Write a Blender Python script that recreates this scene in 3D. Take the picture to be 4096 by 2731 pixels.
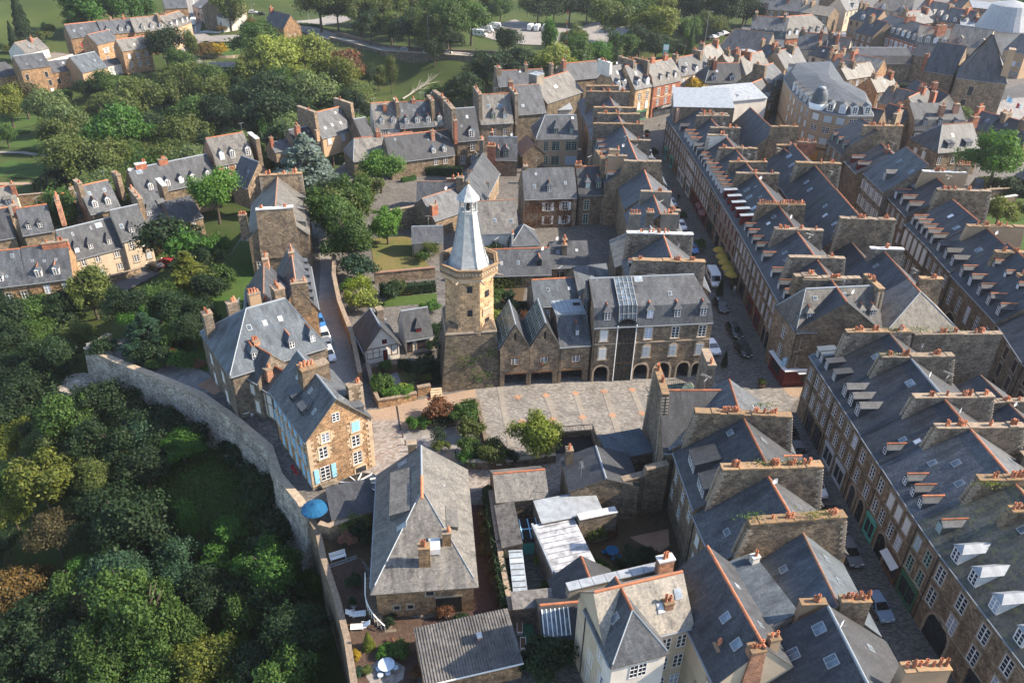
import bpy,math,random
import numpy as np
from math import sin,cos,tan,pi,radians,hypot,atan2,sqrt
from mathutils import Vector,Matrix
random.seed(7);RNG=np.random.default_rng(7)
for o in list(bpy.data.objects):bpy.data.objects.remove(o)
SC=bpy.context.scene;COL=SC.collection

# ---------------------------------------------------------------- camera, sky, sun, exposure
H=72.0;FPX=28/36*4096;TH=radians(32.1);ROLL=atan2(112,5100)
cd=bpy.data.cameras.new('camera');cam=bpy.data.objects.new('camera',cd);COL.objects.link(cam)
cd.sensor_fit='HORIZONTAL';cd.sensor_width=36;cd.lens=28;cd.clip_start=1;cd.clip_end=4000
cam.matrix_world=Matrix.Translation((0,0,H)) @ Matrix.Rotation(pi/2-TH,4,'X') @ Matrix.Rotation(ROLL,4,'Z')
SC.camera=cam
SUN_AZ,SUN_EL=radians(3),radians(37)
w=bpy.data.worlds.new('World');SC.world=w;w.use_nodes=True
nt=w.node_tree;sky=nt.nodes.new('ShaderNodeTexSky');sky.sky_type='NISHITA';sky.sun_disc=False
sky.sun_elevation=SUN_EL;sky.sun_rotation=pi/2-SUN_AZ
nt.links.new(sky.outputs[0],nt.nodes['Background'].inputs[0]);nt.nodes['Background'].inputs[1].default_value=0.142
sl=bpy.data.lights.new('sun','SUN');sl.energy=5.0;sl.angle=radians(0.55);sl.color=(1.0,0.86,0.68)
so=bpy.data.objects.new('sun',sl);COL.objects.link(so)
so.rotation_euler=Vector((cos(SUN_EL)*cos(SUN_AZ),cos(SUN_EL)*sin(SUN_AZ),sin(SUN_EL))).to_track_quat('Z','Y').to_euler()
so.location=(200,60,200)
vs=SC.view_settings;vs.view_transform='Standard';vs.look='None';vs.gamma=1;vs.use_curve_mapping=False;vs.exposure=1.38
SC.cycles.max_bounces=5;SC.cycles.diffuse_bounces=2;SC.cycles.glossy_bounces=2;SC.cycles.transmission_bounces=3
SC.cycles.transparent_max_bounces=4;SC.cycles.use_denoising=True

# ---------------------------------------------------------------- photograph survey: pixel -> point at height z
CR={0:(0,0,4096/2352),1:(0,0,.59524),2:(1300,0,.59524),3:(2600,0,.63768),4:(0,900,.59524),5:(1300,800,.59524),
      6:(2600,900,.63605),7:(1100,1700,.65761),8:(2500,1700,.67857),9:(1400,1450,1300/2352),10:(2000,2100,1100/2352),
      11:(2500,1500,900/2171),12:(2900,2100,1196/2352),13:(780,1050,780/1359),14:(1400,1450,700/2352),
      15:(2700,1100,800/2323),16:(0,1700,1300/1977),17:(1700,650,350/578),18:(0,0,1.)}
CR.update({19:(2600,550,800/2281),20:(3300,550,796/2269),21:(3200,1000,896/2342),22:(1900,250,900/2352),23:(2800,0,1296/1344),24:(1900,750,900/1344),25:(0,650,900/1344)})
def P(c,x,y,z=0.0):
    if c == 'w':return (x,y)
    a,b,s=CR[c];u=a+x*s-2048;v=b+y*s-1365.5
    cr,sr=cos(ROLL),sin(ROLL);vv=-sr*u+cr*v;uu=cr*u+sr*v
    dx,dy,dz=uu/FPX,cos(TH)-vv/FPX*sin(TH),-sin(TH)-vv/FPX*cos(TH)
    t=(z-H)/dz
    return (dx*t,dy*t)

# ---------------------------------------------------------------- mesh builder
class MB:
    def __init__(s):s.v=[];s.f=[];s.m=[]
    def poly(s,pts,m=0):
        i=len(s.v);s.v += [tuple(p) for p in pts];s.f.append(tuple(range(i,i+len(pts))));s.m.append(m)
    def box(s,x0,y0,z0,x1,y1,z1,m=0):
        s.hexa([(x0,y0,z0),(x1,y0,z0),(x1,y1,z0),(x0,y1,z0)],[(x0,y0,z1),(x1,y0,z1),(x1,y1,z1),(x0,y1,z1)],m)
    def hexa(s,bot,top,m=0,mt=None,nobot=False):
        n=len(bot);i=len(s.v);s.v += list(bot)+list(top)
        for k in range(n):
            j=(k+1) % n;s.f.append((i+k,i+j,i+n+j,i+n+k));s.m.append(m)
        s.f.append(tuple(i+n+k for k in range(n)));s.m.append(m if mt is None else mt)
        if not nobot:s.f.append(tuple(i+n-1-k for k in range(n)));s.m.append(m)
    def prism(s,pts,z0,z1,m=0,mt=None):
        s.hexa([(x,y,z0) for x,y in pts],[(x,y,z1) for x,y in pts],m,mt)
    def bar(s,a,b,r,m=0,up=(0,0,1)):
        a=Vector(a);b=Vector(b);d=(b-a).normalized();u=Vector(up)
        if abs(d.dot(u)) > .95:u=Vector((1,0,0))
        x=d.cross(u).normalized()*r;y=x.cross(d).normalized()*r
        s.hexa([tuple(a+q) for q in (-x-y,x-y,x+y,-x+y)],[tuple(b+q) for q in (-x-y,x-y,x+y,-x+y)],m)
    def tube(s,a,b,r0,r1=None,n=6,m=0,cap=True):
        r1=r0 if r1 is None else r1;a=Vector(a);b=Vector(b);d=(b-a).normalized();u=Vector((0,0,1)) if abs(d.z) < .9 else Vector((1,0,0))
        x=d.cross(u).normalized();y=x.cross(d)
        i=len(s.v)
        for c,r in ((a,r0),(b,r1)):
            for k in range(n):t=2*pi*k/n;s.v.append(tuple(c+x*cos(t)*r+y*sin(t)*r))
        for k in range(n):j=(k+1) % n;s.f.append((i+k,i+j,i+n+j,i+n+k));s.m.append(m)
        if cap:s.f.append(tuple(i+n+k for k in range(n)));s.m.append(m)
    def lathe(s,prof,n=10,m=0,cx=0,cy=0,a0=0.0,cap=True):
        i=len(s.v)
        for r,z in prof:
            for k in range(n):t=2*pi*k/n+a0;s.v.append((cx+cos(t)*r,cy+sin(t)*r,z))
        for q in range(len(prof)-1):
            mm=m[q] if isinstance(m,(list,tuple)) else m
            for k in range(n):j=(k+1) % n;s.f.append((i+q*n+k,i+q*n+j,i+q*n+n+j,i+q*n+n+k));s.m.append(mm)
        if cap:s.f.append(tuple(i+(len(prof)-1)*n+k for k in range(n)));s.m.append(m[-1] if isinstance(m,(list,tuple)) else m)
    def slab(s,faces,th,m=0,mu=None):
        """faces (lists of 3d points) become a sheet th thick downwards"""
        def key(p):return (round(p[0],3),round(p[1],3),round(p[2],3))
        cnt={}
        for f in faces:
            for k in range(len(f)):cnt[(key(f[k]),key(f[(k+1) % len(f)]))]=(f[k],f[(k+1) % len(f)])
        for f in faces:
            s.poly(f,m);s.poly([(x,y,z-th) for x,y,z in reversed(f)],m if mu is None else mu)
        for (a,b),(p,q) in cnt.items():
            if (b,a) not in cnt:s.poly([p,(p[0],p[1],p[2]-th),(q[0],q[1],q[2]-th),q],m if mu is None else mu)
    def mesh(s,name,mats,smooth=False,uv=True):
        me=bpy.data.meshes.new(name);me.from_pydata(s.v,[],s.f)
        for mt in mats:me.materials.append(mt)
        if max(s.m,default=0) > 0:me.polygons.foreach_set('material_index',s.m)
        if smooth:me.polygons.foreach_set('use_smooth',[True]*len(s.f))
        if uv:
            co=np.array(s.v,dtype=float);li=np.fromiter((i for f in s.f for i in f),int)
            nl=[len(f) for f in s.f];nrm=np.zeros((len(s.f),3));me.polygons.foreach_get('normal',nrm.ravel()) if False else None
            buf=np.zeros(len(s.f)*3,dtype=np.float32);me.polygons.foreach_get('normal',buf);nrm=buf.reshape(-1,3).astype(float)
            t=np.stack([-nrm[:,1],nrm[:,0],np.zeros(len(nrm))],1);l=np.linalg.norm(t,axis=1)
            flat=l < .04;t[flat]=(1,0,0);l[flat]=1;t /= l[:,None];b=np.cross(nrm,t)
            fi=np.repeat(np.arange(len(s.f)),nl);p=co[li]
            uvv=np.stack([(p*t[fi]).sum(1),(p*b[fi]).sum(1)],1).astype(np.float32)
            me.uv_layers.new(name='UVMap').data.foreach_set('uv',uvv.ravel())
        return me
    def obj(s,name,mats,parent=None,smooth=False,loc=None,rz=0,uv=True,stuff=False):
        if not isinstance(mats,(list,tuple)):mats=[mats]
        o=inst(s.mesh(name,mats,smooth,uv),name,parent,loc,rz)
        if stuff:o['kind']='stuff'
        return o
def inst(me,name,parent=None,loc=None,rz=0,rx=0):
    o=bpy.data.objects.new(name,me);COL.objects.link(o)
    if parent is not None:o.parent=parent
    if loc is not None:o.location=loc
    if rz or rx:o.rotation_euler=(rx,0,rz)
    return o
def thing(name,label,cat,loc=(0,0,0),rz=0,group=None):
    o=bpy.data.objects.new(name,None);COL.objects.link(o);o.empty_display_size=.5
    o.location=loc;o.rotation_euler=(0,0,rz);tag(o,label,cat,group);return o
def tag(o,label,cat,group=None):
    o['label']=label;o['category']=cat
    if group:o['group']=group
    return o
def struct(o):o['kind']='structure';return o

# ---------------------------------------------------------------- materials
def newmat(name):
    m=bpy.data.materials.new(name);m.use_nodes=True;nt=m.node_tree
    return m,nt,nt.nodes['Principled BSDF']
def nd(nt,typ,**kw):
    n=nt.nodes.new(typ)
    for k,v in kw.items():
        if k.startswith('i_'):
            key=k[2:];key=int(key) if key.isdigit() else key.replace('_',' ')
            n.inputs[key].default_value=v
        else:setattr(n,k,v)
    return n
def c4(c):return (c[0],c[1],c[2],1)
def mixc(nt,a,b,fac,mode='MIX'):
    n=nt.nodes.new('ShaderNodeMix');n.data_type='RGBA';n.blend_type=mode;n.clamp_result=False
    for i,q in ((0,fac),(6,a),(7,b)):
        if isinstance(q,bpy.types.NodeSocket):nt.links.new(q,n.inputs[i])
        else:n.inputs[i].default_value=q if i == 0 else c4(q)
    return n.outputs[2]
def noise(nt,vec,scale,detail=3,rough=.6,dist=0):
    n=nd(nt,'ShaderNodeTexNoise',i_Scale=scale,i_Detail=detail,i_Roughness=rough,i_Distortion=dist)
    if vec is not None:nt.links.new(vec,n.inputs['Vector'])
    return n.outputs['Fac']
def ramp(nt,fac,lo,hi,a=(0,0,0),b=(1,1,1)):
    n=nd(nt,'ShaderNodeMapRange',i_1=lo,i_2=hi);nt.links.new(fac,n.inputs[0]);return n.outputs[0]
def scaled(nt,vec,sx,sy,sz=1):
    n=nd(nt,'ShaderNodeMapping');n.inputs['Scale'].default_value=(sx,sy,sz);nt.links.new(vec,n.inputs[0]);return n.outputs[0]
def uvn(nt):return nd(nt,'ShaderNodeUVMap',uv_map='UVMap').outputs[0]
def objrand(nt):return nd(nt,'ShaderNodeObjectInfo').outputs['Random']
def bump(nt,bsdf,h,strength=.4,dist=.05):
    b=nd(nt,'ShaderNodeBump',i_Strength=strength,i_Distance=dist);nt.links.new(h,b.inputs['Height']);nt.links.new(b.outputs[0],bsdf.inputs['Normal'])
def vary(nt,col,rnd,amt):
    """brightness change per object"""
    r=nd(nt,'ShaderNodeMapRange',i_3=1-amt,i_4=1+amt);nt.links.new(rnd,r.inputs[0])
    h=nd(nt,'ShaderNodeHueSaturation');nt.links.new(r.outputs[0],h.inputs['Value']);nt.links.new(col,h.inputs['Color']);return h.outputs[0]
def masonry(name,c1,c2,mort,bw,bh,ms=.02,stain=(.05,.045,.04),stain_amt=.5,warp=.06,rough=.9,bmp=.5,amt=.18,patch=None):
    m,nt,b=newmat(name);uv=uvn(nt)
    nz=nd(nt,'ShaderNodeTexNoise',i_Scale=3.0,i_Detail=2);nt.links.new(uv,nz.inputs['Vector'])
    wv=nd(nt,'ShaderNodeVectorMath',operation='MULTIPLY_ADD');wv.inputs[1].default_value=(warp,warp,0)
    nt.links.new(nz.outputs['Color'],wv.inputs[0]);nt.links.new(uv,wv.inputs[2])
    br=nd(nt,'ShaderNodeTexBrick',offset=.5,i_Color1=c4(c1),i_Color2=c4(c2),i_Mortar=c4(mort),i_Scale=1.0,i_Mortar_Size=ms,i_Mortar_Smooth=.3,i_Bias=0,i_Brick_Width=bw,i_Row_Height=bh)
    nt.links.new(wv.outputs[0],br.inputs['Vector']);col=br.outputs[0]
    fine=noise(nt,uv,4.5,3);col=mixc(nt,col,mixc(nt,col,(.42,.42,.42),1,'MULTIPLY'),ramp(nt,fine,.5,.68))
    col=mixc(nt,col,mixc(nt,col,(1.55,1.5,1.4),1,'MULTIPLY'),ramp(nt,noise(nt,uv,2.6,3),.52,.7))
    col=mixc(nt,col,mixc(nt,col,(.6,.58,.56),1,'MULTIPLY'),ramp(nt,noise(nt,uv,.9,4),.47,.66));col=mixc(nt,col,mixc(nt,col,(1.4,1.36,1.28),1,'MULTIPLY'),ramp(nt,noise(nt,scaled(nt,uv,1.1,.8),.55,4),.5,.64))
    st=noise(nt,scaled(nt,uv,.35,.12),1.0,4);f=nd(nt,'ShaderNodeMath',operation='MULTIPLY',i_1=stain_amt);nt.links.new(ramp(nt,st,.48,.72),f.inputs[0])
    col=mixc(nt,col,stain,f.outputs[0])
    if patch:
        f=ramp(nt,noise(nt,uv,.8,5),.58,.66);col=mixc(nt,col,patch,f)
    col=vary(nt,col,objrand(nt),amt);nt.links.new(col,b.inputs['Base Color']);b.inputs['Roughness'].default_value=rough
    hh=mixc(nt,br.outputs['Fac'],fine,.5);bump(nt,b,hh,bmp,.04)
    b.inputs['Specular IOR Level'].default_value=.2
    return m
def slatemat(name,c1,c2,bw=.24,bh=.17,spots=None,spot=(.5,.62),rough=.62,amt=.2,streak=.5):
    m,nt,b=newmat(name);uv=uvn(nt)
    br=nd(nt,'ShaderNodeTexBrick',offset=.5,i_Color1=c4(c1),i_Color2=c4(c2),i_Mortar=c4([q*.55 for q in c1]),i_Scale=1.0,i_Mortar_Size=.012,i_Mortar_Smooth=.2,i_Bias=-.1,i_Brick_Width=bw,i_Row_Height=bh)
    nt.links.new(uv,br.inputs['Vector']);col=br.outputs[0]
    col=mixc(nt,col,mixc(nt,col,(1.75,1.7,1.62),1,'MULTIPLY'),ramp(nt,noise(nt,scaled(nt,uv,1.2,.3),1.0,5,.75),.46,.7))
    col=mixc(nt,col,mixc(nt,col,(.5,.5,.52),1,'MULTIPLY'),ramp(nt,noise(nt,scaled(nt,uv,.6,.2),1.0,5,.7),.47,.64));col=mixc(nt,col,mixc(nt,col,(1.5,1.45,1.4),1,'MULTIPLY'),ramp(nt,noise(nt,uv,3.2,3,.6),.56,.68));col=mixc(nt,col,(.11,.095,.065),ramp(nt,noise(nt,scaled(nt,uv,.8,.35),.7,6,.75),.6,.8))
    if spots:
        f=ramp(nt,noise(nt,uv,1.3,6,.7),*spot);col=mixc(nt,col,spots,f)
    col=vary(nt,col,objrand(nt),amt);nt.links.new(col,b.inputs['Base Color'])
    b.inputs['Roughness'].default_value=rough;b.inputs['Specular IOR Level'].default_value=.35
    bump(nt,b,mixc(nt,br.outputs['Fac'],noise(nt,uv,5,2),.5),.35,.02)
    return m
def plain(name,c,rough=.8,metal=0,var=.12,nscale=2.0,namt=.35,c2=None,spec=.3,amt=.0,coat=0):
    m,nt,b=newmat(name);tc=nd(nt,'ShaderNodeTexCoord').outputs['Object']
    f=ramp(nt,noise(nt,tc,nscale,4),.35,.7)
    col=mixc(nt,c,c2 or [q*(1-namt) for q in c],f)
    if amt:col=vary(nt,col,objrand(nt),amt)
    nt.links.new(col,b.inputs['Base Color']);b.inputs['Roughness'].default_value=rough;b.inputs['Metallic'].default_value=metal
    b.inputs['Specular IOR Level'].default_value=spec;b.inputs['Coat Weight'].default_value=coat
    return m
def glassy(name,c,rough=.12,spec=.6):
    m,nt,b=newmat(name);tc=nd(nt,'ShaderNodeTexCoord').outputs['Object']
    col=mixc(nt,c,[q*2.2+.01 for q in c],ramp(nt,noise(nt,tc,.9,2),.45,.65))
    col=mixc(nt,col,[min(q*9+.12,.4) for q in c],ramp(nt,objrand(nt),.8,.95));nt.links.new(vary(nt,col,objrand(nt),.5),b.inputs['Base Color']);b.inputs['Roughness'].default_value=rough;b.inputs['Specular IOR Level'].default_value=spec
    return m
M={}
M['stone']=masonry('granite_rubble',(.25,.185,.125),(.11,.085,.062),(.22,.175,.13),.46,.22)
M['stone_grey']=masonry('grey_rubble',(.215,.175,.138),(.10,.085,.07),(.19,.16,.13),.46,.22)
M['stone_warm']=masonry('warm_rubble',(.36,.225,.125),(.19,.115,.066),(.27,.19,.12),.44,.22)
M['stone_dark']=masonry('mossy_rubble',(.19,.155,.115),(.085,.07,.055),(.15,.125,.095),.44,.22,stain=(.045,.05,.028))
M['ashlar']=masonry('ashlar_granite',(.42,.29,.17),(.31,.21,.125),(.19,.14,.09),.75,.38,ms=.012,warp=.015,bmp=.25)
M['ashlar_dk']=masonry('weathered_ashlar',(.2,.15,.105),(.125,.095,.07),(.13,.1,.075),.7,.34,ms=.012,warp=.015,bmp=.25)
M['rampart']=masonry('rampart_rubble',(.48,.44,.39),(.24,.215,.185),(.32,.295,.26),.46,.26,stain=(.10,.085,.065),stain_amt=.75,patch=(.42,.39,.35))
M['brick']=masonry('red_brick',(.36,.115,.06),(.25,.075,.04),(.24,.15,.11),.24,.085,ms=.012,warp=.005,bmp=.2)
M['brickband']=masonry('pale_brick',(.42,.2,.13),(.3,.13,.08),(.36,.25,.18),.24,.085,ms=.012,warp=.005,bmp=.2)
M['render']=plain('cream_render',(.50,.415,.305),.9,c2=(.40,.32,.235),amt=.1,nscale=.7)
M['render_w']=plain('white_render',(.60,.56,.50),.9,c2=(.48,.44,.385),amt=.08,nscale=.6)
M['render_tan']=plain('tan_render',(.36,.25,.16),.9,c2=(.29,.2,.125),amt=.1,nscale=.5)
M['render_grey']=plain('grey_render',(.22,.19,.155),.9,c2=(.12,.105,.085),amt=.15,nscale=.8)
M['render_pink']=plain('peach_render',(.45,.27,.185),.9,c2=(.38,.225,.15),amt=.08,nscale=.5)
M['slate']=slatemat('slate',(.066,.073,.084),(.036,.041,.049))
M['slate_new']=slatemat('new_slate',(.066,.083,.102),(.052,.066,.083),amt=.1)
M['slate_dark']=slatemat('dark_slate',(.040,.044,.052),(.023,.026,.032))
M['slate_old']=slatemat('weathered_slate',(.125,.12,.112),(.07,.069,.066),spots=(.16,.153,.14),spot=(.5,.75))
M['slate_lich']=slatemat('lichened_slate',(.21,.195,.17),(.13,.122,.11),spots=(.28,.25,.2),spot=(.45,.75))
M['slate_moss']=slatemat('mossy_slate',(.08,.08,.072),(.045,.046,.042),spots=(.1,.105,.055),spot=(.5,.62))
M['corr']=slatemat('fibre_cement',(.12,.115,.11),(.075,.073,.07),2.,1.2,spots=(.03,.03,.03),spot=(.48,.68))
M['zinc']=plain('zinc',(.2,.23,.26),.65,.1,c2=(.24,.27,.3),nscale=.8)
M['zinc_pale']=plain('pale_zinc',(.27,.295,.325),.6,.1,c2=(.17,.187,.21),nscale=1.2)
M['lead']=plain('weathered_lead_slate',(.40,.42,.42),.65,.05,c2=(.25,.26,.26),nscale=1.6)
M['pot']=plain('terracotta',(.46,.17,.085),.85,c2=(.24,.10,.06),nscale=5,amt=.5)
M['ridge']=plain('terracotta_ridge',(.44,.145,.07),.85,c2=(.19,.10,.06),nscale=1.1,amt=.45)
M['ridge_dull']=plain('dull_ridge',(.26,.13,.085),.9,c2=(.14,.11,.085),nscale=1.5,amt=.2)
M['white']=plain('white_paint',(.74,.74,.72),.5,namt=.12)
M['cap']=plain('mortar_cap',(.26,.2,.145),.95,c2=(.13,.105,.08),nscale=3,amt=.15)
M['cap_lichen']=plain('orange_lichen_cap',(.27,.165,.08),.95,c2=(.14,.115,.088),nscale=2.4,amt=.25)
M['capw']=plain('white_cap',(.52,.52,.51),.7,c2=(.33,.33,.33),nscale=2)
M['trim']=plain('dressed_stone',(.34,.28,.21),.9,c2=(.22,.175,.13),nscale=1.5,amt=.12)
M['trim_light']=plain('pale_dressed_stone',(.5,.39,.27),.9,c2=(.36,.265,.175),nscale=1.2,amt=.1)
M['trim_dk']=plain('dark_dressed_stone',(.15,.12,.09),.9,c2=(.09,.075,.06),nscale=1.5,amt=.12)
M['glass']=glassy('window_glass',(.018,.022,.03))
M['glass_sky']=glassy('skylight_glass',(.09,.12,.15),.15)
M['glass_green']=glassy('glasshouse_glass',(.07,.12,.10),.12)
M['glass_dark']=glassy('atrium_glass',(.006,.009,.011),.06)
M['frame_w']=plain('frame_white',(.70,.70,.70),.5,namt=.08)
M['frame_g']=plain('frame_green',(.30,.45,.38),.55,namt=.15)
M['frame_p']=plain('frame_palegreen',(.42,.50,.38),.55,namt=.1)
M['frame_b']=plain('frame_brown',(.10,.05,.03),.6)
M['frame_k']=plain('frame_dark',(.03,.035,.04),.5)
M['frame_r']=plain('frame_red',(.22,.025,.025),.55)
M['shut_w']=plain('shutter_white',(.62,.62,.60),.6,namt=.15)
M['shut_g']=plain('shutter_grey',(.42,.45,.47),.6,namt=.15)
M['shut_b']=plain('shutter_blue',(.26,.50,.68),.6,namt=.12)
M['shut_r']=plain('shutter_red',(.35,.03,.03),.6,namt=.15)
M['green']=plain('shop_green',(.05,.16,.09),.5)
M['teal']=plain('teal_paint',(.12,.46,.38),.55)
M['red']=plain('shop_red',(.13,.012,.014),.5,namt=.2)
M['wood']=plain('brown_wood',(.16,.09,.05),.8,nscale=5)
M['door']=plain('door_dark',(.05,.035,.025),.6)
M['iron']=plain('iron',(.03,.03,.032),.5)
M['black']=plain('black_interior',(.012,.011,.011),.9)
M['silver']=plain('grey_metal',(.34,.35,.36),.5,.35)
M['whitepl']=plain('white_plastic',(.72,.72,.72),.4,namt=.05)
# ---------------------------------------------------------------- building parts
CACHE={}
def cached(key,fn):
    if key not in CACHE:CACHE[key]=fn()
    return CACHE[key]
FR={'c':'frame_w','g':'frame_g','p':'frame_p','b':'frame_b','k':'frame_k','r':'frame_r'}
def win_frame(w,h,fr,trim,arch):
    b=MB();t=.16;d=.07
    if trim:
        b.box(-w/2-t,-d,0,-w/2,0,h,0);b.box(w/2,-d,0,w/2+t,0,h,0)
        b.box(-w/2-t-.06,-d-.08,-.16,w/2+t+.06,0,0,0)
        if arch:
            n=6;r=.16*w;pts=[(-w/2-t,h),*[(-w/2+w*k/n,h+.22+r*sin(pi*k/n)) for k in range(n+1)],(w/2+t,h)]
            b.hexa([(x,0,z) for x,z in pts],[(x,-d,z) for x,z in pts],0)
        else:b.box(-w/2-t-.04,-d-.01,h,w/2+t+.04,0,h+.24,0)
    q=.06;y0,y1=-.05,-.015
    b.box(-w/2,y0,0,-w/2+q,y1,h,1);b.box(w/2-q,y0,0,w/2,y1,h,1);b.box(-w/2+q,y0,0,w/2-q,y1,q+.03,1);b.box(-w/2+q,y0,h-q,w/2-q,y1,h,1)
    if w > .7:b.box(-.055,y0-.01,q+.03,.055,y1,h-q,1)
    n=2 if h > 1.1 else 1
    if h > 1.9:n=3
    for k in range(1,n+1):
        z=h*k/(n+1)
        if w > .7:b.box(-w/2+q,y0,z-.025,-.055,y1,z+.025,1);b.box(.055,y0,z-.025,w/2-q,y1,z+.025,1)
        else:b.box(-w/2+q,y0,z-.025,w/2-q,y1,z+.025,1)
    if w > 1.3:
        for s in (-1,1):b.box(s*w/4-.02,y0+.005,q+.03,s*w/4+.02,y1-.003,h-q,1)
    return b.mesh('window',[M[trim] if trim else M['white'],M[fr]])
def pane_mesh(w,h):
    b=MB();b.box(-w/2,-.012,0,w/2,-.002,h);return b.mesh('pane',[M['glass']])
def shutter_mesh(w,h,mt):
    b=MB();b.box(-w/2,-.06,0,w/2,0,h,0)
    for z in (.08,h/2-.04,h-.16):b.box(-w/2+.04,-.08,z,w/2-.04,-.06,z+.08,0)
    n=max(3,int(h/.28))
    for k in range(n):z=.2+(h-.4)*k/n;b.box(-w/2+.08,-.07,z,w/2-.08,-.06,z+.05,0)
    return b.mesh('shutter',[M[mt]])
def add_window(par,kind,w,h,loc,rz,trim='trim'):
    """kind: frame letter [+ 'o' open shutters | 'x' closed shutters + colour letter] [+ 'a' arched head] [+ 'n' no trim]"""
    fr=FR.get(kind[0],'frame_w');arch='a' in kind[1:];tr=None if 'n' in kind[1:] else trim
    o=inst(cached(('win',w,h,fr,tr,arch),lambda:win_frame(w,h,fr,tr,arch)),'window',par,loc,rz)
    if 'x' in kind:
        mt='shut_'+kind[kind.index('x')+1]
        for s in (-1,1):inst(cached(('sh',w/2,h,mt),lambda:shutter_mesh(w/2-.02,h,mt)),'shutter',o,(s*w/4,-.04,0))
    else:
        inst(cached(('pane',w,h),lambda:pane_mesh(w,h)),'pane',o)
        if 'o' in kind:
            mt='shut_'+kind[kind.index('o')+1]
            for s in (-1,1):inst(cached(('sh',w/2,h,mt),lambda:shutter_mesh(w/2-.02,h,mt)),'shutter',o,(s*(w*.75+.2),-.075,0))
    return o
def add_shop(par,w,h,loc,rz,col='red',arch=False,awn=None):
    def mk():
        b=MB()
        b.box(-w/2,-.12,0,-w/2+.22,0,h,0);b.box(w/2-.22,-.12,0,w/2,0,h,0);b.box(-w/2-.05,-.2,h-.55,w/2+.05,0,h,0)
        b.box(-w/2+.22,-.09,0,w/2-.22,0,.45,0);b.box(-.06,-.08,.45,.06,0,h-.55,0)
        return b.mesh('shopfront',[M[col]])
    def mk2():
        b=MB();n=8;pts=[(-w/2-.3,0),*[(-(w/2+.3)*cos(pi*k/n),h-w/2+(w/2+.3)*sin(pi*k/n)) for k in range(n+1)],(w/2+.3,0)]
        inn=[(-w/2,0),*[(-(w/2)*cos(pi*k/n),h-w/2+(w/2)*sin(pi*k/n)) for k in range(n+1)],(w/2,0)]
        for k in range(len(pts)-1):
            a,c,d,e=pts[k],pts[k+1],inn[k+1],inn[k]
            b.hexa([(a[0],0,a[1]),(e[0],0,e[1]),(d[0],0,d[1]),(c[0],0,c[1])],[(a[0],-.1,a[1]),(e[0],-.1,e[1]),(d[0],-.1,d[1]),(c[0],-.1,c[1])],1)
        b.hexa([(x,-.0,z) for x,z in inn],[(x,-.03,z) for x,z in inn],2)
        b.box(-.05,-.06,0,.05,-.03,h-.1,0);b.box(-w/2,-.06,h-w/2,w/2,-.03,h-w/2+.1,0)
        return b.mesh('shopfront',[M[col],M['trim'],M['glass_dark']])
    if arch:return inst(cached(('sfa',w,h,col),mk2),'shopfront',par,loc,rz)
    o=inst(cached(('sf',w,h,col),mk),'shopfront',par,loc,rz)
    inst(cached(('pane',w-.44,h-1.0),lambda:pane_mesh(w-.44,h-1.0)),'pane',o,(0,0,.45))
    if awn:
        b=MB();b.hexa([(-w/2,-.95,h-.75),(w/2,-.95,h-.75),(w/2,-.13,h-.2),(-w/2,-.13,h-.2)],[(-w/2,-.95,h-.7),(w/2,-.95,h-.7),(w/2,-.13,h-.13),(-w/2,-.13,h-.13)])
        b.obj('awning',M[awn],o)
    return o
def dormer_mesh(w,h,kind,dh,dr,r,roofm,cheek):
    """front face at y=0; cheeks run back dh at the eave, ridge runs back dr"""
    b=MB();z1=h;zr=h+r;o=.12
    b.poly([(-w/2,0,0),(w/2,0,0),(w/2,0,z1),(-w/2,0,z1)],1)
    if kind == 'shed':
        for s in (-1,1):
            pts=[(s*w/2,0,0),(s*w/2,dr,zr-.02),(s*w/2,0,z1)]
            b.poly(pts if s > 0 else pts[::-1],1)
        b.hexa([(-w/2-o,-o*1.3,z1),(w/2+o,-o*1.3,z1),(w/2+o,dr,zr),(-w/2-o,dr,zr)],[(-w/2-o,-o*1.3,z1+.09),(w/2+o,-o*1.3,z1+.09),(w/2+o,dr,zr+.09),(-w/2-o,dr,zr+.09)],0)
    else:
        for s in (-1,1):
            pts=[(s*w/2,0,0),(s*w/2,dh,z1),(s*w/2,0,z1)]
            b.poly(pts if s > 0 else pts[::-1],1)
        yf=-o if kind == 'gable' else -o
        yr=-o if kind == 'gable' else r*.8
        e=w/2+o;ez=z1-.06
        b.slab([[(-e,yf,ez),(0,yr,zr),(0,dr,zr),(-e,dh,ez)][::-1],[(e,yf,ez),(e,dh,ez),(0,dr,zr),(0,yr,zr)][::-1]],.08,0,2)
        if kind == 'gable':b.poly([(-w/2,0,z1),(w/2,0,z1),(0,0,zr-.06)],1)
        else:b.poly([(-e,yf,ez),(e,yf,ez),(0,yr,zr)],0)
    return b.mesh('dormer',[M[roofm],M[cheek],M['zinc_pale']])
def ridge_mesh(L,mt,seg=.42,r=.13):
    b=MB();n=max(1,int(round(L/seg)));s=L/n
    for k in range(n):
        x0,x1=k*s,(k+1)*s+.02;r0,r1=r,r*1.22
        p0=[(x0,-r0,-.1),(x0,-r0*.75,.045),(x0,0,.1),(x0,r0*.75,.045),(x0,r0,-.1)];p1=[(x1,y*r1/r0,z*1.15) for _,y,z in p0]
        i=len(b.v);b.v += p0+p1
        for q in range(4):b.f.append((i+q+1,i+q,i+5+q,i+6+q));b.m.append(0)
        b.f.append((i+5,i+6,i+7,i+8,i+9)[::-1]);b.m.append(0);b.f.append((i,i+1,i+2,i+3,i+4));b.m.append(0)
    return b.mesh('ridge_tiles',[M[mt]])
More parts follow.
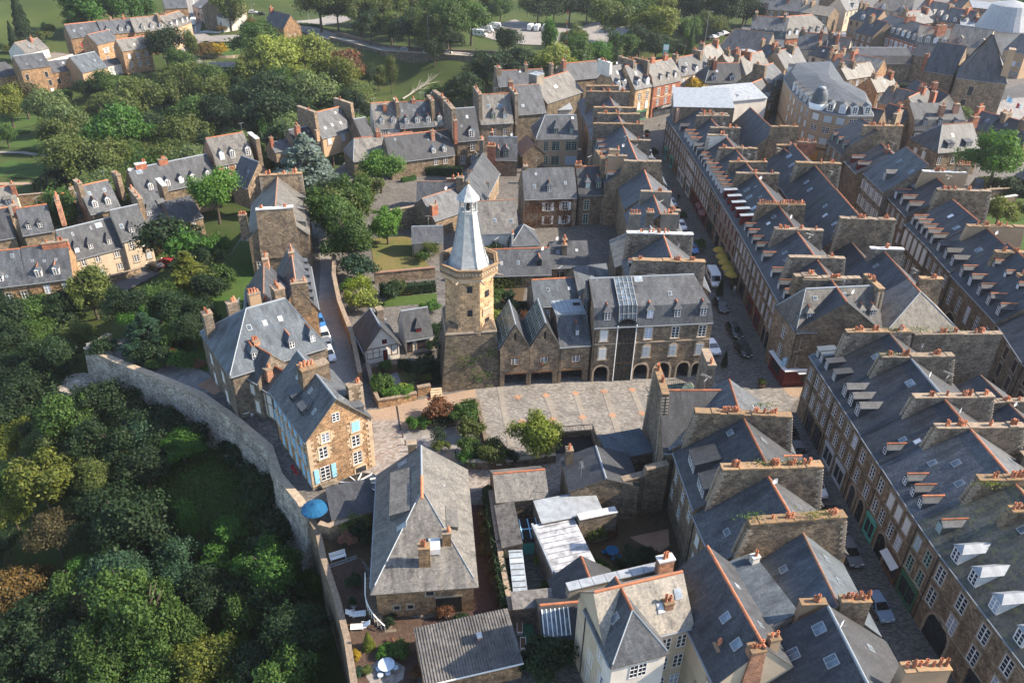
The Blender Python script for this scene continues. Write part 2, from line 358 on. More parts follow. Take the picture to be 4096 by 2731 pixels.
def add_ridge(par,a,b,mt='ridge',r=.13):
    d=Vector(b)-Vector(a);L=d.length
    o=bpy.data.objects.new('ridge_tiles',cached(('ridge',round(L,2),mt,r),lambda:ridge_mesh(L,mt,.42,r)));COL.objects.link(o);o.parent=par
    x=d.normalized();y=Vector((0,0,1)).cross(x).normalized();z=x.cross(y)
    o.matrix_local=Matrix(((x.x,y.x,z.x,a[0]),(x.y,y.y,z.y,a[1]),(x.z,y.z,z.z,a[2]),(0,0,0,1)));o['kind']='stuff'
    return o
def pot_mesh(k):
    b=MB()
    if k == 0:b.lathe([(.13,0),(.16,.08),(.115,.14),(.105,.5),(.135,.52),(.13,.6),(.09,.6),(.085,.42)],8)
    elif k == 1:b.lathe([(.12,0),(.10,.4),(.12,.42),(.11,.46),(.07,.46),(.07,.3)],8)
    else:b.lathe([(.15,0),(.12,.3),(.19,.36),(.16,.5),(.1,.62),(.13,.66),(.02,.78)],8)
    return b.mesh('chimney_pot',[M['pot']],smooth=False)
def add_chimney(par,x0,x1,y0,y1,z0,zt,bx=0,by=0,pots=4,mat='stone',cap='cap',quoin=False,rot=0,org=(0,0)):
    b=MB();pr=.07;ch=.16
    b.hexa([(x0-bx,y0-by,z0),(x1+bx,y0-by,z0),(x1+bx,y1+by,z0),(x0-bx,y1+by,z0)],[(x0,y0,zt-ch),(x1,y0,zt-ch),(x1,y1,zt-ch),(x0,y1,zt-ch)],0)
    # uneven mortared cap with a weathered edge
    n=max(1,int(max(x1-x0,y1-y0)/.9));lx=(x1-x0) > (y1-y0)
    for k in range(n):
        a,c=k/n,(k+1)/n;j=random.uniform(-.05,.1)
        if lx:b.box(x0+(x1-x0)*a-(pr if k == 0 else 0),y0-pr,zt-ch,x0+(x1-x0)*c+(pr if k == n-1 else 0),y1+pr,zt+j,1)
        else:b.box(x0-pr,y0+(y1-y0)*a-(pr if k == 0 else 0),zt-ch,x1+pr,y0+(y1-y0)*c+(pr if k == n-1 else 0),zt+j,1)
    if quoin:
        zq=z0+.2;s=0
        while zq < zt-.7:
            f=1-(zq-z0)/(zt-z0)
            for sx in (0,1):
                for sy in (0,1):
                    X=(x0-bx*f) if sx == 0 else (x1+bx*f);Y=(y0-by*f) if sy == 0 else (y1+by*f);l=.65 if s else .38
                    if lx:b.box(min(X-.03*(1-2*sx)*1,X+l*(1-2*sx)),min(Y-.03*(1-2*sy),Y+.3*(1-2*sy)),zq,max(X-.03*(1-2*sx),X+l*(1-2*sx)),max(Y-.03*(1-2*sy),Y+.3*(1-2*sy)),zq+.34,2)
                    else:b.box(min(X-.03*(1-2*sx),X+.3*(1-2*sx)),min(Y-.03*(1-2*sy),Y+l*(1-2*sy)),zq,max(X-.03*(1-2*sx),X+.3*(1-2*sx)),max(Y-.03*(1-2*sy),Y+l*(1-2*sy)),zq+.34,2)
            zq += .42;s=1-s
    o=b.obj('chimney',[M[mat],M[cap],M['trim']],par,loc=(org[0],org[1],0),rz=rot)
    if pots:
        L=(x1-x0) if lx else (y1-y0);ps=[]
        g=0
        while len(ps) < pots:# pots stand in small groups
            c=random.uniform(.08,.92)
            for q in range(min(random.choice((1,2,3,3)),pots-len(ps))):ps.append(c*L+q*.3)
        if pots*.36 > L*.6:ps=[L*(k+.5)/pots for k in range(pots)]
        for d in ps:
            d=min(max(d,.2),L-.2);e=random.uniform(-.08,.08);k=random.choices((0,1,2),(6,3,1))[0]
            px,py=(x0+d,(y0+y1)/2+e) if lx else ((x0+x1)/2+e,y0+d)
            p=inst(cached(('pot',k),lambda:pot_mesh(k)),'chimney_pot',o,(px,py,zt),random.uniform(0,6));s=random.uniform(.85,1.25);p.scale=(1.25,1.25,s*1.15)
    return o
def skylight_mesh(w,h,mt='glass_sky'):
    b=MB();b.box(-w/2,0,0,w/2,h,.07,0);b.box(-w/2+.09,.09,.07,w/2-.09,h-.09,.085,1)
    if w > .9:b.box(-.025,.09,.085,.025,h-.09,.1,0)
    return b.mesh('skylight',[M['silver'],M[mt]])
def aerial_mesh():
    b=MB();b.tube((0,0,0),(0,0,2.4),.025,n=5);b.tube((-.7,0,2.2),(.7,0,2.3),.018,n=4)
    for k in range(7):x=-.65+k*.21;b.tube((x,-.3+.02*k,2.2+.07*x+.03),(x,.3-.02*k,2.2+.07*x+.03),.012,n=4)
    b.tube((0,-.4,1.6),(0,.4,1.6),.012,n=4);b.tube((.02,-.3,1.75),(.02,.3,1.75),.012,n=4)
    return b.mesh('aerial',[M['silver']])
def dish_mesh():
    b=MB();b.tube((0,0,0),(0,0,.7),.025,n=5)
    n=10;i=len(b.v);b.v.append((0,-.02,.75))
    for k in range(n):t=2*pi*k/n;b.v.append((.36*cos(t),-.14,.75+.4*sin(t)))
    for k in range(n):b.f.append((i,i+1+(k+1) % n,i+1+k));b.m.append(1)
    b.tube((0,-.1,.4),(0,-.42,.7),.012,n=4);b.box(-.04,-.48,.67,.04,-.4,.75)
    return b.mesh('satellite_dish',[M['silver'],M['whitepl']])

HOUSES=[]
def house(label,A,B,ze,D,rise,zb=0.,wall='stone',roof='slate',prof='gable',k=(0,0),rf=.5,oh=.25,og=.08,ridge='ridge',
          win=(),dorm=(),sky=(),chim=(),mans=(1.1,2.3),name='house',cat='house',group=None,trim='trim',gut=True,wallb=None,shops=(),floorband=(),solid=True,aer=()):
    """A->B: front eave (outside on the right hand), D depth to the left, ridge parallel to A->B.  k: hip factor at A and B end"""
    A=P(*A[:3],ze) if A[0] != 'w' else (A[1],A[2]);B=P(*B[:3],ze) if B[0] != 'w' else (B[1],B[2])
    L=hypot(B[0]-A[0],B[1]-A[1]);an=atan2(B[1]-A[1],B[0]-A[0])
    T=thing(name,label,cat,(A[0],A[1],zb),an,group);e=ze-zb;zr=e+rise
    if prof == 'gable':pf=[(0,e),(D*rf,zr),(D,e)]
    elif prof == 'shed':pf=[(0,e),(D,zr)]
    elif prof == 'mansard':m,mh=mans;pf=[(0,e),(m,e+mh),(D/2,zr),(D-m,e+mh),(D,e)]
    elif prof == 'mansflat':m,mh=mans;pf=[(0,e),(m,e+mh),(D-m,e+mh),(D,e)]
    elif prof == 'mansfront':m,mh=mans;pf=[(0,e),(m,e+mh),(D*rf,zr),(D,e)]
    else:pf=[(0,e),(D,e)]
    def rz_(t):
        for (t0,z0),(t1,z1) in zip(pf,pf[1:]):
            if t0 <= t <= t1:return z0+(z1-z0)*(t-t0)/(t1-t0)
        return pf[-1][1]
    def ins(t,kk):return kk*min(t,D-t)
    # walls
    b=MB()
    if prof == 'shed':
        b.poly([(0,0,0),(L,0,0),(L,0,e),(0,0,e)]);b.poly([(L,D,0),(0,D,0),(0,D,zr),(L,D,zr)])
        b.poly([(L,0,0),(L,D,0),(L,D,zr),(L,0,e)]);b.poly([(0,D,0),(0,0,0),(0,0,e),(0,D,zr)])
    else:
        b.poly([(0,0,0),(L,0,0),(L,0,e),(0,0,e)]);b.poly([(L,D,0),(0,D,0),(0,D,e),(L,D,e)])
        for x,kk,fl in ((0,k[0],1),(L,k[1],0)):
            pts=[(x,0,0),(x,D,0)]+([(x,t,z) for t,z in reversed(pf)] if not kk else [(x,D,e),(x,0,e)])
            b.poly(pts[::-1] if fl else pts)
    for zc in floorband:b.box(.0,-.06,zc-.1,L,-.003,zc+.1,1);
    b.obj('wall',[M[wall],M[trim]],T)
    # roof
    if prof == 'flat':
        b=MB();b.box(.25,.25,e-.25,L-.25,D-.25,e-.1,0);
        for q in ((0,0,L,.25),(0,D-.25,L,D),(0,.25,.25,D-.25),(L-.25,.25,L,D-.25)):b.box(q[0],q[1],e,q[2],q[3],e+.12,1)
        b.obj('roof',[M[roof],M['cap']],T)
    else:
        fs=[];n=len(pf);up=.1
        p2=[list(q) for q in pf]
        s0=(pf[1][1]-pf[0][1])/(pf[1][0]-pf[0][0]);ohf=min(oh,.4/max(s0,.3)) if s0 > 1.2 else oh
        p2[0]=[-ohf,e-ohf*s0]
        if prof != 'shed':s1=(pf[-2][1]-pf[-1][1])/(pf[-1][0]-pf[-2][0]);p2[-1]=[D+min(oh,.4/max(s1,.3)),e-min(oh,.4/max(s1,.3))*s1]
        def xa(t):return ins(t,k[0]) if k[0] else -og
        def xb(t):return L-ins(t,k[1]) if k[1] else L+og
        for (t0,z0),(t1,z1) in zip(p2,p2[1:]):
            q=[(xa(t0),t0,z0+up),(xb(t0),t0,z0+up),(xb(t1),t1,z1+up),(xa(t1),t1,z1+up)]
            if abs(q[2][0]-q[3][0]) < .02:q=[q[0],q[1],q[2]]
            fs.append(q)
        if prof != 'shed':
            for kk,X,fl in ((k[0],xa,1),(k[1],xb,0)):
                if not kk:continue
                for i in range(n//2):
                    j=n-1-i;a,c=p2[i],p2[i+1];d,f_=p2[j-1],p2[j]
                    q=[(X(a[0]),a[0],a[1]+up),(X(f_[0]),f_[0],f_[1]+up),(X(d[0]),d[0],d[1]+up),(X(c[0]),c[0],c[1]+up)]
                    if abs(d[0]-c[0]) < .01:q=q[:3]
                    fs.append(q[::-1] if fl else q)
        b=MB();b.slab(fs,.14,0,1)
        if gut:b.box(xa(p2[0][0]) if not k[0] else 0,-ohf-.12,p2[0][1]-.06,xb(p2[0][0]) if not k[1] else L,-ohf+.01,p2[0][1]+.05,2)
        b.obj('roof',[M[roof],M['trim_dk'],M['zinc']],T)
        if ridge and prof in ('gable','mansard','mansfront'):
            t=D*(.5 if prof == 'mansard' else rf);a,c=ins(t,k[0]),L-ins(t,k[1])
            if c-a > .5:add_ridge(T,(a,t,zr+up),(c,t,zr+up),ridge)
            if prof == 'gable' and ridge:
                for kk,xx,xe in ((k[0],a,0),(k[1],c,L)):
                    if kk:
                        for te in (0,D):add_ridge(T,(xx,t,zr+up),(xe,te,e+up),'zinc' if ridge != 'ridge_dull' else ridge,.07)
    # openings
    fc={'F':(lambda s,z:(s,-.004,z),0,L),'R':(lambda s,z:(L+.004,s,z),pi/2,D),'K':(lambda s,z:(L-s,D+.004,z),pi,L),'L':(lambda s,z:(-.004,D-s,z),-pi/2,D)}
    for q in win:
        f,n,z,ww,hh,kd=q[:6];fn,rz,LL=fc[f]
        ss=n if isinstance(n,(list,tuple)) else [(i+.5)/n for i in range(n)]
        for s in ss:add_window(T,kd,ww,hh,fn(s*LL,z),rz,q[6] if len(q) > 6 else trim)
    for q in shops:
        f,ss,ww,hh,col=q[:5];fn,rz,LL=fc[f]
        for s in ss:add_shop(T,ww,hh,fn(s*LL,0),rz,col,*(q[5:]))
    # dormers: (n|list, t, w, h, kind, frame, [rise, roof, ridge, face])
    for q in dorm:
        n,t,ww,hh,kd,frm=q[:6];r=q[6] if len(q) > 6 and q[6] is not None else ww*.55;rm=q[7] if len(q) > 7 and q[7] else roof;rd=q[8] if len(q) > 8 else None;face=q[9] if len(q) > 9 else 'F'
        z0=rz_(t)+.02
        def back(zt):
            t2=t
            while t2 < D/2 and rz_(t2)+.1 < z0+zt:t2 += .03
            return t2-t
        zrr=hh+(r if kd != 'shed' else r*.3);dh,dr=max(back(hh),.3),max(back(zrr),.35)
        ss=n if isinstance(n,(list,tuple)) else [(i+.5)/n for i in range(n)]
        key=('dorm',ww,hh,kd,round(dh,2),round(dr,2),round(r,2),rm,wallb or roof)
        for s in ss:
            lo,rr=((s*L,t,z0),0) if face == 'F' else ((L-s*L,D-t,z0),pi)
            d=inst(cached(key,lambda:dormer_mesh(ww,hh,kd,dh,dr,r if kd != 'shed' else r*.3,rm,wallb or roof)),'dormer',T,lo,rr)
            add_window(d,frm+'n',round(ww-.24,2),round(hh-.22,2),(0,-.005,.1),0)
            if rd and kd != 'shed':add_ridge(d,(0,-.1 if kd == 'gable' else r*.8,zrr+.03),(0,max(dr,.6),zrr+.03),rd,.1)
    # skylights (face, s, fraction up the slope, w, h)
    for f,s,fr,ww,hh in sky:
        i=0 if f == 'F' else len(pf)-2
        if prof in ('mansard','mansfront') and f == 'F':i=1
        (t0,z0),(t1,z1)=pf[i],pf[i+1]
        if f == 'K':(t0,z0),(t1,z1)=(t1,z1),(t0,z0)
        t=t0+(t1-t0)*fr;z=z0+(z1-z0)*fr;al=atan2(z1-z0,abs(t1-t0))
        inst(cached(('sky',ww,hh),lambda:skylight_mesh(ww,hh)),'skylight',T,((s if f == 'F' else s)*L,t,z+.1),0 if f == 'F' else pi,al)
    # chimneys: (s(m), width along s, t0, t1, top above ridge, base z below top, batter, pots, mat, cap, quoin)
    for q in chim:
        s,cw,t0,t1,up_,dep,bt,pots=q[:8];mt=q[8] if len(q) > 8 else wall;cp=q[9] if len(q) > 9 else 'cap';qn=q[10] if len(q) > 10 else False
        add_chimney(T,s-cw/2,s+cw/2,t0,t1,max(zr+up_-dep,0),zr+up_,.02,bt,pots,mt,cp,qn)
    aer=list(aer)
    if group and ('street' in group or 'block' in group or 'valley edge' in group or 'courtyard' in group) and prof != 'flat':
        rq=random.Random(label)
        if rq.random() < .6:aer.append((rq.uniform(.1,.9),D*.5,0,rq.choice(('aerial','aerial','satellite_dish'))))
    for (s,t,z,kd) in aer:
        inst(cached(kd,aerial_mesh if kd == 'aerial' else dish_mesh),kd,T,(s*L,t,z-zb if z > 0 else rz_(t)),random.uniform(-1,1) if kd == 'aerial' else random.uniform(.3,.9)-an)
    if gut and L > 3:
        b=MB();b.tube((.2,-.1,0),(.2,-.1,e-.1),.06,n=5);b.obj('downpipe',M['frame_k'],T,uv=False)
    HOUSES.append((label,L,D,e,rise));T['_L']=L
    return T
# ---------------------------------------------------------------- terrain
PLAT=[(-12.9,30),(-14.9,49),(-16.5,54),(-18.5,59),(-21.3,65),(-22.8,69),(-24.4,71.7),(-26.3,75),(-30.5,80),(-33.3,85.5),(-40.1,92),(-46.5,96.6),(-51.9,99.5),(-61.9,104.4),(-68.8,108.3),(-66.9,112.4),
        (-61,115),(-57,124),(-57,134),(-58,156),(-56,168),(-50,178),(-44,205),(-42,217),(-20,226),(2,236),(26,258),(58,275),(98,318),(112,372),(140,420),(180,520),(430,560),(430,25),(-12,25)]
CTRL=[(-30,60,-15),(-45,75,-15),(-55,90,-11),(-75,100,-10),(-36,79,-8),(-47,90,-7),(-58,98,-6.5),(-28.5,70,-9.5),(-23,60,-9),(-85,90,-19),(-20,50,-12),(-40,45,-22),(-70,60,-24),(-120,80,-22),(-75,112,-8),(-72,120,-7.5),(-85,125,-9.5),(-100,125,-12),(-78,140,-7),(-90,140,-8.5),(-105,140,-10.5),(-68,128,-5),(-66,146,-6),(-72,160,-6.5),(-64,170,-5),(-95,175,-9),
        (-120,165,-13),(-110,200,-15),(-140,200,-13.5),(-170,200,-13),(-80,200,-11),(-60,215,-10),(-85,250,-18),(-110,270,-16),(-130,290,-14.5),(-150,285,-13.5),(-175,265,-14),(-220,250,-14),(-160,320,-9.5),(-190,310,-11),(-175,350,-9),(-200,380,-6),(-230,420,3),(-260,380,4),(-280,460,14),(-250,330,-4),(-150,400,-8),(-135,352,-8),(-120,340,-8.5),(-150,372,-8),(-130,390,-7),(-105,400,-4.6),(-95,345,-8.5),(-80,360,-4.2),(-80,330,-15),(-57,330,-15),(-30,325,-15),(-57,352,-4.1),(-28,348,-4.1),(0,345,-5),(-40,300,-17),(-20,270,-13),(-45,245,-13),(0,275,-10),(30,300,-7),(20,360,-7),(0,400,-8),(35,400,-8),(60,450,-8),(30,430,-8),(60,350,-6),(90,350,-4),(90,420,-4),(-40,400,-3),(-60,450,2),(0,480,-6),(50,520,0),(0,600,8),(-150,480,2),(-200,600,20),(150,460,-2),(100,560,4),(250,640,6),(-300,300,0),(-350,500,20),(400,700,10),(-330,200,-12),(-200,100,-20),(-100,40,-25)]
PA=np.array(PLAT);CA=np.array(CTRL,float)
def inside(x,y,poly):
    r=np.zeros(np.shape(x),bool);n=len(poly);j=n-1
    for i in range(n):
        (xi,yi),(xj,yj)=poly[i],poly[j]
        c=((yi > y) != (yj > y)) & (x < (xj-xi)*(y-yi)/((yj-yi) or 1e-9)+xi);r ^= c;j=i
    return r
def hill(x,y):
    x=np.asarray(x,float);y=np.asarray(y,float);d=np.zeros(x.shape);s=np.zeros(x.shape)
    for cx,cy,cz in CTRL:
        w_=1/((x-cx)**2+(y-cy)**2+18)**1.7;d += w_;s += w_*cz
    return s/d
def ground_z(x,y):
    return 0.0 if bool(inside(np.float64(x),np.float64(y),PLAT)) else float(hill(x,y))
gx=np.concatenate([np.arange(-460,-120,6),np.arange(-120,20,2.5),np.arange(20,470,8)]);gy=np.concatenate([np.arange(18,200,2.5),np.arange(200,420,4),np.arange(420,1000,10)])
GX,GY=np.meshgrid(gx,gy);GZ=hill(GX,GY);ins_=inside(GX,GY,PLAT)
GZ=np.where(ins_,np.minimum(GZ,-1.2),GZ);GZ += .5*np.sin(GX*.35)*np.cos(GY*.41)*(~ins_)*(GZ < -9.5)
nx_,ny_=len(gx),len(gy)
idx=np.arange(nx_*ny_).reshape(ny_,nx_);F=np.stack([idx[:-1,:-1],idx[:-1,1:],idx[1:,1:],idx[1:,:-1]],-1).reshape(-1,4)
me=bpy.data.meshes.new('terrain');me.from_pydata(np.stack([GX.ravel(),GY.ravel(),GZ.ravel()],1).tolist(),[],F.tolist());me.polygons.foreach_set('use_smooth',[True]*len(F))
def groundmat(name,a,b_,c_,s1=.05,s2=.6,rough=.95):
    m,nt,b=newmat(name);tc=nd(nt,'ShaderNodeTexCoord').outputs['Object']
    col=mixc(nt,a,b_,ramp(nt,noise(nt,tc,s1,5,.65),.42,.6));col=mixc(nt,col,c_,ramp(nt,noise(nt,tc,s2,6,.7),.5,.72))
    col=mixc(nt,col,mixc(nt,col,(.5,.5,.5),1,'MULTIPLY'),ramp(nt,noise(nt,tc,6,3,.7),.45,.7))
    nt.links.new(col,b.inputs['Base Color']);b.inputs['Roughness'].default_value=rough;b.inputs['Specular IOR Level'].default_value=.1
    bump(nt,b,noise(nt,tc,5,4,.7),.8,.1);return m
M['meadow']=groundmat('meadow',(.035,.06,.016),(.055,.075,.022),(.055,.05,.024))
M['lawn']=groundmat('lawn',(.045,.088,.02),(.06,.095,.026),(.032,.062,.015),.12,1.2)
M['lawn_dry']=groundmat('dry_lawn',(.14,.12,.045),(.09,.11,.035),(.17,.12,.06),.15,1.0)
M['soil']=groundmat('soil',(.10,.065,.04),(.07,.05,.032),(.05,.055,.025),.2,1.5)
M['gravel']=groundmat('gravel',(.085,.057,.043),(.068,.046,.036),(.11,.075,.055),.2,2.5)
M['gravel_red']=groundmat('red_gravel',(.06,.036,.034),(.046,.03,.028),(.075,.046,.042),.2,2.5)
M['sand']=groundmat('stabilised_sand',(.3,.22,.16),(.265,.195,.145),(.33,.25,.185),.3,2.0)
M['asphalt']=groundmat('asphalt',(.10,.10,.105),(.075,.075,.08),(.13,.13,.13),.1,.6)
M['asphalt_pale']=groundmat('worn_asphalt',(.25,.235,.22),(.21,.2,.19),(.3,.28,.26),.08,.5)
def setts(name,cols,mort,bw,bh,ms=.02,rot=0.0):
    m,nt,b=newmat(name);tc=nd(nt,'ShaderNodeTexCoord').outputs['Object']
    mp=nd(nt,'ShaderNodeMapping');mp.inputs['Rotation'].default_value=(0,0,rot);nt.links.new(tc,mp.inputs[0]);v=mp.outputs[0]
    b1=nd(nt,'ShaderNodeTexBrick',offset=.5,i_Color1=(1,1,1,1),i_Color2=(1,1,1,1),i_Mortar=(0,0,0,1),i_Scale=1.0,i_Mortar_Size=ms,i_Mortar_Smooth=.3,i_Brick_Width=bw,i_Row_Height=bh);nt.links.new(v,b1.inputs['Vector'])
    sx=nd(nt,'ShaderNodeSeparateXYZ');nt.links.new(v,sx.inputs[0])
    def mth(op,a,b_=None):
        n=nd(nt,'ShaderNodeMath',operation=op)
        for i,q in enumerate((a,b_)):
            if q is None:continue
            if isinstance(q,bpy.types.NodeSocket):nt.links.new(q,n.inputs[i])
            else:n.inputs[i].default_value=q
        return n.outputs[0]
    fy=mth('FLOOR',mth('DIVIDE',sx.outputs[1],bh));fx=mth('FLOOR',mth('ADD',mth('DIVIDE',sx.outputs[0],bw),mth('MULTIPLY',mth('FLOORED_MODULO',fy,2.0),.5)))
    cx=nd(nt,'ShaderNodeCombineXYZ');nt.links.new(fx,cx.inputs[0]);nt.links.new(fy,cx.inputs[1])
    wn=nd(nt,'ShaderNodeTexWhiteNoise',noise_dimensions='2D');nt.links.new(cx.outputs[0],wn.inputs['Vector'])
    cr_=nd(nt,'ShaderNodeValToRGB');e=cr_.color_ramp.elements;e[0].position=0;e[0].color=c4(cols[3]);e[1].position=1;e[1].color=c4(cols[0])
    for p_,q in ((.28,cols[2]),(.62,cols[1])):n_=e.new(p_);n_.color=c4(q)
    nt.links.new(wn.outputs[0],cr_.inputs[0]);col=mixc(nt,mort,cr_.outputs[0],b1.outputs[0])
    col=mixc(nt,col,mixc(nt,col,(.8,.79,.79),1,'MULTIPLY'),ramp(nt,noise(nt,tc,.25,5),.45,.65))
    col=mixc(nt,col,mixc(nt,col,(.8,.77,.73),1,'MULTIPLY'),ramp(nt,noise(nt,tc,.9,5),.5,.75))
    nt.links.new(col,b.inputs['Base Color']);b.inputs['Roughness'].default_value=.75;bump(nt,b,b1.outputs['Fac'],-.4,.03);b.inputs['Specular IOR Level'].default_value=.3
    return m
M['cobbles']=setts('street_cobbles',[(.12,.112,.105),(.2,.185,.17),(.07,.067,.064),(.10,.09,.085)],(.06,.056,.05),.32,.2,.03,.1)
M['setts']=setts('square_setts',[(.265,.25,.232),(.175,.168,.16),(.125,.122,.125),(.085,.084,.09)],(.19,.175,.155),.36,.26,.035,radians(8))
M['setts_l']=setts('mixed_setts',[(.29,.27,.25),(.22,.2,.185),(.13,.11,.1),(.22,.155,.12)],(.21,.185,.165),.42,.28,.03,radians(-35))
M['slabs']=setts('granite_slabs',[(.25,.245,.24),(.21,.205,.2),(.165,.16,.16),(.2,.185,.17)],(.2,.18,.165),1.3,.55,.02,radians(98))
M['band']=setts('sett_band',[(.27,.25,.225),(.23,.215,.19),(.18,.165,.145),(.22,.2,.175)],(.2,.18,.16),.2,.2,.03,radians(8))
M['orange']=setts('orange_setts',[(.38,.19,.11),(.33,.165,.1),(.34,.2,.13),(.29,.165,.11)],(.3,.2,.14),.2,.2,.03,radians(8))
o=inst(me,'terrain');me.materials.append(M['meadow']);struct(o)
b=MB();b.poly([(x,y,0) for x,y in PLAT]);b.poly([(x,y,-.6) for x,y in reversed(PLAT)])
for (x0,y0),(x1,y1) in zip(PLAT,PLAT[1:]+PLAT[:1]):b.poly([(x0,y0,-.6),(x1,y1,-.6),(x1,y1,0),(x0,y0,0)])
struct(b.obj('street_ground',M['cobbles'],uv=False))
LVL=[0]
def patch(name,mat,pts,z=None,kind='structure',c=None):
    """flat paving or planting sheet; pts are (crop,x,y) or ('w',x,y)"""
    if z is None:LVL[0] += 1;z=.004*LVL[0]
    q=[P(*( (c,)+tuple(p) if c is not None else p),z) for p in pts]
    b=MB();ar=sum(q[i][0]*q[(i+1) % len(q)][1]-q[(i+1) % len(q)][0]*q[i][1] for i in range(len(q)))
    if ar < 0:q=q[::-1]
    b.poly([(x,y,z) for x,y in q]);o=b.obj(name,M[mat] if isinstance(mat,str) else mat,uv=False);o['kind']=kind;return o
patch('square_paving','setts',[(905,190),(1075,150),(1500,110),(2352,60),(2420,140),(2400,430),(2130,560),(1860,640),(1500,655),(1190,655),(985,600)],c=9)
patch('square_paving','setts',[(5,1785,1240),(6,330,935),(6,520,1060),(6,420,1130),(5,2100,1400)])
patch('street_paving','setts_l',[(820,775),(1500,715),(1530,700),(1540,1100),(1440,1140),(1420,850),(1000,860),(1010,900),(840,945)],c=9)
patch('street_paving','setts_l',[(-30,430),(350,408),(365,490),(420,650),(480,730),(850,740),(830,790),(420,960),(100,960),(-60,700)],c=9)
patch('path','sand',[(-60,420),(-80,330),(110,345),(215,335),(480,272),(590,250),(905,190),(925,292),(560,385),(420,410),(440,480),(365,490),(350,408),(-30,430)],c=9)
patch('forecourt_slabs','slabs',[(365,490),(800,460),(840,735),(480,735),(420,650)],c=9)
patch('path','sand',[(690,640),(760,632),(775,715),(700,725)],c=9)
patch('ramp','sand',[(885,305),(935,300),(990,620),(905,610)],c=9)
patch('street_paving','sand',[(6,830,1020),(6,965,1020),(6,935,1085),(6,880,1075)])
patch('square_paving','setts',[(6,500,1040),(6,830,1022),(6,880,1075),(6,935,1085),(6,860,1180),(6,660,1130),(6,520,1060)])
def crs(x0,y0,x1,y1,name,mat,wd):# paved bands across the square
    a=Vector(P(9,x0,y0));d=Vector(P(9,x1,y1));n=(d-a).normalized();n=Vector((-n.y,n.x))*wd/2;z=.004*9+.004
    b=MB();q=[a+n,a-n,d-n,d+n];b.poly([(v.x,v.y,z) for v in q]);struct(b.obj(name,M[mat],uv=False))
for q in ((1080,160,1165,600),(1420,240,1530,500),(1635,225,1690,400),(1690,400,1740,520),(1845,210,1950,530),(2045,200,2120,380)):crs(*q,'paving_band','band',.9)
OX=[(1215,250),(1420,237),(1633,223),(1840,209),(2042,197),(1245,428),(1465,412),(1683,396),(1900,382),(2112,368),(1730,545),(1948,528)]
for k,(x,y) in enumerate(OX):# orange sett crosses
    cx,cy=P(9,x,y);b=MB();z=.05;u=Vector((cos(u8),sin(u8))) if 'u8' in globals() else Vector((cos(radians(8.5)),sin(radians(8.5))));v=Vector((-u.y,u.x));a,e=.24,.58
    pts=[(a,e),(-a,e),(-a,a),(-e,a),(-e,-a),(-a,-a),(-a,-e),(a,-e),(a,-a),(e,-a),(e,a),(a,a)]
    b.poly([(cx+u.x*p+v.x*q,cy+u.y*p+v.y*q,z) for p,q in pts]);struct(b.obj('paving_cross',M['orange'],uv=False))
# gardens, alley, courtyard, garden gravel
patch('alley','asphalt_pale',[('w',-27.4,99.5),('w',-22.6,99),('w',-25.5,108),('w',-29,118),('w',-32.5,128),('w',-36,140),('w',-40,160),('w',-43,160),('w',-38,140),('w',-35.6,127),('w',-31.4,113)])
patch('garden_lawn','lawn',[(5,360,720),(5,420,655),(5,750,625),(5,755,690)])
patch('garden_lawn','lawn',[(4,1150,850),(4,1250,790),(4,1480,700),(4,1440,980),(4,1230,1000),(4,900,880)])
patch('terrace_gravel','slabs',[('w',-68.4,108.6),('w',-66.7,112),('w',-61,110),('w',-49.5,104.4),('w',-45,100.8),('w',-46.8,97),('w',-52,99.8),('w',-62,104.8)])
patch('garden_lawn','lawn',[('w',-60,113),('w',-57,130),('w',-46,126),('w',-46,104),('w',-50,104.4),('w',-61,109.6)])
patch('terrace_paving','orange',[('w',-48.5,100),('w',-45,97.6),('w',-43.6,99.5),('w',-46.8,102.4)])
patch('garden_lawn','lawn',[('w',-57,124),('w',-57.5,152),('w',-51,152),('w',-46.5,136),('w',-46,122)])
patch('garden_ground','lawn_dry',[(5,300,260),(5,560,240),(5,720,470),(5,340,500)])
patch('garden_ground','soil',[(5,1095,600),(5,1350,560),(5,1310,780),(5,1150,850),(5,1100,800)])
patch('cottage_garden','soil',[(14,300,60),(14,850,0),(14,1220,60),(14,1180,300),(14,880,330),(14,380,520),(14,300,330)])
patch('garden_terrace','slabs',[(14,540,160),(14,640,120),(14,700,310),(14,580,330)])
patch('garden_terrace','lawn_dry',[(14,640,140),(14,860,90),(14,960,200),(14,700,260)])
patch('garden_gravel','gravel',[(7,330,850),(7,520,800),(7,640,1130),(7,900,1180),(7,860,1568),(7,475,1568),(7,430,1250)])
patch('garden_soil','soil',[(7,270,690),(7,560,520),(7,600,900),(7,520,800),(7,330,850)])
patch('driveway','gravel_red',[(7,1165,490),(7,1270,480),(7,1345,1000),(7,1430,1150),(7,900,1300),(7,900,1180),(7,1000,1160),(7,1200,1050)])
patch('courtyard_ground','soil',[(11,-400,1700),(11,480,900),(11,560,1568),(11,500,1900),(11,-300,1900)])
patch('courtyard_deck','orange',[(10,1110,100),(10,1440,30),(10,1450,170),(10,1370,230),(10,1150,130)])
patch('circular_terrace','setts_l',[(7,560,1480),(7,620,1430),(7,720,1425),(7,790,1470),(7,780,1540),(7,700,1590),(7,580,1570),(7,550,1520)])
patch('town_garden','lawn',[('w',118,186),('w',140,192),('w',136,160),('w',106,150),('w',100,172)])
patch('town_garden','soil',[('w',94,186),('w',118,192),('w',118,178),('w',96,170)])
patch('paved_square','slabs',[(3,2190,640),(3,2346,600),(3,2400,850),(3,2150,790)])
patch('town_road','asphalt',[(3,2230,560),(3,2346,520),(3,2400,610),(3,2200,620)])
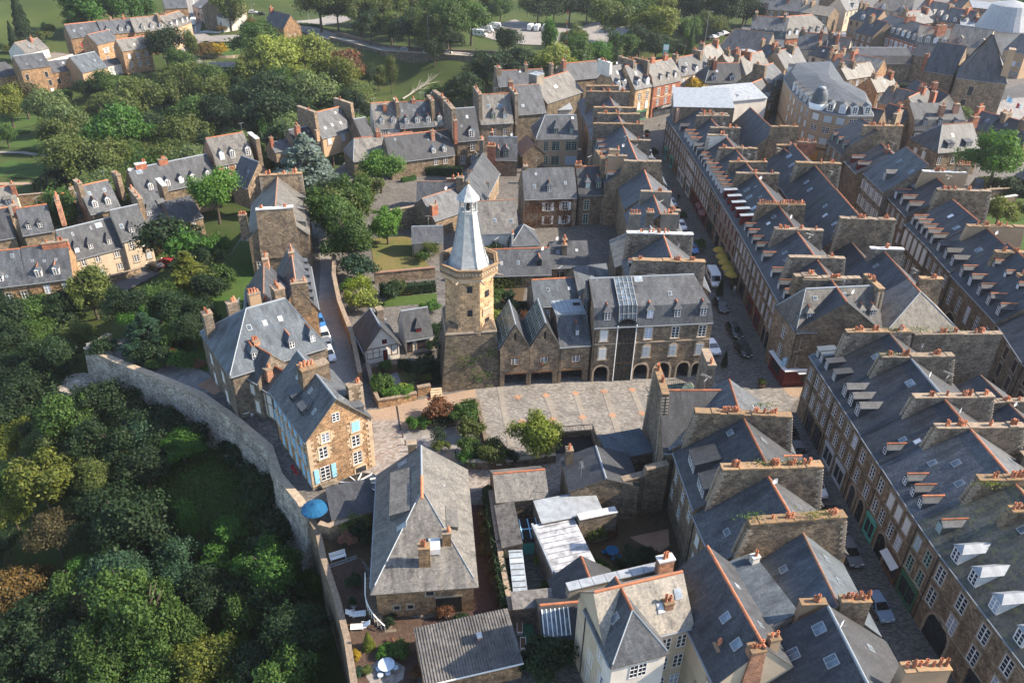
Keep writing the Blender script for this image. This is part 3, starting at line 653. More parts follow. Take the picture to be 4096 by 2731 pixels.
patch('far_street','asphalt',[('w',115,318),('w',121,316),('w',165,470),('w',190,560),('w',182,560),('w',155,470)])
patch('town_road','asphalt',[('w',62,290),('w',66,285),('w',98,340),('w',112,400),('w',106,402),('w',92,345)])
# draped roads in the valley
def ribbon(name,mat,pts,wd,dz=.25):
    b=MB();P_=[Vector(p) for p in pts];L=[]
    for a,c in zip(P_,P_[1:]):
        n=max(1,int((c-a).length/3));L += [a.lerp(c,k/n) for k in range(n)]
    L.append(P_[-1]);prev=None
    for k,p in enumerate(L):
        d=(L[min(k+1,len(L)-1)]-L[max(k-1,0)]).normalized();n=Vector((-d.y,d.x));w_=wd(k/(len(L)-1)) if callable(wd) else wd
        zc=float(hill(p.x,p.y));row=[(p.x+n.x*w_*t,p.y+n.y*w_*t,max(zc,float(hill(p.x+n.x*w_*t,p.y+n.y*w_*t)))+dz) for t in (-.5,-.17,.17,.5)]
        if prev:
            for i in range(3):b.poly([prev[i+1],prev[i],row[i],row[i+1]])
        prev=row
    o=b.obj(name,M[mat],uv=False);return struct(o)
ribbon('road','asphalt_pale',[(-178,470),(-158,400),(-146,382),(-128,384),(-105,398),(-80,378),(-57,352),(-28,347),(4,344),(40,330),(66,292)],10.5)
ribbon('road','asphalt_pale',[(-146,384),(-150,368),(-146,350),(-133,338),(-117,338),(-106,350),(-108,366),(-122,378),(-140,380)],9,.3)
ribbon('road','asphalt_pale',[(-128,392),(-112,400),(-96,412),(-88,424)],16,.28)
ribbon('car_park','asphalt_pale',[(-14,420),(10,405),(40,402),(66,440)],lambda t:44,.35)
ribbon('car_park','asphalt',[P(25,600,770,-6.9),P(25,760,690,-6.9),P(25,880,640,-6.9)],9,.3)
ribbon('path','sand',[P(1,-40,1230,-12.8),P(1,120,1222,-12.6),P(1,330,1205,-12)],2.2)
ribbon('path','asphalt_pale',[P(1,-40,1020,-13),P(1,150,1025,-13),P(1,300,1040,-12.6),P(1,400,1080,-12.4)],2.0)
ribbon('stream','glass_sky',[P(1,-40,1310,-11),P(1,150,1290,-11),P(1,300,1262,-11)],5,.25)
ribbon('park_lawn','lawn',[P(1,-40,1120,-12.6),P(1,360,1130,-12.2)],13,.2)
ribbon('park_lawn','lawn',[P(1,-60,850,-13.6),P(1,240,830,-13.6)],18,.2)
ribbon('park_lawn','lawn',[P(1,80,950,-13.2),P(1,580,1010,-13)],10,.18)
for pts in (((-172,450),(-154,398)),((-80,376),(-57,350.2)),((-57,350.2),(0,343.2))):
    ribbon('road_marking','white',pts,.22,.33)
for k in range(9):
    t=k/8;x,y=-152+1.1*k,398-.4*k;b=MB();z=float(hill(x,y))+.36;b.poly([(x,y,z),(x+.6,y-.2,z),(x+2.2,y+3.6,z),(x+1.6,y+3.8,z)]);struct(b.obj('road_marking',M['white'],uv=False))
T=thing('roundabout_island','planted roundabout island with lawn and orange flower bed','roundabout',(-127,358,0))
b=MB();pts=[(-127+12.5*cos(a)*(1+.08*sin(2*a)),358+9.5*sin(a)) for a in np.linspace(0,2*pi,25)[:-1]];zt=float(hill(-127,358))+.9
b.hexa([(x+127,y-358,zt-1.6) for x,y in pts],[((x+127)*.97,(y-358)*.97,zt) for x,y in pts],1,0);b.obj('mound',[M['lawn'],M['trim']],T,uv=False)
# ---------------------------------------------------------------- rampart, viaduct, terrace and garden walls
def wall_run(name,label,pts,h0,h1,th,mat,cat='wall',cap='cap',crenel=False,bat=0.0,group=None,capw=.12):
    """pts: world points; h0 bottom z (or list), h1 top z (or list)"""
    n=len(pts);h0=h0 if isinstance(h0,(list,tuple)) else [h0]*n;h1=h1 if isinstance(h1,(list,tuple)) else [h1]*n
    T=thing(name,label,cat,(pts[0][0],pts[0][1],h0[0]),0,group);X,Y,Z=pts[0][0],pts[0][1],h0[0]
    N=[]
    for k in range(n):
        a=Vector(pts[max(k-1,0)]);c=Vector(pts[min(k+1,n-1)]);d=(c-a).normalized();N.append(Vector((-d.y,d.x)))
    b=MB();bc=MB()
    for k in range(n-1):
        A,B=Vector(pts[k]),Vector(pts[k+1]);m=max(1,int((B-A).length/4))
        for i in range(m):
            t0,t1=i/m,(i+1)/m;p,q=A.lerp(B,t0),A.lerp(B,t1);n0,n1=N[k].lerp(N[k+1],t0),N[k].lerp(N[k+1],t1)
            za,zb=h0[k]+(h0[k+1]-h0[k])*t0,h0[k]+(h0[k+1]-h0[k])*t1;zc,zd=h1[k]+(h1[k+1]-h1[k])*t0,h1[k]+(h1[k+1]-h1[k])*t1
            f=lambda v,nn,o,z:(v.x+nn.x*o-X,v.y+nn.y*o-Y,z-Z)
            b.hexa([f(p,n0,-th/2-bat,za),f(q,n1,-th/2-bat,zb),f(q,n1,th/2,zb),f(p,n0,th/2,za)],[f(p,n0,-th/2,zc),f(q,n1,-th/2,zd),f(q,n1,th/2,zd),f(p,n0,th/2,zc)])
            j=random.uniform(0,.04)
            bc.hexa([f(p,n0,-th/2-capw,zc),f(q,n1,-th/2-capw,zd),f(q,n1,th/2+capw,zd),f(p,n0,th/2+capw,zc)],[f(p,n0,-th/2-capw,zc+.14+j),f(q,n1,-th/2-capw,zd+.14+j),f(q,n1,th/2+capw,zd+.14+j),f(p,n0,th/2+capw,zc+.14+j)])
            if crenel:
                r=MB()
    b.obj('masonry',M[mat],T);bc.obj('coping',M[cap],T,stuff=True);return T
RP=[(-67.2,112.6),(-69,108.2),(-62,104.3),(-52,99.4),(-46.6,96.5),(-40.2,91.9),(-33.3,85.4),(-30.6,79.8),(-26.5,74.9),(-24.5,71.6)]
RW=wall_run('rampart_wall','long grey rubble town rampart with a parapet walk above the dark wood',RP,[-11]*10,[1.1,1.1,1.1,1.0,.9,.2,.2,.2,.3,.4],.8,'rampart','rampart','trim',bat=1.3)
b=MB()   # corbel course under the parapet
for k in range(2,6):
    A,B=Vector(RP[k]),Vector(RP[k+1]);d=(B-A).normalized();n=Vector((d.y,-d.x));m=int((B-A).length/.7)
    for i in range(m):
        p=A+d*(i*.7+.2)-Vector(RP[0])+n*0;z=-1.8+11
        q=[p+n*.42,p+d*.32+n*.42,p+d*.32+n*.85,p+n*.85];b.hexa([(v.x,v.y,z-.5) for v in q],[(v.x,v.y,z) for v in q])
b.obj('corbels',M['rampart'],RW,stuff=True)
b=MB();b.lathe([(3.2,-12),(2.9,-5),(2.9,-4.6),(.6,-4.4)],12,0);o=b.obj('ruined_tower',M['rampart'],None,loc=(-71.5,106.5,0));tag(o,'stump of a ruined round tower at the rampart corner','tower ruin')
wall_run('garden_wall','low rubble wall along the garden edge above the dark wooded slope',[(-24.5,71.6),(-22.9,69),(-21.4,65),(-18.6,59),(-16.6,54),(-15,49),(-13.4,42),(-12.6,36)],-9,[.9,.9,.8,.8,.8,.8,.8,.8],.45,'stone','wall','cap',bat=.4)
wall_run('viaduct_wall','long dark masonry viaduct wall carrying the valley road',[(-84,372),(-57.5,346.8),(-28,342),(4,339)],[-15,-17,-17,-13],[-3.4,-3.2,-3.2,-4],.8,'stone_dark','viaduct','trim',bat=.5)
wall_run('road_parapet','low parapet on the far side of the valley road',[(-84,384),(-57,357),(-28,351.5),(4,349)],-6,-3.3,.5,'stone_dark','parapet','trim_dk')
W_=lambda c,pts,z=0:[P(c,x,y,z) for x,y in pts]
GW='rubble garden walls around the square'
wall_run('garden_wall','tall rubble wall along the right side of the sunken alley',[(-23.4,101.5),(-26.5,112),(-30.5,122),(-33.5,132),(-35,140)],0,[2.0,2.6,3,3,3],.5,'stone_warm','wall','cap',group=GW)
wall_run('garden_wall','sunlit rubble wall enclosing the cottage garden at the path corner',W_(14,[(240,100),(340,480),(395,600),(640,560),(900,495)]),0,1.3,.4,'stone_warm','wall','cap',group=GW)
wall_run('garden_wall','short rubble wall beside the stone steps at the tower foot',W_(14,[(910,450),(1085,415)]),0,1.6,.5,'stone_warm','wall','cap',group=GW)
wall_run('garden_wall','red coped rubble wall across the gardens left of the tower',W_(5,[(335,560),(740,520)]),0,2.2,.5,'stone','wall','ridge_dull',group=GW)
wall_run('garden_wall','high dark rubble wall behind the garden left of the spire',W_(5,[(445,215),(710,170)]),0,5,.6,'stone_dark','wall','cap',group=GW)
wall_run('low_wall','low stone wall edging the left side of the square',W_(9,[(865,295),(920,292),(985,600)]),0,.75,.35,'stone','wall','trim_dk',group=GW)
wall_run('low_wall','rubble retaining wall along the bottom of the square',W_(9,[(845,765),(1040,765),(1110,765),(1485,715)]),0,1.25,.45,'stone','wall','trim',group=GW)
wall_run('low_wall','rubble edge of the raised shrub bed on the forecourt',W_(9,[(425,480),(740,445)]),0,.8,.4,'stone','wall','cap',group=GW)
wall_run('garden_wall','bare rubble yard wall rising behind the courtyard deck',[P(11,-30,1010,6.2),P(11,180,955,6.4),P(11,200,900,7.6),P(11,415,850,7.8)],0,[6.2,6.4,7.6,7.8],.7,'stone','wall','cap')
wall_run('garden_wall','pale coped yard wall above the courtyard planting',[P(7,1845,562,4.4),P(7,2075,515,4.4)],0,4.4,.8,'stone_grey','wall','capw')
wall_run('garden_wall','tall ivy topped wall along the driveway beside the villa',[P(7,1312,400,2.4),P(7,1345,620,2.4),P(7,1390,880,2.2),P(7,1440,1130,2.2)],0,[2.4,2.4,2.2,2.2],.4,'stone_grey','wall','cap')
wall_run('garden_wall','rubble wall below the blue parasol terrace',[(-22.7,69.2),(-21.5,68.8),(-16.8,71.6)],0,2.2,.5,'stone','wall','cap')
wall_run('garden_wall','curved rubble wall by the round flower garden, right edge',[P(3,2040,1195,2.6),P(3,2200,1185,2.6),P(3,2330,1180,2.6)],0,2.6,.5,'stone','wall','cap')
wall_run('garden_wall','white coped rubble wall between the two walled gardens, right edge',[P(3,2070,1265,2.4),P(3,2300,1225,2.4)],0,2.4,.5,'stone','wall','capw')
wall_run('garden_wall','rubble wall along the lower car park below the cream houses',[P(25,585,710,-6),P(25,700,680,-6),P(25,840,640,-6)],-7.6,-5.6,.4,'stone','wall','cap')
wall_run('garden_wall','river side rubble wall in the lower quarter',[P(1,130,1350,-9.5),P(1,540,1290,-8.5)],-11,-8,.5,'stone_warm','wall','cap')
def lerpline(pts,y):
    pts=sorted(pts,key=lambda q:q[1])
    for (x0,y0),(x1,y1) in zip(pts,pts[1:]):
        if y <= y1 or (x1,y1) == pts[-1]:return x0+(x1-x0)*(y-y0)/(y1-y0)
def seg(line,y0,y1):return ('w',lerpline(line,y0),y0),('w',lerpline(line,y1),y1)
W2=lambda n,kd='c',z1=3.9,z2=7.0,h1=2.0,h2=1.8,w=1.05:[('F',n,z1,w,h1,kd),('F',n,z2,w,h2,kd)]
GR1='stone houses with slate roofs along the lower street, right side'
GR2='stone houses with slate roofs along the upper street, right side'
GLS='stone houses with slate roofs along the upper street, left side'
GL1='stone houses between the lower street and the courtyard gardens'
GR3='stone houses along the second street at the right edge'
GM='stone houses between the two streets'

# ---------------------------------------------------------------- lower street, right side (R1)
R1=[(43.0,96.4),(44.9,60.5),(47.6,40)]
A,B=seg(R1,96.4,93.6)
house('narrow corner house with two slate dormers at the crossing, against the tall deep gable wall',A,B,10.3,17,5.0,win=W2(1)+[('L',[.2,.5,.8],4,1,1.9,'c'),('L',[.2,.5,.8],7,1,1.8,'c')],dorm=[([.3,.8],.5,1.0,1.25,'shed','c',.8,'slate_new')],k=(.45,0),roof='slate_new',group=GR1,ridge='zinc',
      chim=[(2.9,.85,2.6,11.5,.9,7.5,1.2,10,'stone_grey','cap_lichen',True),(2.95,.8,12.2,24.5,.5,14,.5,9,'stone_grey','cap')],floorband=(3.5,))
A,B=seg(R1,93.6,87.2)
house('stone house with two dark dormers, just below the mossy deep chimney wall',A,B,10.3,17,5.6,win=W2(3,'c',4,7.3),dorm=[([.2,.62],.5,1.05,1.35,'shed','c',.8,'slate_dark')],roof='slate_dark',group=GR1,ridge='ridge_dull',shops=[('F',[.28,.75],2.0,3.0,'frame_k')],sky=[('F',.55,.62,.9,1.2)],
      chim=[(6.4,.9,4.6,14.2,.4,7,1.6,12,'stone_grey','cap',True)],aer=[(.7,11,0,'aerial')],floorband=(3.6,))
A,B=seg(R1,87.2,78.4)
house('stone house with three big slate dormers and a white ridge, grey shopfront at street level',A,B,10.3,17,5.6,win=W2(4,'c',4,7.3),dorm=[([.13,.36,.6],.5,1.25,1.6,'gable','c',.5,'slate')],roof='slate_dark',group=GR1,ridge='zinc',shops=[('F',[.3,.72],2.9,3.3,'shut_g')],sky=[('F',.5,.75,1.2,1.0)],
      chim=[(8.8,.9,4.8,14.6,.3,7,1.5,9,'stone_grey','cap',True)],aer=[(.4,12,0,'aerial'),(.75,13,0,'aerial')],floorband=(3.6,))
A,B=seg(R1,78.4,72.6)
house('stone house with one small orange ridged dormer, between two long rows of chimney pots',A,B,10.2,17,5.6,win=W2(2),dorm=[([.72],.7,.9,1.1,'gable','c',.5,'slate','ridge')],roof='slate_dark',group=GR1,shops=[('F',[.3,.75],1.5,3.2,'frame_k',True)],sky=[('F',.6,.3,.7,.9),('F',.8,.42,.7,.9)],
      chim=[(5.8,.9,4.6,15,.4,7,1.5,12,'stone','cap',True)],floorband=(3.6,))
A,B=seg(R1,72.6,63.6)
house('stone house with three small orange ridged dormers and white blinds shut on its top floor',A,B,10.3,17,5.6,win=[('F',[.12,.33],3.9,1.1,2,'bob' if 0 else 'c'),('F',[.58,.8],3.9,1.1,2,'c'),('F',[.1],7,1.05,1.8,'c'),('F',[.4,.62,.84],7,1.1,1.9,'cxw')],dorm=[([.42,.62,.82],.6,.95,1.15,'gable','c',.5,'slate','ridge')],roof='slate',group=GR1,
      shops=[('F',[.16],2.4,3.3,'teal'),('F',[.5],2.0,3.3,'frame_k',True),('F',[.83],3.0,3.1,'wood',False,'shut_w')],sky=[('F',.3,.4,.75,1),('F',.45,.6,.8,1),('F',.75,.5,.8,1),('K',.3,.4,.8,1)],
      chim=[(9.0,.9,4.6,15,.5,7,1.6,8,'stone','cap_lichen',True)],floorband=(3.6,))
A,B=seg(R1,63.6,59.2)
house('stone house with a green framed dormer, blue window frames and a lichened chimney',A,B,10.3,17,5.4,win=[('F',2,3.9,1.1,2,'g'),('F',2,7,1.05,1.8,'g')],dorm=[([.5],.7,1.1,1.35,'gable','g',.5,'slate','ridge')],roof='slate_moss',group=GR1,shops=[('F',[.5],3.4,3.4,'green')],
      chim=[(4.4,.9,5.6,9.6,.3,5,1.4,8,'stone','cap_lichen')],floorband=(3.6,))
A,B=seg(R1,59.2,41)
house('long stone house with five tall white zinc roofed dormers on a mossy slate roof',A,B,10.3,17,5.6,win=[('F',[.07,.27,.47,.66,.85],3.7,1.25,2.2,'c'),('F',[.07,.27,.47,.66,.85],7.0,1.25,2.1,'c')],dorm=[([.09,.25,.43,.63,.83],.35,1.25,1.75,'hip','c',.55,'zinc_pale')],wallb='shut_w',roof='slate_moss',group=GR1,shops=[('F',[.2],3.6,3.9,'frame_k',True),('F',[.55],2.2,3.4,'frame_k')],
      chim=[(2.5,1.0,9.5,12,-1,5,.8,5,'stone','cap_lichen')],sky=[('F',.1,.7,.8,1),('F',.4,.6,.8,1)],floorband=(3.6,))
# ---------------------------------------------------------------- block between lower street and courtyard (L1); front = courtyard side
def L1(label,A,B,D,ze,rise,**k):return house(label,('w',)+A,('w',)+B,ze,D,rise,group=GL1,**k)
L1('stone house at the square with an orange ridge, right of the tall bare gable wall',(20.2,83.5),(19.9,75.8),14.8,9.5,5.3,roof='slate',ridge='ridge',k=(0,0),chim=[(7.7,.95,2.0,13.2,.7,6,1.0,14,'stone','cap_lichen',True)],win=[('K',2,4,1,1.8,'c')],sky=[('K',.4,.55,.7,.9)])
T=L1('dark roofed wing along the square ending in a tall bare gable wall',(18.9,75.9),(27.0,76.2),11.5,9.0,5.0,roof='slate_dark',ridge='ridge',chim=[(.3,.8,3.8,9.8,.9,14.5,2.2,5,'stone_grey','cap_lichen',True)])
add_chimney(T,7.2,8.2,10.5,14.5,5,14.6,.1,.3,2,'stone_grey','cap')
L1('stone house with one long and one short shed dormer towards the courtyard',(20.2,75.4),(20.9,65.6),14.5,9.3,5.6,roof='slate_dark',win=[('F',[.15,.5],3.2,1,1.6,'c'),('F',[.2,.55,.85],6.2,1,1.6,'c'),('K',3,4,1,1.8,'c'),('K',3,7,1,1.6,'c')],dorm=[([.38,.8],.9,2.6,1.5,'shed','c',3.2,'slate_dark'),([.62],.6,1.0,1.2,'gable','c',.5,'slate','ridge','K')],sky=[('F',.2,.72,.9,.8),('K',.35,.7,.7,.9),('K',.6,.45,.7,.9)],aer=[(.05,9,0,'satellite_dish'),(.08,8,0,'aerial')],
   chim=[(9.8,1.0,2.0,13.0,.6,6.5,1.1,16,'stone','cap_lichen',True)],wallb='slate')
L1('stone house with a bright orange ridge and lichened slate, below the longest chimney wall',(20.9,65.4),(21.9,58.2),14.3,8.6,5.6,roof='slate',win=[('F',2,2.6,1,1.6,'cxw'),('F',2,5.6,1,1.6,'cxw'),('K',2,5,1,1.8,'c')],dorm=[([.35],.6,1.0,1.2,'gable','c',.5,'slate','ridge','K')],sky=[('F',.6,.22,.9,.7),('K',.5,.6,.6,.8),('K',.75,.4,.6,.8)],
   chim=[(7.2,1.0,2.4,12.6,.4,5.5,1.0,8,'stone','cap_lichen',True)])
L1('house with a new dark slate roof, a panelled roof lantern and skylights',(25.0,58.6),(25.6,49.6),10.4,8.0,4.6,roof='slate_new',ridge='ridge_dull',win=[('K',3,4,1,1.7,'c')],sky=[('F',.3,.45,.8,.9),('K',.2,.5,.8,1.0),('K',.5,.45,.8,1.0),('K',.8,.4,.8,1.0)],
   chim=[(8.6,.7,1.8,4.2,.2,4,.2,2,'render_tan','cap_lichen'),(8.8,.8,5.4,8.2,.6,3.5,.1,7,'stone','cap_lichen')])
L1('house with a broad zinc covered ridge and a white panelled roof lantern',(22.6,48.8),(23.6,38.0),14,7.4,5.6,roof='slate_dark',ridge='zinc',sky=[('F',.15,.75,1.1,1.2),('F',.25,.4,1.1,1.2),('F',.45,.72,1.1,1.2),('K',.25,.45,.7,.9)],
   chim=[(7.3,.95,10.2,14.2,1.0,6,.3,7,'render_tan','cap_lichen')])
# white house (bottom) in three roofs
house('white rendered wing with a hipped lichened slate roof and tall white windows',('w',7.7,51.2),('w',9.6,45.0),10,5.3,3.4,wall='render_w',roof='slate',k=(0,.95),win=[('F',[.25,.65],1,1.2,2.2,'cn'),('F',[.3,.7],4,1.2,2.0,'cn'),('F',[.6],7,1.2,2,'cn'),('R',[.5],4,1.7,1.7,'cn'),('R',[.5],7.3,1.7,1.8,'cn'),('R',[.5],1,1.7,1.8,'cn')],sky=[('F',.5,.4,.75,1.1)],ridge='ridge',trim='white')
house('white rendered main range with a pale slate roof, bright orange ridge and white topped chimney',('w',9.0,46.9),('w',17.6,49.6),10,6.4,3.6,wall='render',roof='slate_lich',win=[('F',[.72,.9],1,1,1.9,'cn'),('F',[.72,.9],4,1,1.9,'cn'),('F',[.72,.9],7,1,1.8,'cn')],sky=[('F',.68,.32,.75,1.0),('F',.9,.5,.75,1.0)],chim=[(6.9,.9,1.1,1.9,-1.4,2.4,.1,2,'brickband','cap_lichen'),(8.6,1.6,5.3,6.1,-.6,2.4,0,2,'brickband','capw')])
WB=[o for o in bpy.data.objects if o.get('label','').startswith('white rendered main')][0];b=MB();b.box(-1.2,6.1,9.6,9.4,6.9,11.0,1)
for k in range(8):b.box(-1.25+k*1.34,6.0,11.0,.04+k*1.34,7.0,11.12,0)
b.obj('parapet',[M['zinc_pale'],M['render_grey']],WB)
house('dark slate house with a bright orange ridge and two skylights, behind the white house',('w',16.0,55.2),('w',18.7,43.6),9.6,7.6,3.9,wall='render',roof='slate_dark',win=[('F',[.78],3.6,1,1.7,'cxw'),('F',[.92],6.4,1,1.7,'cxw')],sky=[('F',.62,.55,.8,1.1),('F',.85,.5,.9,1.1),('K',.35,.55,.6,.9),('K',.72,.5,.6,.9)],chim=[(9.2,.9,.9,1.7,-2.6,2.2,.1,1,'brickband','cap_lichen'),(11.6,1.0,2.6,3.9,-.2,5,.3,4,'brickband','cap_lichen'),(11.2,.7,4.6,5.5,.3,3,.1,2,'render_tan','cap_lichen')])
T=house('low grey terrace roof with a slatted roof light between two orange ridges',('w',20.0,56.2),('w',22.6,48.8),9.7,5.5,.9,prof='shed',wall='render_w',roof='slate_new',ridge=None,chim=[(1.0,.6,4.6,5.4,.9,1.4,0,1,'render_w','capw')])

# ---------------------------------------------------------------- upper street, right side (R2)
R2=[(43.0,103.4),(42.9,145),(42.2,170),(41.5,190),(40.2,213)]
house('corner building with a pale slate roof and four orange ridged dormers above a red shop',('w',43.0,103.5),('w',56.6,105.4),10.1,7.6,5.0,roof='slate_old',ridge='zinc',k=(.55,0),win=[('F',[.13,.52,.86],3.5,1.15,2.0,'ca'),('F',[.13,.52,.86],6.7,1.15,2.0,'ca'),('L',[.55],3.6,1,1.9,'c'),('L',[.55],6.8,1,1.8,'c')],group=GR2,
      dorm=[([.16,.5,.77,.9],1.0,1.05,1.15,'hip','c',.65,'slate_old','ridge')],sky=[('F',.25,.7,.7,.7),('F',.6,.75,.5,.7)],chim=[(13.4,.9,2.0,6.8,.5,5.5,.6,6,'stone','cap_lichen',True),(3.6,3.5,7.0,7.9,.6,3.5,.2,3,'stone','cap')],aer=[(.68,3,0,'satellite_dish')],floorband=(6.3,))
def r2(y0,y1,label,**k):
    A,B=seg(R2,y0,y1);k.setdefault('roof','slate_dark');k.setdefault('wall','ashlar_dk' if int(y0) % 2 else 'stone')
    return house(label,A,B,k.pop('ze',10.2),k.pop('D',13),k.pop('rise',4.9),group=GR2,floorband=(3.6,),**k)
r2(111,103.6,'stone house with two grey dormers next to the red corner shop',win=W2(3),dorm=[([.25,.75],.4,1.0,1.3,'shed','c',.8,'slate')],shops=[('F',[.2,.5,.8],1.7,3.2,'frame_k',True)],chim=[(.2,.8,2,8,.2,4,.6,4,'stone_grey','cap')])
r2(118,111,'stone house with two orange ridged dormers and arched shop windows',win=W2(3,'c'),dorm=[([.3,.75],.5,1.0,1.25,'gable','c',.5,None,'ridge')],shops=[('F',[.2,.5,.8],1.7,3.2,'frame_k',True)],chim=[(7.0,.85,2.2,11,.4,6,.8,3,'stone_grey','cap',True)])
r2(129,118,'stone house with two orange ridged dormers and a red restaurant front',win=W2(4,'c'),dorm=[([.25,.8],.5,1.0,1.25,'gable','c',.5,None,'ridge')],sky=[('F',.4,.5,.7,.9),('F',.6,.45,.7,.9)],shops=[('F',[.25,.7],3,3.2,'red')],chim=[(11.0,.85,2.0,11,.5,6,.8,2,'stone_grey','cap',True)])
r2(140.5,129,'stone house with four small orange ridged dormers in a row on plain dark slate',win=W2(5,'c'),dorm=[(4,.5,.85,1.1,'gable','c',.45,None,'ridge')],sky=[('F',.25,.72,.9,.8),('F',.35,.55,.9,.8),('F',.85,.6,.8,.8)],shops=[('F',[.3,.7],3,3.2,'frame_k')],chim=[(11.5,.85,2.6,11,.5,6,.7,10,'stone_grey','cap')],aer=[(.5,7,0,'satellite_dish')])
r2(157,140.5,'house with five dark red shuttered dormers and tall red arched windows',win=[('F',6,3.9,1.1,2.3,'ra'),('F',6,7.0,1.1,2.2,'ra')],wall='render_grey',dorm=[(5,.3,.9,1.9,'shed','r',.6,'zinc_pale')],wallb='red',sky=[('F',.25,.55,1.0,1.2),('F',.45,.5,1.0,1.2),('F',.75,.45,1.0,1.2),('F',.3,.8,.5,.6),('F',.6,.75,.5,.6)],shops=[('F',[.2,.5,.8],2.6,3.2,'frame_k')],chim=[(16.5,.9,2.6,11.4,.4,5,.6,18,'stone','cap_lichen')])
r2(164,157,'narrow stone house with three orange ridged dormers, first above the red shuttered house',win=W2(4,'k'),dorm=[(3,.4,.95,1.5,'gable','c',.45,None,'ridge')],wallb='shut_w',shops=[('F',[.5],4,3.2,'frame_k')],chim=[(7.0,.85,2.6,11.4,.3,5,.5,5,'stone','cap')])
r2(172.5,164,'stone house with three orange ridged dormers and a red awning below',win=W2(4),dorm=[(3,.4,.95,1.5,'gable','c',.45,None,'ridge')],wallb='shut_w',shops=[('F',[.25,.75],3,3.2,'red',False,'red')],chim=[(8.5,.85,3,11,.3,5,.5,4,'stone_grey','cap_lichen')])
r2(180,172.5,'stone house with three rounded slate dormers',win=W2(3),dorm=[(3,.4,1.0,1.2,'hip','c',.5,'slate','ridge')],shops=[('F',[.25,.75],3,3.2,'red')],chim=[(7.5,.85,2.8,11.2,.4,5,.5,5,'stone_grey','cap_lichen',True)])
r2(187,180,'stone house with white shutters, below a pale limewashed chimney wall',win=[('F',3,3.9,1,2,'cow'),('F',3,7,1,1.8,'cow')],dorm=[([.3,.75],.4,1.0,1.5,'gable','c',.5,'slate')],chim=[(1.0,.85,4,11,.8,6,.4,4,'stone_grey','cap'),(6.0,.9,2.2,6.8,.6,5,.3,3,'render_w','cap',True)],shops=[('F',[.5],4,3.2,'shut_w')])
r2(196,187,'stone house with three white cheeked orange ridged dormers',win=W2(4),dorm=[(3,.4,1.0,1.6,'gable','c',.5,None,'ridge')],wallb='shut_w',shops=[('F',[.3,.7],3,3.2,'shut_w')],chim=[(.4,.85,3,11,.8,5,.4,5,'stone_grey','cap')])
r2(213,196,'plain stone house with a steep slate roof beside the flat roofed block',win=W2(6,'cn',w=.9),dorm=[([.75],.5,1.0,1.4,'gable','c',.5)],shops=[('F',[.2,.6],3.4,3.2,'teal')],chim=[(16.0,.85,4,11,1.2,6,.3,6,'stone_grey','cap')],rise=4.6)
# ---------------------------------------------------------------- between the two streets (M); front = left side
M_=[(57.2,100),(57.0,135),(57.6,180),(58,200)]
def mm(y0,y1,label,**k):
    A,B=seg(M_,y0,y1);k.setdefault('roof','slate_dark')
    return house(label,A,B,k.pop('ze',9.6),k.pop('D',11.5),k.pop('rise',4.6),group=GM,**k)
mm(113.5,104.6,'house with a pale hipped slate roof, right of the red shop corner building',k=(0,.75),roof='slate_lich',ridge='ridge',win=[('R',3,6.6,1,1.6,'c'),('R',3,3.4,1,1.8,'c'),('K',3,4,1,1.8,'c')],chim=[(.3,.85,7.4,11,.4,5,.3,3,'stone','cap_lichen')],sky=[('K',.5,.5,.6,.8)])
mm(124,113.5,'stone house with an orange ridge behind the corner building, small chimney at its far gable',win=[('K',4,4,1,1.8,'c')],dorm=[([.8],.5,1,1.2,'gable','c',.5)],chim=[(.4,.8,3.4,9,.6,4,.3,2,'stone_grey','capw')],sky=[('F',.3,.6,.7,.9)])
mm(134,124.5,'low dark slate roof tucked in the lane between two big chimney walls',ze=7.6,rise=3.6,D=9,ridge='ridge_dull')
mm(149,134,'tall stone house with an orange ridge and tilted skylights, above a broad chimney wall',ze=10,rise=5.4,win=[('K',4,4,1,1.8,'c')],sky=[('F',.2,.5,.7,.9),('F',.4,.35,.8,1.1),('F',.7,.4,.8,1),('F',.85,.35,.7,.9)],chim=[(15.0,.95,1.6,11.4,.4,8,.7,9,'stone','cap',True)])
mm(164,149.5,'stone house with a steep dark roof below a wide quoined chimney wall',ze=10,rise=5.2,chim=[(.6,.95,1.8,11.2,.6,7,.6,4,'stone','cap_lichen',True)],sky=[('F',.35,.5,.9,1.1),('F',.6,.45,.9,1.1)],win=[('K',4,4,1,1.8,'c')])
mm(180,164.5,'dark slate house with three long skylights near the tan apartment block',ze=9.6,rise=4.8,D=12,sky=[('F',.3,.6,1.4,1.3),('F',.6,.5,1.0,1.4),('F',.85,.4,1.0,1.2)],chim=[(.3,.8,7,11,.6,3,.1,7,'brick','cap')],win=[('K',4,4,1,1.8,'c')])
house('dark gabled house with white bargeboards behind the street row',(19,1250,345),(19,1340,425),8.6,9.5,4.6,roof='slate_dark',ridge='ridge',trim='white',aer=[(.4,3,0,'aerial')],chim=[(.2,.9,3,11,.8,4.5,.3,6,'stone','cap_lichen')],group=GM)
house('steep dark roofed house in front of the tan curved apartment block',('w',54.5,206),('w',55.8,187),9.5,11,5.6,roof='slate_dark',ridge='ridge',chim=[(18.8,.9,4.5,11,1.0,8,.6,3,'stone','cap_lichen')],group=GM)
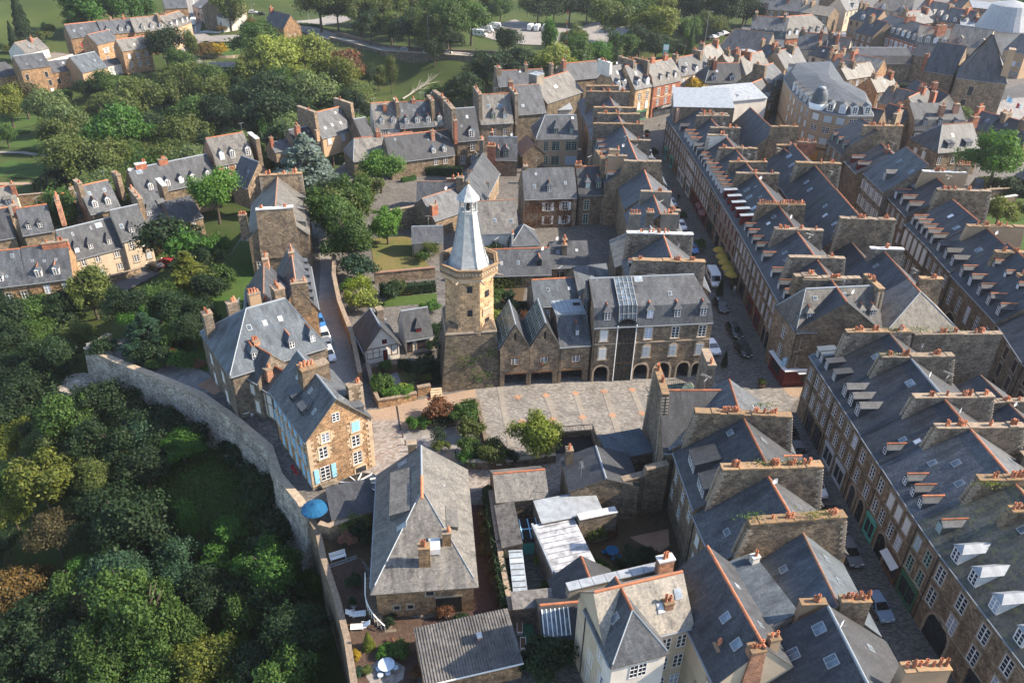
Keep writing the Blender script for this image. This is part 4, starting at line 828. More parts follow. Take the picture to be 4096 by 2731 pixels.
# ---------------------------------------------------------------- second street, right side (R3)
def r3(A,B,label,**k):
    k.setdefault('roof','slate_dark');k.setdefault('wall','ashlar_dk')
    return house(label,A,B,k.pop('ze',10),k.pop('D',15),k.pop('rise',5.2),group=GR3,**k)
r3((3,1115,880),(3,1215,965),'stone corner house with green framed dormers on a mansard roof',prof='mansfront',mans=(1.0,2.0),win=[('F',3,3.8,1,1.9,'g'),('F',3,7,1,1.8,'g')],dorm=[(3,.3,1.0,1.4,'gable','g',.4,None,'ridge')],chim=[(8.5,.9,4,13.5,.8,7,.5,12,'stone','cap_lichen')],wall='stone',shops=[('F',[.3,.7],2,3.2,'frame_k')],D=14,rise=5.6)
r3((3,1225,1010),(3,1300,1090),'low slate roofed house with two red dormers',ze=8.6,rise=4.4,dorm=[(2,.4,1.1,1.5,'gable','r',.4,None,'ridge')],wallb='red',chim=[(5,1.6,6.5,7.4,.6,3.5,.05,4,'brick','cap')])
r3((20,450,400),(20,680,620),'tall stone house with rows of white shuttered windows and one slate dormer',ze=11.2,rise=6,roof='slate',ridge='ridge_dull',win=[('F',4,7.8,1.1,2.1,'cow'),('F',4,4.2,1.1,2.2,'cow'),('F',[.15,.85],.6,1.1,2.2,'cxw')],dorm=[([.62],1.2,1.3,1.8,'gable','c',.6)],sky=[('F',.35,.62,.8,1),('F',.9,.6,.8,1.1)],wall='stone_grey',chim=[(13,.8,12.5,15,.8,4,.2,5,'stone','cap_lichen',True)])
r3((20,680,625),(20,940,905),'stone house with three orange ridged dormers, between a white capped and a quoined chimney wall',win=[('F',5,3.8,1,2.0,'c'),('F',5,7,1,1.8,'c')],dorm=[([.33,.58,.85],.5,1.2,1.6,'gable','c',.5,None,'ridge')],sky=[('F',.25,.5,.8,1),('F',.7,.8,.9,1)],chim=[(4.4,.9,4.5,13,1.4,8,1.3,9,'render_tan','capw'),(13,.95,4.2,14.4,.8,7,1.0,9,'stone','cap',True)])
r3((20,925,985),(20,1195,1255),'stone house with five dormers in a row above five tall white blinds',win=[('F',5,6.0,1.3,3.0,'cxwa'),('F',5,2.6,1.1,2.0,'c')],dorm=[(5,.5,1.0,1.5,'gable','c',.5,None,'ridge')],sky=[('F',.45,.65,.9,1.1),('F',.85,.55,.9,1.2)],chim=[(13.2,.95,4,14,.5,7,1,8,'render_tan','cap_lichen')])
r3((20,1200,1265),(20,1445,1535),'stone house with three plain slate dormers, a brown door and white shutters at the street',win=[('F',4,6.6,1,1.9,'c'),('F',[.3,.55,.8],1.5,1.1,2.3,'cow')],dorm=[([.18,.5,.8],.5,1.1,1.6,'gable','c',.5)],sky=[('F',.75,.55,1.2,1.1)],chim=[(13,.95,4,15,.7,7,1,9,'stone','cap_lichen')])
r3((21,1590,250),(21,2065,755),'long stone house with two tiers of orange ridged dormers and a big arched gateway',win=[('F',5,5.0,1.0,3.0,'cn')],dorm=[(5,.5,1.1,1.6,'gable','c',.5,None,'ridge'),([.22,.45,.7,.92],4.2,.8,.9,'gable','c',.35,None,'ridge')],shops=[('F',[.25],3.6,4.4,'door',True),('F',[.62],2.6,3.8,'door',True)],chim=[(9,.9,5.2,6.1,-1.2,3.6,0,1,'brickband','cap_lichen')],rise=6)
r3((21,2075,765),(6,2352,860),'stone house with arched blind windows and an undormered slate roof, far right',ze=9.6,win=[('F',3,3.4,1.2,2.2,'ba'),('F',3,6.6,1.2,2.0,'ba'),('F',3,.6,1.2,2,'ba')])
r3(('w',74.3,97),('w',74.5,74),'long dark stone facade across the second street at the right edge',ze=9.4,win=[('F',6,3.4,1.2,2.2,'ba'),('F',6,6.6,1.2,2.0,'ba'),('F',6,.6,1.2,2,'ba')])
# back range of the R1 plots, seen over the chimney walls
house('low slate roof of the yard range behind the chimney walls',('w',59.5,90),('w',60.5,78),8.5,9,3,roof='slate',ridge='ridge_dull',group=GR1,chim=[(6.2,.8,1,7,.4,3,.2,4,'stone_grey','cap')])
house('pale slate roofed range with a ridge vent, right of the three chimney walls',('w',58.5,77.5),('w',60,60),9.2,9,3.4,roof='slate_old',ridge='zinc',group=GR1,chim=[(5.5,.8,.5,6,.4,3,.2,4,'stone','cap')])

# ---------------------------------------------------------------- upper street, left side (LS): front = street side
LSl=[(32.2,106),(32.3,130),(32.4,165),(31.6,200),(31,217)]
def ls(y0,y1,label,**k):
    A=('w',lerpline(LSl,y0),y0);B=('w',lerpline(LSl,y1),y1);k.setdefault('roof','slate');k.setdefault('wall','stone')
    return house(label,A,B,k.pop('ze',9.8),k.pop('D',13),k.pop('rise',5.0),group=GLS,**k)
ls(116,127,'stone house with orange ridge between the arcaded building and a white capped chimney wall',chim=[(.2,.95,1.4,13.0,.5,7,.3,9,'stone_grey','cap_lichen',True),(11,.95,1.4,12.8,.4,7,.3,8,'stone_grey','capw',True)],sky=[('K',.2,.7,.6,.6)],dorm=[([.3,.6],.5,.9,1,'gable','c',.4,None,'ridge','K')],ridge='ridge',aer=[(.4,5,0,'aerial')])
ls(127.5,139,'house with a pale slate roof and clustered rendered chimneys beyond the white capped wall',ze=8,rise=3.6,D=14,roof='slate_old',ridge='zinc',chim=[(11,.9,2,5,2.4,5,.1,5,'render_grey','cap'),(11,.9,6.5,7.8,2.6,5,.1,3,'stone_grey','cap'),(10.5,.9,9,11,2.4,5,.1,4,'render_grey','cap')],sky=[('K',.4,.5,.6,.6),('K',.5,.5,.6,.6)])
ls(139.5,151,'house with a rendered chimney and an orange ridge below the broad stone gable',ze=8.6,rise=4.6,D=10,chim=[(10,.8,1.5,7.5,.8,4.5,.1,3,'render_grey','cap'),(2,.8,1,3,.2,4,.1,3,'render_grey','cap')])
ls(151.5,164,'house hidden below the broadest bare stone gable of the street',ze=9.2,rise=4.0,D=10,chim=[(12.5,.95,1.6,9.4,1.9,10.5,2.2,0,'stone','cap',False)])
ls(164.5,178.5,'stone house with a row of orange ridged dormers behind and a rendered chimney',dorm=[(4,.5,.95,1.2,'gable','c',.4,None,'ridge','K'),(3,.5,.95,1.2,'shed','c',.8)],chim=[(14,.9,1.6,6.2,.2,5,.1,1,'stone_grey','cap'),(3.0,.9,8.4,12.5,.2,5.6,.05,2,'render_tan','cap')],sky=[('K',.6,.6,.7,1)],aer=[(.85,8,0,'satellite_dish'),(.9,7.5,0,'aerial')])
ls(179,190,'stone house with an orange ridge below the longest chimney wall of the upper street',dorm=[(3,.5,.95,1.2,'gable','c',.4,None,'ridge','K'),(2,.5,.95,1.2,'shed','c',.8)],chim=[(11.2,.95,1.4,13.4,.4,7,.2,3,'stone_grey','cap_lichen')])
ls(190.8,197.5,'narrow house with plain slate dormers squeezed between two chimney walls',dorm=[(2,.5,.95,1.2,'shed','c',.8,None,None,'K'),(2,.5,.95,1.2,'shed','c',.8)],chim=[(7,.95,1.2,11.6,.6,6,.2,5,'stone_grey','cap_lichen')])
ls(198.3,203.2,'narrow house beneath a stepped chimney wall with square vents',chim=[(5,.95,1.2,12,.6,6,.2,2,'stone_grey','cap_lichen')])
ls(204,216,'last house of the left row with a long lichened chimney wall and a square stack',chim=[(11.4,.95,1.2,12.6,1.4,8,.2,9,'stone_grey','cap_lichen'),(13,1.4,11,12.6,2.4,5,.1,0,'stone_grey','cap_lichen')])
ls(217,232,'house with an orange ridge behind the last chimney walls of the left row',ze=8.6,rise=5,k=(.0,.3),chim=[(12,.9,2,9,.6,4,.1,2,'stone','cap_lichen')])
# ---------------------------------------------------------------- behind the tower and the square
GC='houses and roofs in the block behind the tower'
house('new dark slate roof house with a red ridge and two skylights, behind the twin gables',(5,1410,712),(5,1715,692),3.4,7.2,3.2,roof='slate_new',win=[('F',[.28,.55,.88],.7,.9,1.8,'cn')],sky=[('F',.33,.5,.6,.7),('F',.8,.5,.6,.7)],group=GC)
house('dark slate roof house with one skylight, joined to the back of the glazed stair',(5,1712,668),(5,1935,640),4.2,8.5,4.2,roof='slate_new',ridge=None,sky=[('F',.5,.55,.6,.7)],group=GC)
house('long low grey range with a terracotta ridge and one small orange dormer',(5,1085,505),(5,1520,492),2.9,7,3.6,roof='slate',win=[('F',[.5],.5,1.2,1.8,'k')],dorm=[([.82],1.0,1.0,1.3,'gable','k',.6,'slate','ridge')],sky=[('F',.24,.35,.6,.8),('F',.5,.35,.6,.8)],chim=[(15.2,.9,3.2,4.3,.6,2.5,.1,3,'stone_grey','cap')],aer=[(.88,3,0,'satellite_dish')],group=GC)
house('slate range with two small skylights, right of the terracotta ridged range',(5,1522,450),(5,1775,440),3.4,7,3.6,roof='slate',ridge=None,win=[('F',2,1,1.2,1.2,'kn')],sky=[('F',.2,.5,.6,.6),('F',.7,.55,.6,.6)],chim=[(3,.9,3,4,.6,2.5,.1,2,'stone','cap')],group=GC)
house('mansion with a broad pale slate roof and glazed veranda behind the tower spire',(5,985,225),(5,1300,212),4.6,11,4.6,wall='render_w',roof='slate_old',ridge='ridge_dull',sky=[('F',.05,.35,.7,.9),('F',.52,.3,.7,.9),('F',.87,.26,.7,.9)],win=[('F',3,.4,1.1,2.2,'p')],group=GC)
house('white pavilion with a hipped slate roof and zinc ridges',(5,1255,300),(5,1442,292),3.4,6.4,2.8,wall='render_w',roof='slate',k=(.9,.9),ridge='zinc',group=GC,chim=[(.2,.4,.2,.6,-.6,3,0,1,'render_w','capw')])
house('small rendered outbuilding with a green framed window, left of the spire',(5,585,282),(5,795,276),3.3,5,2.2,wall='render',roof='slate',ridge='zinc',win=[('F',[.66],.7,1.1,2.0,'g')],group=GC)
house('slate roof with an end chimney of red brick behind the spire',(2,735,1480),(2,1060,1370),4.0,8,3.6,roof='slate',ridge='ridge_dull',chim=[(.8,1.6,.6,1.6,-.6,3.6,0,2,'brick','cap')],group=GC)
house('long slate roofed range running behind the spire, with a brick stack',(2,615,1345),(2,1100,1350),3.4,7,3.0,roof='slate',ridge='ridge_dull',chim=[(7.8,2.2,3.4,4.2,.8,3,0,2,'brick','cap')],group=GC)
house('gabled slate house with a stone chimney, right of the brick stack',(2,1065,1360),(2,1170,1160),5,8,4.5,roof='slate',ridge=None,chim=[(.4,1.2,4.5,6,.8,5,.1,2,'stone','cap')],group=GC)
house('ivy covered stone house with white shutters and one orange ridged dormer',(22,520,1422),(22,1065,1402),7,9,5.0,wall='stone',roof='slate',ridge=None,win=[('F',[.45,.78],4,1.1,1.9,'cow'),('F',[.45,.78],.8,1.1,1.9,'cow')],dorm=[([.48],.8,1.1,1.5,'hip','c',.7,'slate','ridge')],sky=[('F',.2,.3,.7,.9),('F',.8,.4,.6,.8),('F',.25,.75,.5,.6)],chim=[(.8,.9,4.2,5.6,.6,3,.1,1,'stone','cap'),(12.5,1.4,4.4,5.4,.5,2,.1,4,'brick','cap'),(17.6,.9,3.0,9,2.2,8,.3,3,'stone','cap_lichen')],group=GC)
house('stone house with two pointed orange ridged dormers, left of the big bare gable',(22,1085,1380),(22,1435,1365),7.2,8,4.8,wall='ashlar_dk',roof='slate_dark',ridge='ridge',win=[('F',[.25,.8],3.6,1.1,2.2,'p'),('F',[.25,.8],.3,1.1,2.2,'g')],dorm=[([.28,.6],.8,1.2,1.5,'hip','p',.9,'slate','ridge')],sky=[('F',.85,.35,.8,.9)],chim=[(8.6,2.2,4.4,5.4,3.4,6,.05,2,'render_tan','cap')],group=GC)
house('cream rendered mansion with large green paned windows and two pointed dormers',(22,638,795),(22,1082,790),7.7,10,4.4,wall='render_tan',roof='slate',k=(.55,0),ridge='zinc',win=[('F',[.24],4.4,1.1,2.4,'p'),('F',[.47],4.4,2.0,2.4,'p'),('F',[.84],4.4,2.9,2.4,'p'),('F',[.24],.6,1.1,2.4,'p'),('F',[.47],.6,2.0,2.4,'p'),('F',[.84],.6,2.9,2.4,'p')],dorm=[([.48,.84],.9,1.2,1.5,'hip','p',1.3)],sky=[('F',.9,.8,.8,.8)],group=GC)
house('small outhouse with a dark red tiled roof beside the cream mansion',(22,425,875),(22,500,975),3.5,6,2.8,roof='ridge_dull',ridge=None,group=GC)
house('slate house with a green glazed dormer and a satellite dish',(22,130,1010),(22,440,1015),4.4,8,4.4,roof='slate',ridge='zinc',dorm=[([.62],.3,1.4,2.0,'gable','p',.7,'slate','ridge'),([.35],.3,1.2,1.8,'gable','p',.7,'slate','ridge')],chim=[(1.0,.9,5,6,.8,2,0,1,'brick','cap'),(1.0,2.0,-2.2,-.9,-.4,8,.2,9,'brick','cap_lichen'),(-1.4,1.0,-3.4,-.4,1.4,10,.3,5,'stone_grey','cap')],aer=[(.3,6.5,0,'satellite_dish')],group=GC)
house('tall stone house with two narrow dormers between two stepped chimney walls',(22,62,640),(22,400,624),8,11,6.2,wall='stone_grey',roof='slate_old',ridge='ridge',win=[('F',[.4,.75],4.4,1,1.8,'c'),('F',[.4,.75],1,1,1.8,'c')],dorm=[([.4,.75],.7,1.1,1.6,'hip','p',.8,'slate','ridge')],sky=[('F',.3,.5,.9,1.1),('F',.65,.5,1.5,1.1)],chim=[(.1,.9,1.2,9.6,1.2,9,.8,9,'stone_grey','cap'),(10.0,.9,1.6,8.6,.8,8,.8,6,'stone_grey','cap')],aer=[(.55,5,0,'aerial')],group=GC)
house('wide slate roof above a bare rubble wall with two roof windows',(22,425,545),(22,745,520),8.6,13,6.0,wall='stone_dark',roof='slate',ridge='ridge_dull',sky=[('F',.12,.48,.6,.7),('F',.3,.22,.9,.9)],chim=[(.6,1.2,6.2,7.4,1.2,4,.1,2,'brick','cap')],aer=[(.2,5,0,'aerial')],group=GC)
house('long slate roof with a glazed zinc lantern on its ridge',(22,750,425),(22,1130,300),8.6,12,4.8,wall='stone_dark',roof='slate_old',ridge='ridge',sky=[('F',.25,.4,.6,.6),('F',.45,.45,1.6,1.0)],chim=[(2.6,3.4,4.6,7.6,2.0,3.4,0,0,'render_grey','zinc')],aer=[(.55,6,0,'aerial')],group=GC)
house('grey zinc roofed extension with one roof window, behind the cream mansion',(22,800,500),(22,1020,490),5.4,5,1.4,wall='render_w',roof='zinc',prof='shed',ridge=None,sky=[('F',.55,.4,1.0,.8)],group=GC)
house('slate roof with a terracotta ridge and two end chimneys at the valley edge, front',(22,250,250),(22,740,225),8.2,8,3.6,wall='stone',roof='slate',chim=[(.6,1.6,2.6,5.4,1.2,5,.1,4,'stone','cap'),(9.6,.9,3.2,5,1.6,4,.1,3,'stone','cap'),(18,.9,3,5.4,1.4,4,.1,3,'stone','cap')],aer=[(.05,3,0,'aerial'),(.5,3,0,'satellite_dish')],group=GC)
house('slate roof with a terracotta ridge and a tall radio mast beside it',(22,960,185),(22,1330,150),8.0,9,4.0,wall='stone',roof='slate',chim=[(.6,1,3,5,1.2,4,.1,3,'brick','cap')],group=GC)
house('slate house with three white dormers, left end of the brick row',(22,1475,285),(22,1665,252),10,10,5.6,wall='ashlar',roof='slate',ridge=None,win=[('F',[.8],6.6,1,1.9,'c'),('F',[.8],3.4,1,2,'cow')],dorm=[(3,.3,1.25,1.9,'gable','c',.6)],wallb='shut_w',chim=[(.2,.9,3.4,9,1.4,4,.2,6,'render_w','capw'),(8.2,.9,2,9,1.4,6,.3,6,'stone_grey','cap')],sky=[('F',.4,.6,.7,1)],group=GC)
house('ashlar house with two large white dormers and a green shopfront',(22,1672,278),(22,1855,238),10,10,5.6,wall='ashlar',roof='slate',ridge='ridge',win=[('F',[.3,.75],6.2,1.1,2.4,'cn'),('F',[.3,.75],3.4,1.1,2.2,'cxw')],dorm=[(2,.3,1.5,1.9,'gable','c',.7,None,'ridge')],wallb='shut_w',shops=[('F',[.5],4.6,3.0,'green')],chim=[(7.2,.9,2,8,1.2,6,.3,5,'stone_grey','cap')],sky=[('F',.4,.55,.7,.9)],group=GC)
T=house('red brick house with stone dressings, three white dormers and a dark bank shopfront',(22,1862,240),(22,2155,176),10,10,5.4,wall='brick',roof='slate_old',prof='mansfront',mans=(.9,2.2),ridge='ridge',win=[('F',[.22,.5,.75],6.4,1.15,2.2,'c'),('F',[.22,.5,.75],3.5,1.15,2.0,'cn')],dorm=[([.28,.55,.8],.3,1.1,1.6,'gable','c',.5)],shops=[('F',[.5],10.4,2.9,'frame_k')],sky=[('F',.15,.5,.7,.9),('F',.4,.6,.7,.9),('F',.75,.65,.7,.9)],chim=[(4,1.6,4.4,5.6,1.4,3,0,3,'brick','cap'),(10,1.6,4.4,5.6,1.4,3,0,3,'brick','cap')],group=GC,trim='trim_light',floorband=(5.9,))
# ---------------------------------------------------------------- belfry tower
def oct_(r,z,cx,cy,a0):return [(cx+r*cos(a0+k*pi/4),cy+r*sin(a0+k*pi/4),z) for k in range(8)]
TX,TY=-6.6,105.2
T=thing('bell_tower','octagonal granite belfry tower with a tall pale spire and open bell lantern','bell tower',(TX,TY,0),radians(9))
A8=radians(-112.5-4)
b=MB()   # battered base: square with splayed corners
q0=[(-4.9,-5.0),(4.5,-4.5),(4.5,4.2),(-5.2,4.2)];q1=[(-3.9,-3.75),(3.7,-3.6),(3.7,3.8),(-3.9,3.8)]
b.hexa([(x,y,-1) for x,y in q0],[(x,y,9.6) for x,y in q1],0)
b.hexa([(x*1.03,y*1.03,9.6) for x,y in q1],[(x,y,9.95) for x,y in q1],1)
b.hexa([(x,y,9.95) for x,y in q1],[(x*.83,y*.83,11.0) for x,y in q1],2)
b.obj('base',[M['stone_dark'],M['trim'],M['ashlar_dk']],T)
b=MB();b.hexa(oct_(3.95,9.0,0,0,A8),oct_(3.8,18.6,0,0,A8),0)
for zz_,r in ((18.0,4.0),(18.3,4.2),(18.6,4.4)):b.hexa(oct_(r,zz_,0,0,A8),oct_(r,zz_+.31,0,0,A8),1)
sh=b.obj('shaft',[M['ashlar'],M['trim_light']],T)
b=MB();ro,ri=4.42,4.05   # pierced parapet
O0,O1,I0,I1=oct_(ro,18.9,0,0,A8),oct_(ro,20.2,0,0,A8),oct_(ri,18.9,0,0,A8),oct_(ri,20.2,0,0,A8)
for k in range(8):
    j=(k+1) % 8
    b.poly([O0[k],O0[j],O1[j],O1[k]],0);b.poly([I0[j],I0[k],I1[k],I1[j]],0);b.poly([O1[k],O1[j],I1[j],I1[k]],1)
    p,q=Vector(O0[k]),Vector(O0[j]);nrm=(q-p).cross(Vector((0,0,1))).normalized()
    for i in range(7):
        c=p.lerp(q,(i+.5)/7)+Vector((0,0,.62))+nrm*.02;u=(q-p).normalized()
        for a in (-1,1):b.bar(c-u*.17-Vector((0,0,a*.24)),c+u*.17+Vector((0,0,a*.24)),.05,2)
    c0,c1=p+nrm*.06,q+nrm*.06
    b.bar(c0+Vector((0,0,1.3)),c1+Vector((0,0,1.3)),.13,1);b.bar(c0+Vector((0,0,.06)),c1+Vector((0,0,.06)),.1,1)
b.obj('parapet',[M['ashlar_dk'],M['cap_lichen'],M['trim_light']],T)
b=MB();b.hexa(oct_(4.0,18.9,0,0,A8),oct_(4.0,19.0,0,0,A8),0);b.obj('walkway',M['lead'],T)
b=MB()   # spire, eight leaves with a flared foot
prof=[(3.45,19.0),(2.85,20.2),(2.45,21.6),(2.0,23.8),(1.62,26.0),(1.36,27.6)]
for (r0,z0),(r1,z1) in zip(prof,prof[1:]):b.hexa(oct_(r0,z0,0,0,A8),oct_(r1,z1,0,0,A8),0,nobot=True)
for k in range(8):
    for (r0,z0),(r1,z1) in zip(prof,prof[1:]):
        a=A8+k*pi/4;b.bar((r0*1.005*cos(a),r0*1.005*sin(a),z0),(r1*1.005*cos(a),r1*1.005*sin(a),z1),.05,1)
b.obj('spire',[M['lead'],M['zinc_pale']],T)
b=MB();b.hexa(oct_(1.42,27.6,0,0,A8),oct_(1.36,27.85,0,0,A8),0)
for k in range(8):
    a=A8+k*pi/4;b.tube((1.22*cos(a),1.22*sin(a),27.8),(1.22*cos(a),1.22*sin(a),29.4),.14,.13,6)
    a2=a+pi/4
    for t in range(5):# little arches between the posts
        u0,u1=t/5,(t+1)/5;p=lambda u,z:(1.22*(cos(a)*(1-u)+cos(a2)*u),1.22*(sin(a)*(1-u)+sin(a2)*u),z)
        z0=29.0+.32*sin(pi*u0);z1=29.0+.32*sin(pi*u1);b.poly([p(u0,z0),p(u1,z1),p(u1,29.45),p(u0,29.45)])
b.hexa(oct_(1.5,29.4,0,0,A8),oct_(1.5,29.55,0,0,A8),0)
b.obj('lantern',M['lead'],T)
b=MB();b.lathe([(.05,28.9),(.22,28.8),(.28,28.4),(.42,28.1),(.46,28.0),(.1,28.05)],10);b.bar((-.8,0,28.95),(.8,0,28.95),.07);b.obj('bell',M['iron'],T,smooth=False)
b=MB();b.hexa(oct_(1.72,29.5,0,0,A8),oct_(.95,30.5,0,0,A8),0,nobot=True);b.hexa(oct_(.95,30.5,0,0,A8),oct_(.12,31.6,0,0,A8),0,nobot=True);b.obj('lantern_roof',M['lead'],T)
b=MB();b.lathe([(.06,31.5),(.24,31.75),(.24,31.95),(.05,32.15),(.04,33.6),(.09,33.7),(.0,33.8)],8,0);b.bar((-.55,0,33.3),(.55,0,33.3),.03,1);b.bar((0,-.4,33.0),(0,.4,33.0),.025,1)
b.poly([(.1,0,33.45),(.8,.05,33.4),(.75,.05,33.75),(.35,.02,33.7)],1);b.poly([(.1,.01,33.45),(.35,.03,33.7),(.75,.06,33.75),(.8,.06,33.4)],1);b.obj('weathervane',[M['cap_lichen'],M['ridge_dull']],T)
# shaft openings and relief on the faces towards the square
fa=A8+pi/8
def onface(k,off,z,r=3.62):a=fa+k*pi/4;return (r*cos(a)-off*sin(a),r*sin(a)+off*cos(a),z),a+pi/2
for k,z in ((1,15.2),(1,10.6),(0,16.4),(0,12.5)):
    lo,rz=onface(k,0,z,3.62 if z > 13 else 3.68);add_window(T,'kn',.75,1.05,lo,rz)
lo,rz=onface(1,0,12.2,3.64);b=MB()
b.box(-.95,-.1,0,.95,.02,.1);b.box(-.95,-.1,1.1,.95,.02,1.2)
for k in range(4):x=-.69+k*.46;b.lathe([(.13,.1),(.17,.5),(.1,.75),(.12,1.1)],6,0,x,0)
for k in range(5):x=-.92+k*.46;b.box(x-.05,-.09,.1,x+.05,.02,1.1)
b.obj('relief_panel',M['trim_light'],T,loc=lo,rz=rz)
for k in (0.5,1.5,2.5,7.5):# gargoyles under the parapet
    a=fa+k*pi/4;b=MB();b.tube((4.1*cos(a),4.1*sin(a),18.5),(5.2*cos(a),5.2*sin(a),18.35),.16,.1,6);b.tube((5.0*cos(a),5.0*sin(a),18.35),(5.35*cos(a),5.35*sin(a),18.5),.15,.07,6);b.obj('gargoyle',M['trim'],T)
for k in (0,2,7):# pinnacled weatherings where the shaft meets the base
    a=A8+(k+.5)*pi/4+pi/8;x,y=3.55*cos(a),3.55*sin(a);b=MB();b.hexa([(x-.5,y-.4,9.9),(x+.5,y-.4,9.9),(x+.5,y+.4,9.9),(x-.5,y+.4,9.9)],[(x-.3,y-.25,11.4),(x+.3,y-.25,11.4),(x+.3,y+.25,11.4),(x-.3,y+.25,11.4)]);b.hexa([(x-.3,y-.25,11.4),(x+.3,y-.25,11.4),(x+.3,y+.25,11.4),(x-.3,y+.25,11.4)],[(x-.06,y-.06,12.4),(x+.06,y-.06,12.4),(x+.06,y+.06,12.4),(x-.06,y+.06,12.4)]);b.obj('pinnacle',M['ashlar'],T)

# ---------------------------------------------------------------- arcades along the square
def arcade(par,L,h,ops,th=.6,mat='stone',ring='trim_light',name='arcade'):
    """wall 0..L, y 0..th with openings (s0,s1,spring,rise)"""
    b=MB();x=0
    for s0,s1,sp,rs in ops+[(L,L,0,0)]:
        if s0 > x:b.box(x,0,0,s0,th,h,0)
        if s1 > s0:
            n=8 if rs else 1;w=s1-s0
            f=lambda u:sp+rs*sqrt(max(0,1-(2*u-1)**2))
            for i in range(n):
                u0,u1=i/n,(i+1)/n;a,c=s0+w*u0,s0+w*u1;z0,z1=f(u0),f(u1)
                b.hexa([(a,0,z0),(c,0,z1),(c,th,z1),(a,th,z0)],[(a,0,h),(c,0,h),(c,th,h),(a,th,h)],0)
                if rs:
                    g=lambda u,d:(s0+w/2+(w/2+d)*(2*u-1),sp+(rs+d)*sqrt(max(0,1-(2*u-1)**2)))
                    p=[g(u0,0),g(u1,0),g(u1,.32),g(u0,.32)]
                    b.hexa([(q[0],-.05,q[1]) for q in p][::-1],[(q[0],.0,q[1]) for q in p][::-1],1)
            if rs:
                for q in (s0-.3,s1+.02):b.box(q,-.05,0,q+.28,.0,sp,1)
            else:b.box(s0-.25,-.08,sp,s1+.25,th+.02,sp+.3,2)
        x=s1
    return b.obj(name,[M[mat],M[ring],M['wood']],par)
AR=house('long arcaded granite building with a mansard slate roof and a glazed stair bay',('w',12.4,103.3),('w',30.8,105.7),10.3,9.6,5.0,zb=3.6,wall='stone',roof='slate',prof='mansfront',mans=(.9,2.5),rf=.6,ridge='zinc',k=(0,.5),trim='trim_light',
   win=[('F',[.085],.6,1.15,2.0,'cxwa'),('F',[.085],3.9,1.15,1.9,'cxwa'),('F',[.46,.69,.92],.6,1.15,2.0,'cxga'),('F',[.46,.69,.92],3.9,1.15,2.0,'ca')],
   dorm=[([.105,.46,.69,.91],.25,1.2,1.55,'hip','c',.75,'slate','ridge')],sky=[('F',.41,.8,1.3,1.1),('F',.65,.3,.6,.8)],aer=[(.5,4,0,'aerial')],floorband=(3.35,),name='arcaded_building',cat='building')
LA=AR['_L'];U=3.6   # ground arcade under it
arc=arcade(AR,LA,U,[(.55,2.75,1.9,.95),(3.9,6.3,3.2,0),(6.95,9.15,1.9,.95),(10.25,12.75,1.9,1.05),(14.0,15.9,1.9,.9),(16.5,17.8,1.9,.62)]);arc.location=(0,.002,-3.6)
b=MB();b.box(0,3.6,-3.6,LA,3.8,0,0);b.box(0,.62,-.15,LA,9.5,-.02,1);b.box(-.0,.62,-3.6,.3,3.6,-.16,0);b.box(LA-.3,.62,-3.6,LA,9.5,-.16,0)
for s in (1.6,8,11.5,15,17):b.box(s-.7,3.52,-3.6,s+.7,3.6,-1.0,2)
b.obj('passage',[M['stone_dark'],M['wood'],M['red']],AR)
def atrium():
    b=MB();x0,x1=3.75,6.45
    b.box(x0,-.06,-3.4,x1,.02,6.7,1)
    for k in range(5):x=x0+.05+(x1-x0-.1)*k/4;b.box(x-.05,-.14,-3.5,x+.05,-.06,6.4,0)
    for k in range(9):z=-3.0+k*1.1;b.box(x0,-.13,z,x1,-.06,z+.09,0)
    xc=(x0+x1)/2;R_=(x1-x0)/2;n=10
    for k in range(n):
        a0,a1=pi*k/n,pi*(k+1)/n;p=[(xc+R_*cos(a),z+R_*.75*sin(a)) for a in (a0,a1) for z in (6.7,)]
        b.poly([(xc,-.05,6.7),(p[0][0],-.05,p[0][1]),(p[1][0],-.05,p[1][1])],1);b.bar((p[0][0],-.1,p[0][1]),(p[1][0],-.1,p[1][1]),.08,0)
        if k % 2:b.bar((xc,-.1,6.7),(p[0][0],-.1,p[0][1]),.04,0)
    # glazed roof strip over the bay
    yb,zt,yt,z0=.9,11.75,5.75,9.2
    y0=.35
    for (ya,za),(yc,zc) in (((y0,6.9),(yb,9.35)),((yb,9.35),(yt,zt))):
        b.hexa([(x0,ya-.3,za+.12),(x1,ya-.3,za+.12),(x1,yc-.3,zc+.12),(x0,yc-.3,zc+.12)],[(x0,ya-.3,za+.2),(x1,ya-.3,za+.2),(x1,yc-.3,zc+.2),(x0,yc-.3,zc+.2)],2)
        for k in range(5):x=x0+(x1-x0)*k/4;b.bar((x,ya-.3,za+.24),(x,yc-.3,zc+.24),.05,3)
        n=2 if ya < .5 else 5
        for k in range(n+1):t=k/n;b.bar((x0,ya+(yc-ya)*t-.3,za+(zc-za)*t+.24),(x1,ya+(yc-ya)*t-.3,za+(zc-za)*t+.24),.05,3)
    for x in (x0-.18,x1+.05):b.tube((x+.07,-.12,-3.5),(x+.07,-.12,6.6),.075,n=6,m=4)
    return b.obj('glass_stair',[M['frame_k'],M['glass_dark'],M['glass_sky'],M['silver'],M['white']],AR)
atrium()
# corner zinc stair cage at the left end of the roof
b=MB();b.hexa([(-.5,3.2,2),(.25,3.2,2),(.25,7,2),(-.5,7,2)],[(-.5,3.4,9.5),(.25,3.4,9.5),(.25,6,11.3),(-.5,6,11.3)]);b.obj('side_glazing',M['glass_dark'],AR)
